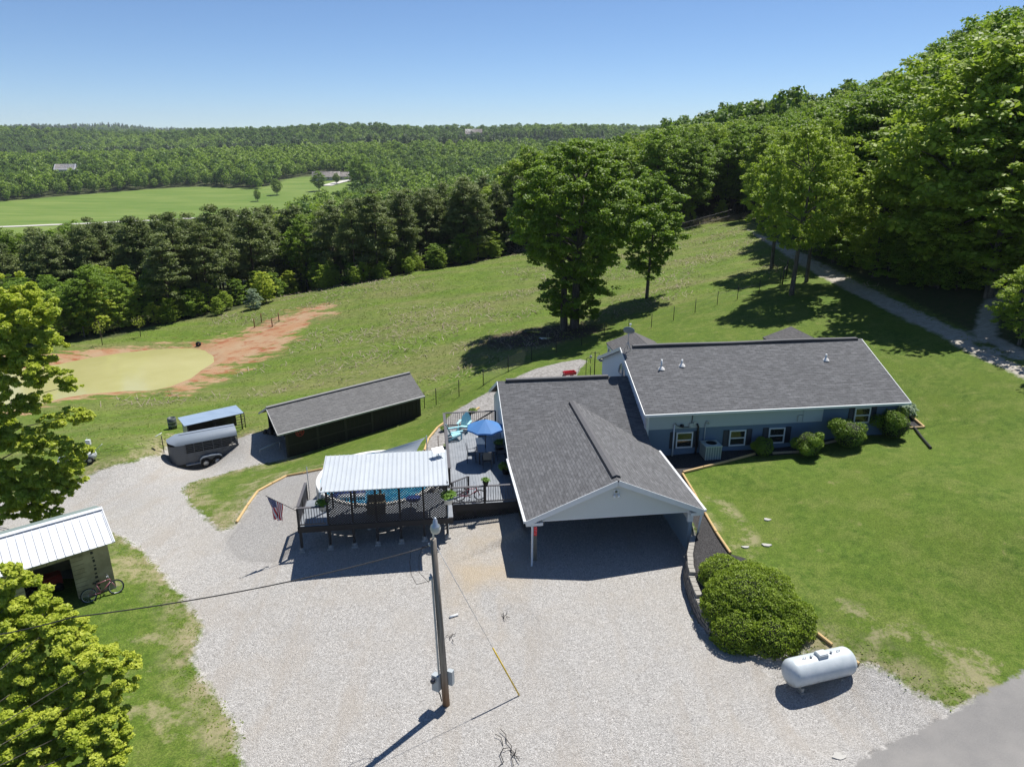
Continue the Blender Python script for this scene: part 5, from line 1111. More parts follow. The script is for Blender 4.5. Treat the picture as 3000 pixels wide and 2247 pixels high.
for a, b, r_, h_ in ((-.1,3.5,.3,.5),(.25,3.2,.25,.35),(-.4,3.7,.22,.3)): m.lathe(K(a,b,gz(*K(a,b,0).xy)), [(r_,0),(r_*.95,h_*.5),(r_*.5,h_*.9),(0,h_)], 8)
m.build('cover', M_black, tb_)
# horse trailer
hL, hR = Vector((-22.75,43.0,0)), Vector((-19.0,45.15,0)); he = (hR-hL).normalized(); hn = Vector((-he.y, he.x, 0)); HLn = 4.35
hg = gz(-20.8,44.3)
def T_(u, v, z): return hL+he*u+hn*v+Vector((0,0,hg+z))
ht = thing('horse_trailer', 'grey livestock trailer with a rounded roof, slatted side and two wheels', 'trailer', T_(2,.8,0))
M_tr = paint('trailer_grey', (.075,.088,.108), .45, var=.08); M_trr = paint('trailer_roof', (.22,.26,.31), .4, var=.06)
HW, H1, H2 = 1.65, 1.85, 2.35
def nose(z, r_=0.45, n=7):   # plan outline with a rounded nose at u=0
    o = [(HLn, 0)]; 
    for i in range(n): a = math.pi/2*i/(n-1); o.append((r_-r_*math.sin(a), r_-r_*math.cos(a)))
    for i in range(n): a = math.pi/2*i/(n-1); o.append((r_-r_*math.cos(a), HW-r_+r_*math.sin(a)))
    o.append((HLn, HW)); return [T_(u, v, z) for u, v in o]
m = MB(); lo, mid_, top = nose(.48), nose(1.22), nose(H1)
n_ = len(lo); m.add(lo+mid_, [(i,i+1,n_+i+1,n_+i) for i in range(n_-1)]); m.add([lo[0],lo[-1],mid_[-1],mid_[0]], [(0,1,2,3)]); m.poly(lo)
def nosepart(u1):
    a, b = [], []
    for z in (1.22, H1):
        o = [T_(u1,0,z)]+[p for p in nose(z)[1:-1]]+[T_(u1,HW,z)]; a.append(o)
    m.add(a[0]+a[1], [(i,i+1,len(a[0])+i+1,len(a[0])+i) for i in range(len(a[0])-1)])
nosepart(1.0); m.build('body', M_tr, ht)
m = MB(); nr = 9; rows_ = []
for i in range(nr+1):
    a = math.pi*i/nr; v = HW/2-HW/2*math.cos(a); z = H1+(H2-H1)*math.sin(a); ins = .35*(1-math.sin(a)) ; rows_.append([T_(0.0+.42*(1-abs(math.cos(a))*1.0)*0+ .45*(abs(math.cos(a))**3), v, H1 if False else z-.0)] + [T_(u, v, z) for u in (.6,HLn)])
front = [T_(-.02+.45*abs(math.cos(math.pi*i/nr))**3, HW/2-HW/2*math.cos(math.pi*i/nr), H1+.02+(H2-H1)*.35*math.sin(math.pi*i/nr)) for i in range(nr+1)]
G3 = [[front[i]]+rows_[i][1:] for i in range(nr+1)]; vs = [p for r_ in G3 for p in r_]
fs = [(i*3+j, (i+1)*3+j, (i+1)*3+j+1, i*3+j+1) for i in range(nr) for j in range(2)]
m.add(vs, fs, None, True); m.poly([r_[2] for r_ in G3]); m.build('roof', M_trr, ht)
m = MB(); m.beam(T_(.75,HW*.42,H2+.0), T_(HLn,HW*.42,H2+.0), .03, .03); m.build('roof_seam', M_tr, ht)
m = MB()
for v in (0, HW):
    for j in range(5): z = 1.30+j*.125; m.prism([T_(1.0,v,z),T_(HLn,v,z),T_(HLn,v,z+.055),T_(1.0,v,z+.055)], hn*.03)
m.prism([T_(1.0,0,H1-.06),T_(HLn,0,H1-.06),T_(HLn,0,H1+.02),T_(1.0,0,H1+.02)], hn*.04); m.build('side_slats', paint('slat_grey', (.05,.057,.068), .5), ht)['kind'] = 'stuff'
m = MB(); m.prism([T_(.5,.05,.5),T_(HLn-.1,.05,.5),T_(HLn-.1,HW-.05,.5),T_(.5,HW-.05,.5)], (0,0,.02)); m.prism([T_(1.0,HW-.06,1.2),T_(HLn,HW-.06,1.2),T_(HLn,HW-.06,H1),T_(1.0,HW-.06,H1)], hn*.02); m.build('interior', M_dark, ht)
for i, u in enumerate((1.02,1.55,2.1,2.75,3.3,3.95,HLn-.03)): m = MB(); m.prism([T_(u-.02,-.012,.55),T_(u+.02,-.012,.55),T_(u+.02,-.012,H1),T_(u-.02,-.012,H1)], hn*-.03); m.build('upright', M_tr, ht)
m = MB(); fp = [T_(1.75,-.02,.45),T_(1.82,-.02,.75),T_(1.98,-.02,.86),T_(2.5,-.02,.90),T_(3.0,-.02,.86),T_(3.17,-.02,.75),T_(3.25,-.02,.45)]
for a, b in zip(fp, fp[1:]): m.add([a,b,b-hn*.26,a-hn*.26,a-Vector((0,0,.07)),b-Vector((0,0,.07)),b-hn*.26-Vector((0,0,.07)),a-hn*.26-Vector((0,0,.07))], [(0,1,2,3),(3,2,6,7),(4,7,6,5)])
m.build('fender', M_trr, ht)
m = MB(); m.beam(T_(.9,-.1,.44), T_(1.76,-.1,.44), .2, .05); m.beam(T_(3.24,-.1,.44), T_(HLn,-.1,.44), .2, .05); m.build('running_board', M_trr, ht)
axh = Matrix.Rotation(math.atan2(he.y,he.x),3,'Z') @ Matrix.Rotation(math.pi/2,3,'X')
for u in (2.13,2.87): wheel(ht, T_(u,-.06,.31), .31, .19, axh)
for u in (2.13,2.87): wheel(ht, T_(u,HW+.02,.31), .31, .19, axh)
m = MB(); m.beam(T_(.2,.4,.5), T_(-.75,HW/2,.5), .06, .08); m.beam(T_(.2,HW-.4,.5), T_(-.75,HW/2,.5), .06, .08); m.beam(T_(-.7,HW/2,.5), T_(-.95,HW/2,.5), .08, .07); m.build('tongue', M_black, ht)
m = MB(); m.tube([T_(-.55,HW/2,.75), T_(-.55,HW/2,.0)], .035, 6); m.lathe(T_(-.55,HW/2,-.0), [(.09,0),(.09,.02),(0,.02)], 8); m.build('jack', M_black, ht)
m = MB(); m.beam(T_(HLn+.02,.02,.5), T_(HLn+.02,HW-.02,1.75), .02, .02); m.prism([T_(HLn+.01,.02,.5),T_(HLn+.01,HW-.02,.5),T_(HLn+.01,HW-.02,1.2),T_(HLn+.01,.02,1.2)], he*.03); m.build('rear_gate', M_tr, ht)
# metal roofed animal shelter behind the trailer
sh2 = thing('animal_shelter', 'low open shelter with a flat pale metal roof behind the livestock trailer', 'shelter', Vector((-22,48,-3)))
a, b, c_, d_ = Z(537,1248,-1.2), Z(712,1208,-1.1), Z(672,1180,-.85), Z(503,1213,-.95); m = MB()
a, b = Vector((-23.2,46.5,-1.2)), Vector((-19.85,48.95,-1.15)); ev_ = (b-a).normalized(); pn = Vector((-ev_.y, ev_.x, 0)); d_ = a+pn*2.0+Vector((0,0,.0)); c_ = b+pn*2.0
k = NT('galvanised_sheet'); oc = k.coord('Object'); M_sheet = k.fin(k.mix(k.rng(k.noise(k.map(oc, (.6,3,1), (0,0,.6)), 1.2, 4, .65), .5, .75), (.30,.39,.50), (.22,.30,.41)), .4, .2)
slab_roof(m, a, b, c_, d_, .03); 
m.build('roof', M_sheet, sh2)
for i in range(9): pass
for p in (a+ev_*.25+pn*.15, b-ev_*.2+pn*.15, c_-ev_*.2-pn*.1, d_+ev_*.25-pn*.1, (a+b)/2+pn*.15): m = MB(); g = gz(p.x, p.y); m.tube([(p.x,p.y,g-.05), (p.x,p.y,p.z-.03)], .045, 6); m.build('post', M_dark, sh2)
m = MB(); p0 = a+ev_*.2+pn*.2; p1 = d_+ev_*.2-pn*.1; g = gz(p0.x,p0.y)-.4; m.add([(p0.x,p0.y,g),(p1.x,p1.y,g),(p1.x,p1.y,p1.z-.03),(p0.x,p0.y,p0.z-.03)], [(0,1,2,3)]); m.build('side_panel', paint('sheet_side', (.34,.38,.36), .5), sh2)
m = MB(); p0, p1 = d_+ev_*.2-pn*.12, c_-ev_*.15-pn*.12; m.prism([(p0.x,p0.y,-3.6),(p1.x,p1.y,-3.6),(p1.x,p1.y,p1.z-.04),(p0.x,p0.y,p0.z-.04)], pn*.03); m.build('back_panel', M_black, sh2)
pg = thing('pipe_gate', 'dark tubular livestock gate under the edge of the metal shelter', 'gate', b); g = gz(b.x,b.y)
for i in range(6):
    z = g+.15+i*.2; m = MB(); m.tube([a+ev_*1.9+Vector((0,0,z-a.z)), b-ev_*.05+Vector((0,0,z-b.z)), b+pn*.3+ev_*.1+Vector((0,0,z-b.z))], .02, 5); m.build('bar', M_dark, pg)
m = MB(); 
m.tube([Vector((b.x,b.y,g)), Vector((b.x,b.y,g+1.25))], .03, 6); m.build('upright', M_dark, pg)
bl_ = Z(508,1262,-3.1); br = thing('water_barrel', 'dark grey barrel beside the metal shelter', 'barrel', Vector((bl_.x,bl_.y,gz(bl_.x,bl_.y)))); local(br); m = MB(); m.lathe((0,0,0), [(0,0),(.30,0),(.32,.3),(.31,.45),(.32,.6),(.30,.9),(.27,.9),(.27,.8),(0,.8)], 16); m.build('drum', paint('barrel_grey', (.07,.085,.09), .5), br)
m = MB(); m.lathe((0,0,0), [(.325,.31),(.335,.33),(.325,.35)], 16); m.lathe((0,0,0), [(.325,.59),(.335,.61),(.325,.63)], 16); m.build('hoop', M_galv, br)
# field mower seen behind the branches and small things
tz = G(262,1352); tq = thing('lawn_mower', 'white and black lawn machine half hidden behind the branches', 'mower', tz); local(tq); tq.rotation_euler = (0,0,.4)
m = MB(); m.lathe((0,0,.42), [(0,-.5),(.18,-.46),(.30,-.3),(.34,0),(.30,.3),(.18,.46),(0,.5)], 14, Matrix.Rotation(math.pi/2,3,'Y')); m.build('cowling', M_white, tq)
m = MB(); m.box((-1.0,0,.35), (1.3,.75,.22)); m.build('bed', M_galv, tq)
for x, y in ((.1,-.35),(.1,.35),(-1.3,-.4),(-1.3,.4)): wheel(tq, (x,y,.22), .22, .14, Matrix.Rotation(math.pi/2,3,'X'))
m = MB(); m.tube([(.2,0,.5),(.9,.1,1.05)], .015, 5); m.build('handle', M_galv, tq)
# fence posts and wire
FP = [(1244,1196),(1278,1186),(1345,1162),(1416,1130),(1489,1090),(1557,1056),(1629,1035),(1704,1012),(1770,990),(1841,978),(1908,960),(1973,939),(2036,917),(2101,893),(2160,878),(2223,862),(2284,840)]
FH = []
fn = thing('wire_fence', 'wire fence on thin steel posts winding between the lawn and the pasture', 'fence', G(1704,1012)); tops = []
M_fw = paint('fence_wire', (.05,.05,.048), .6)
for px, py in FP:
    g = G(px, py); m = MB(); m.tube([g, g+Vector((0,0,1.35))], .032, 5); m.build('post', M_black, fn); tops.append(g)
m = MB(); m2 = MB()
for i, (a, b) in enumerate(zip(tops, tops[1:])):
    if 3 <= i <= 7:
        for j in range(8): m.tube([a+Vector((0,0,.1+j*.15)), b+Vector((0,0,.1+j*.15))], .009, 4, False)
    else:
        for j in (.5,1.0): m2.tube([a+Vector((0,0,j)), b+Vector((0,0,j))], .006, 4, False)
m.build('woven_wire', M_fw, fn); m2.build('line_wire', M_fw, fn)
g = G(2292,835); 
f2 = thing('wire_fence', 'tall wire fence end with a brace by the pale green trees', 'fence', g)
for p in (g, g+Vector((1.6,3.4,.1))): m = MB(); m.tube([p, p+Vector((0,0,1.9))], .06, 6); m.build('post', M_black, f2)
m = MB(); m.tube([g+Vector((0,0,1.4)), g+Vector((1.6,3.4,1.5))], .04, 5); m.build('brace', M_black, f2)
f3 = thing('wire_fence', 'low wire fence on thin posts beside the shelter and the livestock trailer', 'fence', G(273,1354)); tops = []
for px, py in ((120,1398),(273,1354),(481,1326)): g = G(px, py); tops.append(g); m = MB(); m.tube([g, g+Vector((0,0,1.25))], .03, 5); m.build('post', M_black, f3)
m = MB()
for a, b in zip(tops, tops[1:]):
    for j in range(5): m.tube([a+Vector((0,0,.15+j*.22)), b+Vector((0,0,.15+j*.22))], .006, 4, False)
m.build('woven_wire', M_fw, f3)
g = tops[1]+Vector((0,0,1.3)); fe = thing('fence_charger', 'small white box on a thin post by the lane', 'charger', g); m = MB(); m.box(g+Vector((-.05,0,.1)), (.28,.16,.30)); m.build('case', M_white, fe); m = MB(); m.tube([g+Vector((-.05,0,.24)), g+Vector((-.08,0,.42))], .01, 4); m.build('antenna', M_galv, fe)
g = tops[2]+Vector((0,0,1.3)); fe = thing('solar_panel', 'small white tilted solar panel on the post beside the livestock trailer', 'solar panel', g); m = MB(); m.box(g+Vector((-.18,0,.02)), (.42,.28,.03), Matrix.Rotation(-.5,3,'Y')); m.build('panel', M_white, fe); m = MB(); m.tube([g-Vector((0,0,.1)), g+Vector((-.1,0,.0))], .015, 4); m.build('bracket', M_galv, fe)
# sapling guard on the clay bank
g0, g1 = G(746,960), G(798,958); tgd = thing('sapling_guard', 'square wire guard on four stakes on the clay bank above the pond', 'tree guard', g0)
dd = (g1-g0).normalized(); dn = Vector((-dd.y, dd.x, 0)); ln = (g1-g0).length; cr_ = [g0, g1, g1+dn*1.8, g0+dn*1.8]
for p in cr_: m = MB(); p = Vector((p.x,p.y,gz(p.x,p.y))); m.tube([p, p+Vector((0,0,1.15))], .06, 6); m.build('stake', paint('rust', ()), tgd)
m = MB()
for i in range(4):
    a, b = cr_[i], cr_[(i+1)%4]
    for j in range(5): m.tube([Vector((a.x,a.y,gz(a.x,a.y)+.1+j*.22)), Vector((b.x,b.y,gz(b.x,b.y)+.1+j*.22))], .008, 4, False)
m.build('woven_wire', M_fw, tgd)
g = G(582,1013); m = MB(); m.lathe(g+Vector((0,0,.2)), [(.12,-.2),(.26,-.2),(.3,-.1),(.3,.1),(.26,.2),(.12,.2)], 14, Matrix.Rotation(1.2,3,'X')); tag(m.build('old_tyre', M_tyre), 'black tyre lying at the far shore of the pond', 'tyre')
# behind the house
wg = G(1668,1108); wagon = thing('garden_wagon', 'small red pull wagon on the rock path behind the lower roof', 'wagon', wg); local(wagon); wagon.rotation_euler = (0,0,.3)
m = MB(); m.box((0,0,.35), (.95,.5,.04)); 
for a in (-.24,.24): m.box((0,a,.45), (.95,.03,.2))
for a in (-.46,.46): m.box((a,0,.45), (.03,.5,.2))
m.build('tub', paint('wagon_red', (.55,.03,.06), .4), wagon)
for x in (-.33,.33):
    for y in (-.3,.3): wheel(wagon, (x,y,.14), .14, .07, Matrix.Rotation(math.pi/2,3,'X'))
m = MB(); m.tube([(.45,0,.3),(.75,0,.45),(.8,0,.9)], .015, 5); m.build('handle', M_black, wagon)
lg = G(1741,1104); lp = thing('garden_lamp_post', 'black lamp post with two hanging globe lanterns behind the lower roof', 'lamp post', lg); m = MB(); m.tube([lg, lg+Vector((0,0,2.0))], .04, 6); m.tube([lg+Vector((-.32,0,1.75)), lg+Vector((-.3,0,1.95)), lg+Vector((0,0,1.9)), lg+Vector((.3,0,1.95)), lg+Vector((.32,0,1.75))], .02, 5); m.build('post', M_black, lp)
for a in (-.32,.32): m = MB(); m.lathe(lg+Vector((a,0,1.6)), [(0,-.12),(.08,-.1),(.11,0),(.07,.1),(0,.14)], 10); m.build('lantern', paint('lantern_glass', (.45,.44,.42), .1), lp)
lg = G(1716,1108); hk = thing('plant_hook', 'black shepherd hook stand beside the garden lamp post', 'hook'); m = MB(); m.tube([lg, lg+Vector((0,0,1.5)), lg+Vector((.12,0,1.65)), lg+Vector((.3,0,1.5)), lg+Vector((.32,0,1.2))], .025, 5); m.tube([lg+Vector((.35,.1,0)), lg+Vector((.35,.1,.9))], .03, 5); m.build('hook_rod', M_black, hk)
# litter in the yard
g = G(1325,1808); m = MB(); m.tube([g+Vector((-.1,-.05,.05)), g+Vector((.22,.12,.05))], .045, 8); tag(m.build('plastic_pipe', M_white), 'short piece of white pipe lying in the gravel', 'pipe')
def sticks(name, label, px, py, sc_, n, seed, mat):
    r = random.Random(seed); g = G(px, py); m = MB()
    for i in range(n):
        a = r.uniform(0,6.28); p = g+Vector((r.uniform(-.2,.2)*sc_, r.uniform(-.3,.3)*sc_, .02)); m.tube([p, p+Vector((math.cos(a)*.18*sc_, math.sin(a)*.25*sc_, .05)), p+Vector((math.cos(a+.5)*.3*sc_, math.sin(a+.5)*.5*sc_, r.uniform(.02,.1)))], .012, 4)
    return tag(m.build(name, mat, None, g), label, 'twig')
sticks('fallen_twig', 'dark fallen twig on the gravel at the bottom of the yard', 1495, 2205, 1.2, 9, 3, M_dark); sticks('fallen_twig', 'small dry twig in the gravel right of the white pipe', 1480, 1810, .5, 5, 4, M_dark); sticks('fallen_twig', 'small dry twig in the gravel near the utility pole', 1321, 1866, .5, 5, 5, M_dark)
M_stone = paint('flat_stone', (.42,.41,.38), .9, var=.2, bump=.01)
for i, (px, py, r_, lb) in enumerate([(2184,1604,.16,'flat pale stone in the lawn left of the pair, beside the hedge top'),(2245,1598,.2,'longest flat pale stone in the lawn above the hedge'),(2247,1523,.16,'flat pale stone in the lawn beside the carport'),(2456,2216,.2,'round grey stone at the road edge'),(1050,1398+300,.1,'small grey stone in the yard below the deck')][:4]):
    g = G(px, py); m = MB(); pr = [(g+Vector((r_*math.cos(a)*(1+.3*math.sin(3*a+i)), r_*.6*math.sin(a)*(1+.25*math.cos(2*a+i)), 0))) for a in [j*math.pi/6 for j in range(12)]]; m.prism(pr, (0,0,.05)); tag(m.build('flat_stone', M_stone, None, g), lb, 'stone')
# a faint power line over the pasture
for dz, lb in ((0,'upper thin power line crossing in front of the dark wood'),(-.9,'lower thin power line crossing in front of the dark wood')):
    m = MB(); a, b = Yd(860,905,96)+Vector((0,0,dz)), Yd(2330,560,118)+Vector((0,0,dz)); q = [a.lerp(b, i/30)-Vector((0,0,4*1.2*(i/30)*(1-i/30))) for i in range(31)]; m.tube(q, .022, 4, False); tag(m.build('power_line', M_black), lb, 'cable', 'power lines over the pasture')
# ---------------------------------------------------------------- far houses and lane
def gable_house(name, label, px, py, w, d, h, rh, rot, Mr, Mw, dist=None, hip=False):
    g = G(px, py); t = thing(name, label, 'house', g, 0); local(t); t.rotation_euler = (0,0,rot)
    m = MB(); m.box((0,0,h/2-1), (w,d,h+2)); m.prism([(-w/2,-d/2,h),(-w/2,d/2,h),(-w/2,0,h+rh)], (w,0,0)); m.build('wall', Mw, t)
    m = MB(); o_ = .5; slab_roof(m, (-w/2-o_,-d/2-o_,h-o_*rh/d*2), (w/2+o_,-d/2-o_,h-o_*rh/d*2), (w/2+o_-(d/2 if hip else 0),0,h+rh), (-w/2-o_+(d/2 if hip else 0),0,h+rh), .25); slab_roof(m, (w/2+o_,d/2+o_,h-o_*rh/d*2), (-w/2-o_,d/2+o_,h-o_*rh/d*2), (-w/2-o_+(d/2 if hip else 0),0,h+rh), (w/2+o_-(d/2 if hip else 0),0,h+rh), .25); m.build('roof', Mr, t)
    n = max(2, int(w/4))
    for i in range(n): m = MB(); m.box((-w/2+(i+.5)*w/n, -d/2-.03, h*.55), (1.3,.08,1.3)); m.build('window', M_glass, t)
    return t
M_fr = paint('far_grey_roof', (.20,.19,.19), .8); M_fw2 = paint('far_pale_wall', (.50,.45,.40), .7); M_fr2 = paint('far_tan_roof', (.40,.34,.32), .8)
gable_house('farmhouse', 'long grey roofed farmhouse on the rise beyond the far meadow', 958, 528, 24, 12, 3.2, 4.2, .12, M_fr, M_fw2)
gable_house('farm_garage', 'smaller grey roofed building beside the far farmhouse', 1006, 526, 10, 10, 3, 3.5, .3, M_fr, M_fw2)
gable_house('hilltop_house', 'large pale house among the trees on the far ridge', 1388, 418, 30, 18, 15, 8, .1, M_fr2, paint('far_white_wall', (.62,.60,.56), .6))
gable_house('hidden_house', 'small pale roof showing among the far trees on the left hillside', 203, 540, 16, 10, 13, 4, .2, paint('far_light_roof', (.55,.57,.62), .5), M_fw2)
def ribbon(name, label, pts, w, mat, up=.25):
    P = GP(pts); m = MB(); L, R = [], []
    for i, p in enumerate(P):
        d = (P[min(i+1,len(P)-1)]-P[max(i-1,0)]); d.z = 0; d.normalize(); n = Vector((-d.y,d.x,0)); L.append(p+n*w/2+Vector((0,0,up))); R.append(p-n*w/2+Vector((0,0,up)))
    m.add(L+R, [(i,len(P)+i,len(P)+i+1,i+1) for i in range(len(P)-1)]); o = m.build(name, mat); o['kind'] = 'structure'; o['label'] = label
M_lane = paint('pale_lane', (.52,.50,.46), .9)
ribbon('far_road', 'pale road along the near edge of the far meadow', [(-60,668),(60,664),(150,660),(240,657),(330,652),(420,648),(500,644),(560,641),(640,636),(720,632)], 6, M_lane)
ribbon('far_driveway', 'pale curved driveway of the far farmhouse', [(1040,528),(1015,531),(1000,534),(985,538),(970,542),(958,546)], 9, M_lane, .5)
# ---------------------------------------------------------------- trees
L_dec = leafmat('broad_leaf', (.060,.130,.010), (.310,.470,.045), .42, hue=.85)
L_pale = leafmat('pale_broad_leaf', (.160,.260,.020), (.480,.600,.072), .46, hue=.25)
L_yel = leafmat('young_yellow_leaf', (.34,.44,.030), (.72,.77,.11), .5, hue=.1)
L_pine = leafmat('pine_needles', (.075,.110,.030), (.230,.280,.080), .25, .6, .4)
k = NT('bark'); oc = k.coord('Object'); M_bark = k.fin(k.mix(k.rng(k.noise(k.map(oc, (6,6,1.2)), 1, 4, .7), .35, .65), (.045,.038,.030), (.15,.13,.105)), .95)
k = NT('pine_bark'); oc = k.coord('Object'); M_pbark = k.fin(k.mix(k.noise(k.map(oc, (5,5,1)), 1, 4, .7), (.035,.026,.020), (.13,.095,.07)), .95)
def trunk_mesh(name, pts_r, mat):
    m = MB()
    for pts, rs in pts_r: m.tube(pts, rs, 7, False)
    me = bpy.data.meshes.new(name); me.from_pydata([tuple(p) for p in m.v], [], m.f); me.polygons.foreach_set('use_smooth', [True]*len(m.f)); me.materials.append(mat); me.update(); return me
def crown_clumps(prof, n, cr, r, squash=.65, inner=.45):
    zs = np.array([p[0] for p in prof]); ws = np.array([p[1] for p in prof]); w_ = np.maximum(ws, .3); cdf = np.cumsum((w_[1:]+w_[:-1])/2*np.diff(zs)); cdf /= cdf[-1]
    u = (np.arange(n)+r.random(n))/n; z = np.interp(u, np.concatenate([[0], cdf]), zs); R_ = np.interp(z, zs, ws)
    a = np.arange(n)*2.39996+r.random(n)*.9; f = inner+(1-inner)*r.random(n)**.6; rad = np.maximum(0, R_-cr*.5)*f
    c_ = np.stack([rad*np.cos(a), rad*np.sin(a), z], 1); s_ = cr*(.65+.7*r.random(n)); return c_, np.stack([s_, s_, s_*squash], 1)
def sprays(cl, rs_, r, k_=9, f0=.24, f1=.20):
    a, b = [], []
    for c_, q in zip(cl, rs_):
        for _ in range(k_):
            d = r.normal(size=3); d /= np.linalg.norm(d); a.append(np.array(c_)+d*np.array(q)*(.5+.75*r.random())); s_ = q[0]*(f0+f1*r.random()); b.append((s_*1.25, s_*1.25, s_*.6))
    return np.array(a), np.array(b)
def limbs(cl, H, z0, r0, r, lean=(0,0), k_=14, twin=None):
    out = [([Vector((0,0,-.4)), Vector((lean[0]*.3,lean[1]*.3,H*.3)), Vector((lean[0],lean[1],H*.62)), Vector((lean[0]*1.2,lean[1]*1.2,H*.85))], [r0*1.25, r0*.85, r0*.5, r0*.12])]
    if twin: out.append(([Vector((twin[0],twin[1],-.4)), Vector((twin[0]*1.1,twin[1]*1.2,H*.3)), Vector((twin[0]*2,twin[1]*2,H*.6))], [r0, r0*.7, r0*.25]))
    for i in r.choice(len(cl), min(k_, len(cl)), replace=False):
        c_ = Vector(cl[i]); zb_ = max(z0, min(H*.75, c_.z-.35*Vector((c_.x,c_.y,0)).length-.3)); b = Vector((lean[0]*zb_/H, lean[1]*zb_/H, zb_)); mid_ = b.lerp(c_, .5)+Vector((0,0,.25)); out.append(([b, mid_, c_], [r0*.33, r0*.2, r0*.06]))
    return out
def crown_mesh(name, cs_, rs_, n, size, r, shell=.8, up=.85, aspect=1.5, tintz=None, seed=1):
    P_, D_, ids = blob_points(cs_, rs_, n, r, shell); ct = r.random(len(cs_)); tint = np.clip(ct[ids]*.6+.4*r.random(n), 0, 1)
    return leaf_mesh(name, P_, D_*.55+r.normal(size=P_.shape)*.55+np.array([0,0,up]), size, tint, aspect, seed)
def tree_kind(seed, H, prof, nc, cr, n, leaf, r0=.22, lean=(0,0), squash=.65, twin=None, k_=14, aspect=1.5):
    r = np.random.default_rng(seed); cl, rs_ = crown_clumps([(z*H, w_) for z, w_ in prof], nc, cr, r, squash)
    tm = trunk_mesh('tree_trunk', limbs(cl, H, prof[0][0]*H, r0, r, lean, k_, twin), M_bark); cl, rs_ = sprays(cl, rs_, r); cm = crown_mesh('tree_crown', cl, rs_, n, leaf, r, aspect=aspect, seed=seed); return tm, cm
def plant_tree(name, label, kind, loc, rz=0., sc=1., mat=L_dec, cat='tree', group=None, nm2='crown'):
    t = bpy.data.objects.new(name, None); COL.objects.link(t); t.empty_display_size = .5; t.location = loc; t.rotation_euler = (0,0,rz); t.scale = sc if isinstance(sc, tuple) else (sc,)*3; tag(t, label, cat, group)
    for me, nm in ((kind[0], 'trunk'), (kind[1], nm2)):
        o = bpy.data.objects.new(nm, me); COL.objects.link(o); o.parent = t
        if nm == nm2 and mat is not None:
            if not me.materials: me.materials.append(mat)
            if me.materials[0] != mat: o.material_slots[0].link = 'OBJECT'; o.material_slots[0].material = mat
    return t
# the big pair in the pasture
kb = tree_kind(11, 18, [(.09,2.4),(.16,3.8),(.24,3.7),(.30,2.3),(.38,4.0),(.50,5.7),(.60,6.9),(.72,7.3),(.82,5.9),(.92,3.6),(1.0,1.0)], 120, 1.35, 80000, .19, .42, (.6,.4), .62, (-1.0,.3), 34)
plant_tree('oak_tree', 'largest dark green tree, twin trunked, alone in the pasture beside the mud puddle', kb, G(1682,962), .3, 1.0, L_dec)
ks = tree_kind(12, 13, [(.22,1.0),(.32,2.4),(.45,3.3),(.6,3.6),(.75,3.2),(.9,2.0),(1.0,.6)], 60, 1.0, 20000, .19, .17, (.3,0), .6, None, 16)
plant_tree('pasture_tree', 'slim single trunked tree standing just right of the big twin trunked tree', ks, G(1894,874), 0, 1.0, L_dec)
# pale trees by the fence
kp = tree_kind(13, 15, [(.30,1.6),(.38,3.6),(.48,4.6),(.60,5.2),(.75,5.0),(.88,3.6),(1.0,1.2)], 80, 1.05, 26000, .17, .24, (.4,-.2), .5, None, 22)
plant_tree('ash_tree', 'pale green open crowned tree with a dark trunk in front of the dirt track', kp, G(2318,864), .4, (.84,.84,.97), L_pale)
plant_tree('ash_tree', 'pale green tree behind the wire fence end, its trunk standing in the pasture', kp, G(2260,787), 2.4, (.78,.78,.95), L_pale)
plant_tree('ash_tree', 'dark trunked pale tree right beside the dirt track, second of the pair', kp, G(2362,826), 4.2, (.72,.72,1.0), L_pale)
# generic kinds
KD = [tree_kind(30+i, 16, pf, 52, 1.5, 15000, .24, .24, (random.uniform(-.5,.5), random.uniform(-.5,.5)), .62, None, 9) for i, pf in enumerate([
    [(.24,1.5),(.36,3.8),(.5,4.8),(.65,4.9),(.8,4.2),(.92,2.8),(1,.8)], [(.18,2.0),(.3,3.6),(.45,4.3),(.62,4.6),(.78,3.9),(.9,2.6),(1,.9)],
    [(.32,1.6),(.42,3.6),(.55,4.4),(.7,4.5),(.84,3.8),(.95,2.2),(1,.8)], [(.15,2.6),(.3,4.6),(.45,5.2),(.6,5.2),(.75,4.4),(.9,3.0),(1,1.0)]])]
KE = [tree_kind(40+i, 7, pf, 34, .8, 7500, .17, .09, (0,0), .6, None, 7) for i, pf in enumerate([[(.04,1.4),(.2,2.3),(.45,2.6),(.7,2.0),(.9,1.1),(1,.4)], [(.1,1.2),(.3,2.0),(.55,2.4),(.8,1.7),(1,.5)]])]
def pine_kind(seed, H=14):
    r = np.random.default_rng(seed); cs_, rs_, br = [], [], []
    lv = np.linspace(.26, .97, 16)
    for li, f in enumerate(lv):
        g = (f-.26)/.71; L = 2.9*(1-g**1.7)*(.55+.45*min(1, g*3.2))+.35
        for q in range(5 if g < .8 else 3):
            if g < .25 and r.random() < .3: continue
            a = r.random()*6.283; l = L*(.7+.45*r.random()); z = H*f+r.normal()*.2
            tip_ = np.array([l*math.cos(a), l*math.sin(a), z+l*.18]); cs_.append(tip_); s = .62+.35*r.random(); rs_.append((s*1.15, s*1.15, s*.5)); br.append(([Vector((0,0,z-.3)), Vector(tip_)], [.05, .02]))
            if l > 1.4: cs_.append(tip_*[.55,.55,1]); rs_.append((s, s, s*.42))
    tr = [([Vector((0,0,-.4)), Vector((.1,.05,H*.5)), Vector((.05,0,H*.97))], [.19,.13,.03])]+br[::2]
    cm = crown_mesh('pine_crown', np.array(cs_), np.array(rs_), 11000, .15, r, .95, .8, 2.6, seed=seed)
    return trunk_mesh('pine_trunk', tr, M_pbark), cm
KP = [pine_kind(60+i) for i in range(4)]
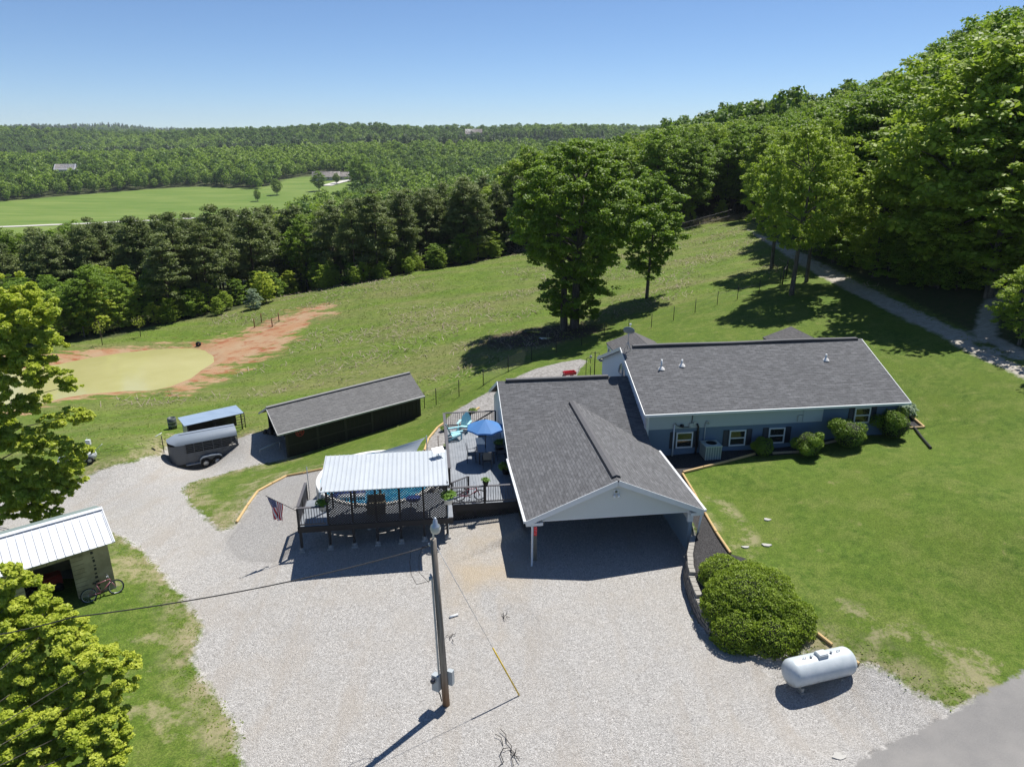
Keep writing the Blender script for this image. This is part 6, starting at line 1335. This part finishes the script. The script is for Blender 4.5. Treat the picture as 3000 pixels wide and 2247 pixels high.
def line(pts): xs = [p[0] for p in pts]; ys = [p[1] for p in pts]; return lambda x: float(np.interp(x, xs, ys))
pine_top = line([(-200,690),(0,668),(280,642),(450,622),(570,598),(680,592),(770,562),(860,550),(1000,552),(1113,527),(1317,516),(1460,506),(1600,500)])
wood_top = line([(-200,400),(900,470),(1050,470),(1130,450),(1250,470),(1400,400),(1500,388),(1600,392),(1700,405),(1800,385),(1900,360),(2000,350),(2100,345),(2200,335),(2300,318),(2400,282),(2480,245),(2560,225),(2640,170),(2700,110),(2760,60),(2850,35),(3000,15),(3400,0)])
def pix(x, y, z):
    zz_ = z-CAM_H; c_ = y*math.cos(PITCH)-zz_*math.sin(PITCH); v = -(y*math.sin(PITCH)+zz_*math.cos(PITCH)); return (PW/2+FPX*x/c_, PH/2+FPX*v/c_, c_)
def zline(px, top, x, y):
    d = ray(px, top); return CAM_H + d[2]*(math.hypot(x, y)/math.hypot(d[0], d[1]))
cand = []
R_tree = random.Random(17)
y = 40.0
while y < 235:
    sp = 4.4 if y < 150 else 5.6
    x = -.80*y-14
    while x < .80*y+14:
        cand.append((x+R_tree.uniform(-.42,.42)*sp, y+R_tree.uniform(-.42,.42)*sp)); x += sp
    y += sp
cx_, cy_ = np.array([c[0] for c in cand]), np.array([c[1] for c in cand]); cz_ = H0(cx_, cy_)
fld = sdf(R_field, cx_, cy_, 6); lwn = sdf(R_lawn, cx_, cy_, 6); trk = sdf(R_track, cx_, cy_, 3); far_ = sdf(R_far, cx_, cy_, 20); gvl = sdf(R_gravel, cx_, cy_, 3)
edge = G(1500,748); e1 = G(430,975)
items = []
for x, y, z, f, l, t, fa_, gv in zip(cx_, cy_, cz_, fld, lwn, trk, far_, gvl):
    px, py, dep = pix(x, y, z)
    if f > -1.3 or l > -1.5 or t > (-2.9 if px > 2480 else -2.0) or fa_ > 0 or gv > -1: continue
    if px < -260 or px > 3300: continue
    pine = px < 1530 and y > 84 and (y < 190) and not (y > 104 and R_tree.random() < .13)
    if px < 470 and y < 98: pine = False
    right = px > 1500
    dpine = (not right) and (not pine) and y > 104 and px < 1530 and y < 190
    if not right and not pine and not dpine and y < 150 and px > 470: continue
    top = pine_top(px)-8 if (pine or dpine) else wood_top(px) if right else 470
    hmax = zline(px, top, x, y)-z
    if pine: h = min(hmax*R_tree.uniform(.86,1.02), R_tree.uniform(11.5,15.5))
    else: h = min(hmax*R_tree.uniform(.84,1.02), R_tree.uniform(13,18) if px < 2300 else R_tree.uniform(19,28))
    if not pine and not right: h = min(hmax, R_tree.uniform(11,15)) if dpine else R_tree.uniform(5.5,9)
    if px > 2450 and y < 55: h = min(h, R_tree.uniform(10,17))
    if h < 5: continue
    items.append((math.hypot(x, y), x, y, z, px, pine, h, dep))
items.sort(); cover = np.full(360, 2247.0); picked = []
for d_, x, y, z, px, pine, h, dep in items:
    _, ty, _ = pix(x, y, z+h); hw = (2.6 if pine else 4.6)*FPX/dep*h/16; i0, i1 = int(max(0, (px+300-hw)/10)), int(min(359, (px+300+hw)/10))
    if i1 <= i0: continue
    if ty > np.percentile(cover[i0:i1+1], 60)+(75 if pine else 6): continue
    picked.append((x, y, z, px, pine, h, dep)); cover[i0:i1+1] = np.minimum(cover[i0:i1+1], ty+ (40 if pine else 55)*90/dep)
npine = ndec = 0
for x, y, z, px, pine, h, dep in picked:
    rz = R_tree.uniform(0, 6.28)
    if pine:
        if npine >= 290: continue
        npine += 1; kd = KP[npine % 4]; s = h/14.5
        lb = (('front row ' if y < 118 else '')+('dark pine in the stand above the pond thicket' if px < 430 else 'dark pine in the stand behind the clay bank' if px < 800 else 'dark pine in the stand above the middle of the pasture' if px < 1150 else 'tall dark pine in the stand left of the big pasture tree'))
        plant_tree('pine_tree', lb, kd, (x, y, z), rz, (s*R_tree.uniform(.9,1.15),)*2+(s,), L_pine, 'pine tree', 'pines of the dark stand: '+lb.split(',')[0])
    else:
        if ndec >= 295: continue
        ndec += 1; kd = KD[ndec % 4]; s = h/17.3
        fr = y < {True: 130, False: 60+.02*(3000-px)}[px < 2300]
        if px < 700: lb = 'leafy tree in the thicket along the far side of the pond'
        elif px < 1560: lb = 'leafy tree rising behind the dark pines'
        elif px < 1800: lb = 'broadleaf tree of the dark wood above the big pasture tree pair'
        elif px < 2150: lb = ('front row tree' if fr else 'tree deeper in') + ' of the dark wood behind the upper end of the pasture'
        elif px < 2350: lb = ('front row tree' if fr else 'tree deeper in') + ' of the wood behind the pale green trees'
        elif px < 2500: lb = ('front row tree' if fr else 'tree deeper in') + ' of the wood where the dirt track disappears'
        elif px < 2750: lb = ('front row tree' if fr else 'tall tree deeper in') + ' of the steep wood above the dirt track'
        else: lb = ('front row tree' if fr else 'tall tree deeper in') + ' of the steep wood above the right end of the dirt track'
        w_ = s*R_tree.uniform(.95,1.2); plant_tree('broadleaf_tree', lb, kd, (x, y, z), rz, (w_, w_, s), R_tree.choice([L_dec, L_dec, L_dec, L_pale]) if px > 1500 or px < 700 else R_tree.choice([L_dec, L_pale]), 'tree', 'trees: '+lb)
print('TREES pines', npine, 'broadleaf', ndec)
# brighter single trees in front of the right hand wood
def top_h(px, base, top):
    g = G(px, base); return g, zline(px, top, g.x, g.y)-g.z
for px, by, ty, w_, i, lb in ((2895,872,372,1.45,3,'broad bright green tree overhanging the right end of the dirt track'), (2560,812,470,.95,1,'bright green tree at the edge of the wood above the middle of the dirt track'),
                           (2440,770,560,.8,0,'smaller bright tree where the dirt track enters the wood'), (2990,880,610,.7,1,'low bright green tree at the right margin above the side track'), (2985,1010,760,.42,3,'bright bush at the right margin beside the side track')):
    g, h = top_h(px, by, ty); s = h/16; plant_tree('broadleaf_tree', lb, KD[i], g, px*.7, (s*w_*1.1 if w_ > 1 else s*1.15, s*w_*1.1 if w_ > 1 else s*1.15, s), L_pale)
# thicket along the pond and under the pines
TH = [(40,1000,5.5),(110,1012,4.5),(165,1000,6),(235,985,5),(290,982,6.5),(350,972,5),(395,962,4),(455,955,2.8),(500,950,3.2),(560,935,3),(640,928,2.4),(780,893,4.2),(850,872,4.0),(905,860,3.2),(960,850,2.6),(1040,838,2.4),(1120,824,2.6),(1200,808,2.4),(1290,792,3.0),(1380,775,2.6),(1450,762,2.8),
      (1560,738,3.2),(1650,720,3.4),(1740,705,3.2),(1830,690,3.0),(1930,676,3.4),(2020,662,3.0),(2110,650,3.2)]
for i, (px, py, h) in enumerate(TH):
    g = G(px, py-6); s = h/7; lb = 'bright undergrowth tree at the water side edge of the pond thicket' if px < 520 else 'light green sapling at the foot of the pines along the pasture edge' if px < 1500 else 'low leafy bush at the foot of the wood along the top of the pasture'
    plant_tree('edge_sapling', lb, KE[i % 2], g, i*1.3, (s*1.15, s*1.15, s), L_yel if i in (4,7,11,12) else L_pale, 'sapling', 'saplings: '+lb)
US = random.Random(5); E1 = [(480,955),(600,930),(700,905),(850,862),(1000,840),(1150,812),(1300,787),(1500,748)]
for i in range(52):
    px = US.uniform(480, 1500); py = line(E1)(px); g = G(px, py); b_ = US.uniform(1.2, 6.5); x_, y_ = g.x-.3*b_, g.y+.95*b_; h = US.uniform(2.2, 4.6); s = h/7
    plant_tree('edge_sapling', 'green undergrowth bush between the trunks of the front pines', KE[i % 2], (x_, y_, gz(x_, y_)), i*1.1, (s*1.3, s*1.3, s), L_pale if i % 3 else L_dec, 'sapling', 'undergrowth between the front pines')
for i, (px, py, h) in enumerate([(2405,775,3.2),(2450,792,3.6),(2500,806,4.2),(2548,822,3.8),(2600,838,4.6),(2648,850,4.0),(2700,862,4.8),(2748,868,4.2),(2800,872,4.6),(2850,868,4.2),(2895,856,4.0),(2935,842,3.6)]):
    g = G(px, py-22); s = h/7; plant_tree('edge_sapling', 'low dark leafy bush filling the edge of the wood above the dirt track', KE[i % 2], g, i*1.7, (s*1.4, s*1.4, s), L_dec, 'sapling', 'bushes at the edge of the wood by the track')
g = G(745,905); plant_tree('silver_bush', 'pale silvery bush in front of the pines above the clay bank', KE[0], g, 1, (.45,.45,.40), L_silver, 'bush')
for px, py, h, lb in ((300,1012,3.0,'thin bare sapling on the bank at the far side of the pond, nearer the thicket'),(412,987,2.6,'thin bare sapling on the far pond bank, to the right of the other one')):
    g = G(px, py); t = thing('bare_sapling', lb, 'sapling', g); m = MB(); m.tube([g, g+Vector((.1,0,h*.6)), g+Vector((0,0,h))], [.05,.035,.01], 5)
    for i in range(9): a = i*2.4; z_ = h*(.35+.06*i); m.tube([g+Vector((.05,0,z_)), g+Vector((.55*math.cos(a),.55*math.sin(a),z_+.5))], [.015,.005], 4)
    m.build('stem', M_bark, t); r = np.random.default_rng(px); P_, D_, _ = blob_points([(0,0,h*.75)], [(.8,.8,h*.3)], 130, r, .9); mesh_obj('crown', leaf_mesh('sapling_leaves', P_, D_+r.normal(size=P_.shape), .09, r.random(130), 1.4), L_yel, t)
# lone trees of the valley
for px, py, h, lb in ((755,590,8,'small lone tree in the far meadow'),(812,572,12,'round dark tree at the right end of the far meadow'),(935,560,15,'tree in front of the far farmhouse'),(1062,585,30,'large dark round tree in front of the far farmhouse drive'),(986,540,9,'small tree beside the far farmhouse drive')):
    g = G(px, py); s = h/16; plant_tree('meadow_tree', lb, KD[1], g, px, (s*1.25,s*1.25,s), L_dec)
# left foreground trees, their limbs reaching into the frame
def px_tree(name, label, base, clumps, leaf, per, mat, seed, r0):
    r = np.random.default_rng(seed); b = Vector(base); cs_, rs_, tr = [], [], []
    for px, py, Y, rad in clumps: p = Yd(px, py, Y)-b; cs_.append(tuple(p)); rs_.append((rad, rad, rad*.72))
    top = Vector((0,0,max(c_[2] for c_ in cs_)*.8)); tr.append(([Vector((0,0,-.3)), Vector((.1,0,top.z*.5)), top], [r0*1.2, r0*.8, r0*.3]))
    for ic, c_ in enumerate(cs_):
        if ic % 2: continue
        c_ = Vector(c_); z_ = max(1.2, min(top.z*.9, c_.z-.4*Vector((c_.x,c_.y,0)).length)); tr.append(([Vector((0,0,z_)), Vector((c_.x*.5,c_.y*.5,z_+(c_.z-z_)*.55+.2)), c_], [r0*.16, r0*.09, .008]))
    # every clump is made of many small sprays
    sc_, sr_ = [], []
    for c_, q in zip(cs_, rs_):
        for _ in range(26):
            d = r.normal(size=3); d /= np.linalg.norm(d); sc_.append(np.array(c_)+d*np.array(q)*(.45+.6*r.random())); s = q[0]*(.15+.15*r.random()); sr_.append((s, s, s*.65))
    n = per*len(cs_); kd = (trunk_mesh('tree_trunk', tr, M_bark), crown_mesh('tree_crown', np.array(sc_), np.array(sr_), n, leaf, r, .9, .7, 1.5, seed=seed)); return plant_tree(name, label, kd, b, 0, 1.0, mat)
c1 = [(30,850,34,1.2),(95,880,34,1.2),(-20,930,34,1.4),(60,950,33,1.3),(120,930,33,.9),(20,1020,33,1.3),(85,1030,33,1.1),(150,1000,33,.7),(-30,1100,33,1.3),(50,1110,32,1.0),(110,1085,32,.9),(180,1105,32,.6),(205,1130,32,.5),(20,1190,32,1.1),(90,1180,32,.8),(150,1235,32,.6),(220,1215,31.5,.6),(250,1225,31.5,.45),
      (10,1290,31,1.2),(90,1290,31,1.0),(170,1300,31,.8),(215,1340,31,.7),(60,1370,31,1.2),(140,1385,31,1.0),(205,1395,31,.7),(-10,1430,31,1.2),(80,1450,30.5,1.0),(150,1440,30.5,.8),(200,1430,30.5,.5),(20,1500,30.5,.8),(110,1500,30.5,.6),(160,1500,30,.4),(-60,1250,33,1.5),(-90,1000,34,1.6),(-100,1400,32,1.5),(240,1320,31,.5)]
px_tree('maple_tree', 'yellow green tree at the left edge, branches hanging over the lane and pond', (-28.5,34.5,gz(-28.5,34.5)), c1, .108, 4300, L_yel, 71, .30)
c2 = [(60,1740,18,.75),(25,1690,18,.55),(135,1790,18,.65),(20,1830,17.5,.9),(110,1880,17.5,.8),(210,1875,17.5,.7),(160,1830,17.5,.6),(30,1950,17,.9),(130,1960,17,.8),(230,1950,17,.7),(300,1935,17,.6),(365,1945,17,.42),(60,2050,16.5,.9),(170,2050,16.5,.9),(275,2030,16.5,.8),(350,2020,16.5,.5),(40,2150,16,.9),(150,2140,16,.9),(250,2120,16,.8),(330,2110,16,.6),(355,2150,16,.4),(80,2230,15.5,.9),(200,2210,15.5,.8),(290,2200,15.5,.7),(340,2200,15.5,.4),(-80,1900,17.5,1.2),(-90,2100,16.5,1.2),(-80,1750,18,1.0)]
px_tree('maple_tree', 'yellow green leafy tree in the lower left corner in front of the garage', (-17.2,11.5,gz(-17.2,11.5)), c2, .078, 7800, L_yel, 72, .16)

# ---------------------------------------------------------------- grass tufts and dry stems
def blades(name, label, P, h, wd, mat, seed, tint):
    r = np.random.default_rng(seed); n = len(P); a = r.random(n)*6.283; t_ = np.stack([np.cos(a), np.sin(a), 0*a], 1); ln = np.stack([-np.sin(a), np.cos(a), 0*a], 1)
    hh = (h*(.6+.8*r.random(n)))[:,None]; ww = (wd*(.7+.6*r.random(n)))[:,None]; up_ = np.array([0,0,.55])*hh + ln*hh*(1.5*r.normal(size=n))[:,None] + t_*hh*(.8*r.normal(size=n))[:,None]
    v = np.stack([P-t_*ww/2, P+t_*ww/2, P+t_*ww*.32+up_, P-t_*ww*.32+up_], 1).reshape(-1,3)
    me = bpy.data.meshes.new(name); me.vertices.add(4*n); me.vertices.foreach_set('co', v.ravel()); me.loops.add(4*n); me.loops.foreach_set('vertex_index', np.arange(4*n, dtype=np.int32)); me.polygons.add(n); me.polygons.foreach_set('loop_start', np.arange(0, 4*n, 4, dtype=np.int32))
    me.attributes.new('tint', 'FLOAT', 'POINT').data.foreach_set('value', np.repeat(tint, 4).astype(np.float32)); me.update(calc_edges=True); me.materials.append(mat)
    o = bpy.data.objects.new(name, me); COL.objects.link(o); o['kind'] = 'stuff'; o['label'] = label; return o
M_gr = leafmat('grass_blade', (.11,.165,.022), (.26,.32,.055), .4, .7, 0); M_gp = leafmat('pasture_blade', (.130,.190,.028), (.300,.330,.085), .4, .7, 0)
M_dry = leafmat('dry_stem', (.24,.19,.14), (.46,.38,.30), .2, .8, 0)
rg = np.random.default_rng(123)
def scatter(n, x0, x1, y0, y1, cond, zoff=0.0, bias=None):
    x = rg.uniform(x0, x1, n); y = rg.uniform(y0, y1, n); k_ = (np.abs(x) < .76*y+4); x, y = x[k_], y[k_]; k_ = cond(x, y)
    x, y = x[k_], y[k_]; return np.stack([x, y, H0(x, y)+zoff], 1)
def inl(x, y): return (sdf(R_lawn, x, y) > 0) & (sdf(R_gravel, x, y) < .1+.5*(fbm(x, y, 1.5, 51)-.5)) & (sdf(R_mulch, x, y) < -.05) & (sdf(R_road, x, y) < -.05) & (sdf(R_track, x, y) < -.1) & (sdf(R_rockA, x, y) < -.1) & (sdf(R_rockB, x, y) < -.1) & (rg.random(len(x)) < 1.6*fbm(x, y, 1.3, 61)-.2)
def inp(x, y): return (sdf(R_field, x, y) > 0) & (sdf(R_lawn, x, y) < 0) & (sdf(R_gravel, x, y) < -.1) & (sdf(R_clay, x, y)+(fbm(x, y, .6, 71)-.5)*5 < -.3) & (sdf(R_rockB, x, y) < -.1) & (rg.random(len(x)) < 1.6*fbm(x, y, .8, 62)-.2)
P = scatter(330000, -34, 40, 12, 50, inl, -.01); tn = np.clip(fbm(P[:,0], P[:,1], .8, 81)*1.6-.5+.4*rg.random(len(P)), 0, 1); ml = (sdf(R_gravel, P[:,0], P[:,1]) > -.9); P, tn = P[ml], tn[ml]; blades('grass', 'ragged grass edge along the gravel', P, .05, .045, M_gr, 1, tn)
P = scatter(330000, -70, 70, 38, 122, inp, -.01); tn = np.clip(fbm(P[:,0]*.4+P[:,1]*.3, P[:,1]-P[:,0]*.4, .5, 82)*1.8-.6+.4*rg.random(len(P)), 0, 1); blades('grass', 'rough grass of the pasture', P[::2], .10, .10, M_gp, 2, tn[::2])
Pd = scatter(150000, -40, 60, 60, 122, lambda x, y: inp(x, y) & (fbm(x*.5+y*.25, y-x*.45, .22, 91) > .53) & (rg.random(len(x)) < .35), 0); blades('grass', 'dry brownish stems scattered over the pasture', Pd, .30, .06, M_dry, 3, rg.random(len(Pd)))
L1 = [G(*p) for p in [(1500,741),(1700,704),(1850,684),(1960,668),(2040,655),(2110,645),(2172,634)]]; q = []
for a, b in zip(L1, L1[1:]):
    for i in range(420): f = rg.random(); p = a.lerp(b, f); q.append((p.x+rg.normal()*.8, p.y+rg.normal()*.8))
q = np.array(q); Pb = np.stack([q[:,0], q[:,1], H0(q[:,0], q[:,1])-.02], 1); blades('dry_brush', 'strip of dry pinkish brown brush along the top edge of the pasture', Pb, 1.3, .10, M_dry, 4, rg.random(len(Pb)))
# ---------------------------------------------------------------- the far wooded hills: one mass
def far_woods():
    lib = bpy.data.collections.new('far_tree_kinds')        # kept out of the scene, only drawn by the woods object
    for i in range(3):
        r = np.random.default_rng(200+i); cl, rs_ = crown_clumps([(3.0,2.2),(5.5,4.2),(8.5,4.6),(11,3.4),(13,1.2)] if i < 2 else [(3,1.6),(6,2.8),(9,2.3),(12,1.2),(14,.4)], 16, 1.7, r, .7)
        me = crown_mesh('far_crown', cl, rs_, 620, .78 if i < 2 else .6, r, .8, .6, 1.4, seed=i); me.materials.append([leafmat('far_leaf', (.060,.125,.018), (.200,.330,.045), .35, hue=.6), MAT.get('farpale') or leafmat('far_pale_leaf', (.130,.230,.024), (.370,.510,.062), .4, hue=.35), leafmat('far_pine', (.030,.060,.026), (.090,.135,.050), .2)][i])
        o = bpy.data.objects.new('far_tree_%d' % i, me); lib.objects.link(o)
    r = np.random.default_rng(99); P = []; y = 205.0
    while y < 3400:
        sp = 6.6 if y < 500 else 7.5 if y < 900 else 9.5 if y < 1500 else 20
        n = int((1.62*y+60)/sp); xs = (np.arange(n)-n/2)*sp+r.uniform(-.45,.45,n)*sp; P.append(np.stack([xs, np.full(n, y)+r.uniform(-.45,.45,n)*sp, np.full(n, sp/7.0)], 1)); y += sp
    P = np.concatenate(P); z = H0(P[:,0], P[:,1]); fa = sdf(R_far, P[:,0], P[:,1], 20); keep = (fa < -2)
    near = (P[:,1] < 233)
    # keep the lane, the farm and the two far houses clear, and cull slopes nobody sees
    for hx, hr in (((G(958,528)), 34), ((G(1006,526)), 24), ((G(1388,418)), 22), ((G(203,540)), 14)): keep &= np.hypot(P[:,0]-hx.x, P[:,1]-(hx.y-hr*.5)) > hr
    keep &= ~((P[:,1] < 420) & (P[:,0] < -60-(P[:,1]-200)*.0) & (P[:,1] > 250) & (fa > -19)); keep &= ~((P[:,1] < 330) & (P[:,0] < -70))
    P, z = P[keep], z[keep]; n = len(P)
    nzv = fbm(P[:,0], P[:,1], .012, 31, 3); nz2 = fbm(P[:,0], P[:,1], .004, 37, 3)
    kind = np.where((nz2+.12*(nzv-.5) > .50) & (P[:,1] > 900) & (r.random(n) < .8), 2, np.where(nzv+.35*(r.random(n)-.5) > np.where(P[:,1] < 940, .42, .60), 1, 0))
    me = bpy.data.meshes.new('far_woods'); me.vertices.add(n); me.vertices.foreach_set('co', np.stack([P[:,0], P[:,1], z-.5], 1).ravel())
    me.attributes.new('scl', 'FLOAT', 'POINT').data.foreach_set('value', ((.62+.75*r.random(n)**1.5)*np.minimum(P[:,2], 1.5)).astype(np.float32))
    me.attributes.new('rot', 'FLOAT', 'POINT').data.foreach_set('value', (r.random(n)*6.28).astype(np.float32))
    me.attributes.new('kind', 'INT', 'POINT').data.foreach_set('value', kind.astype(np.int32)); me.update()
    o = bpy.data.objects.new('far_woods', me); COL.objects.link(o); o['kind'] = 'stuff'; o['label'] = 'mixed green woods covering the far hills'
    g = bpy.data.node_groups.new('far_woods', 'GeometryNodeTree'); g.interface.new_socket('Geometry', in_out='INPUT', socket_type='NodeSocketGeometry'); g.interface.new_socket('Geometry', in_out='OUTPUT', socket_type='NodeSocketGeometry')
    N = g.nodes.new; gi_, go = N('NodeGroupInput'), N('NodeGroupOutput'); ip = N('GeometryNodeInstanceOnPoints'); ci_ = N('GeometryNodeCollectionInfo'); ci_.inputs['Collection'].default_value = lib; ci_.inputs['Separate Children'].default_value = True
    def at(nm, ty): a = N('GeometryNodeInputNamedAttribute'); a.data_type = ty; a.inputs[0].default_value = nm; return a.outputs['Attribute']
    cxyz = N('ShaderNodeCombineXYZ'); L = g.links.new
    L(gi_.outputs[0], ip.inputs['Points']); L(ci_.outputs[0], ip.inputs['Instance']); ip.inputs['Pick Instance'].default_value = True; L(at('kind','INT'), ip.inputs['Instance Index'])
    L(at('rot','FLOAT'), cxyz.inputs[2]); L(cxyz.outputs[0], ip.inputs['Rotation']); L(at('scl','FLOAT'), ip.inputs['Scale']); L(ip.outputs[0], go.inputs[0])
    md = o.modifiers.new('instances', 'NODES'); md.node_group = g; print('FAR', n); return o
far_woods()

def haze():
    m = MB(); m.box((0, 2400, 35), (6400, 5200, 290)); k = NT('haze'); k.t.nodes.remove(k.p); v = k.n('ShaderNodeVolumePrincipled')
    v.inputs['Color'].default_value = (.80,.90,1.0,1); v.inputs['Density'].default_value = .00008; v.inputs['Anisotropy'].default_value = .0; k.l(v.outputs[0], k.out.inputs['Volume'])
    o = m.build('haze', k.m); o['kind'] = 'stuff'; o['label'] = 'thin blue summer haze over the valley'
haze()
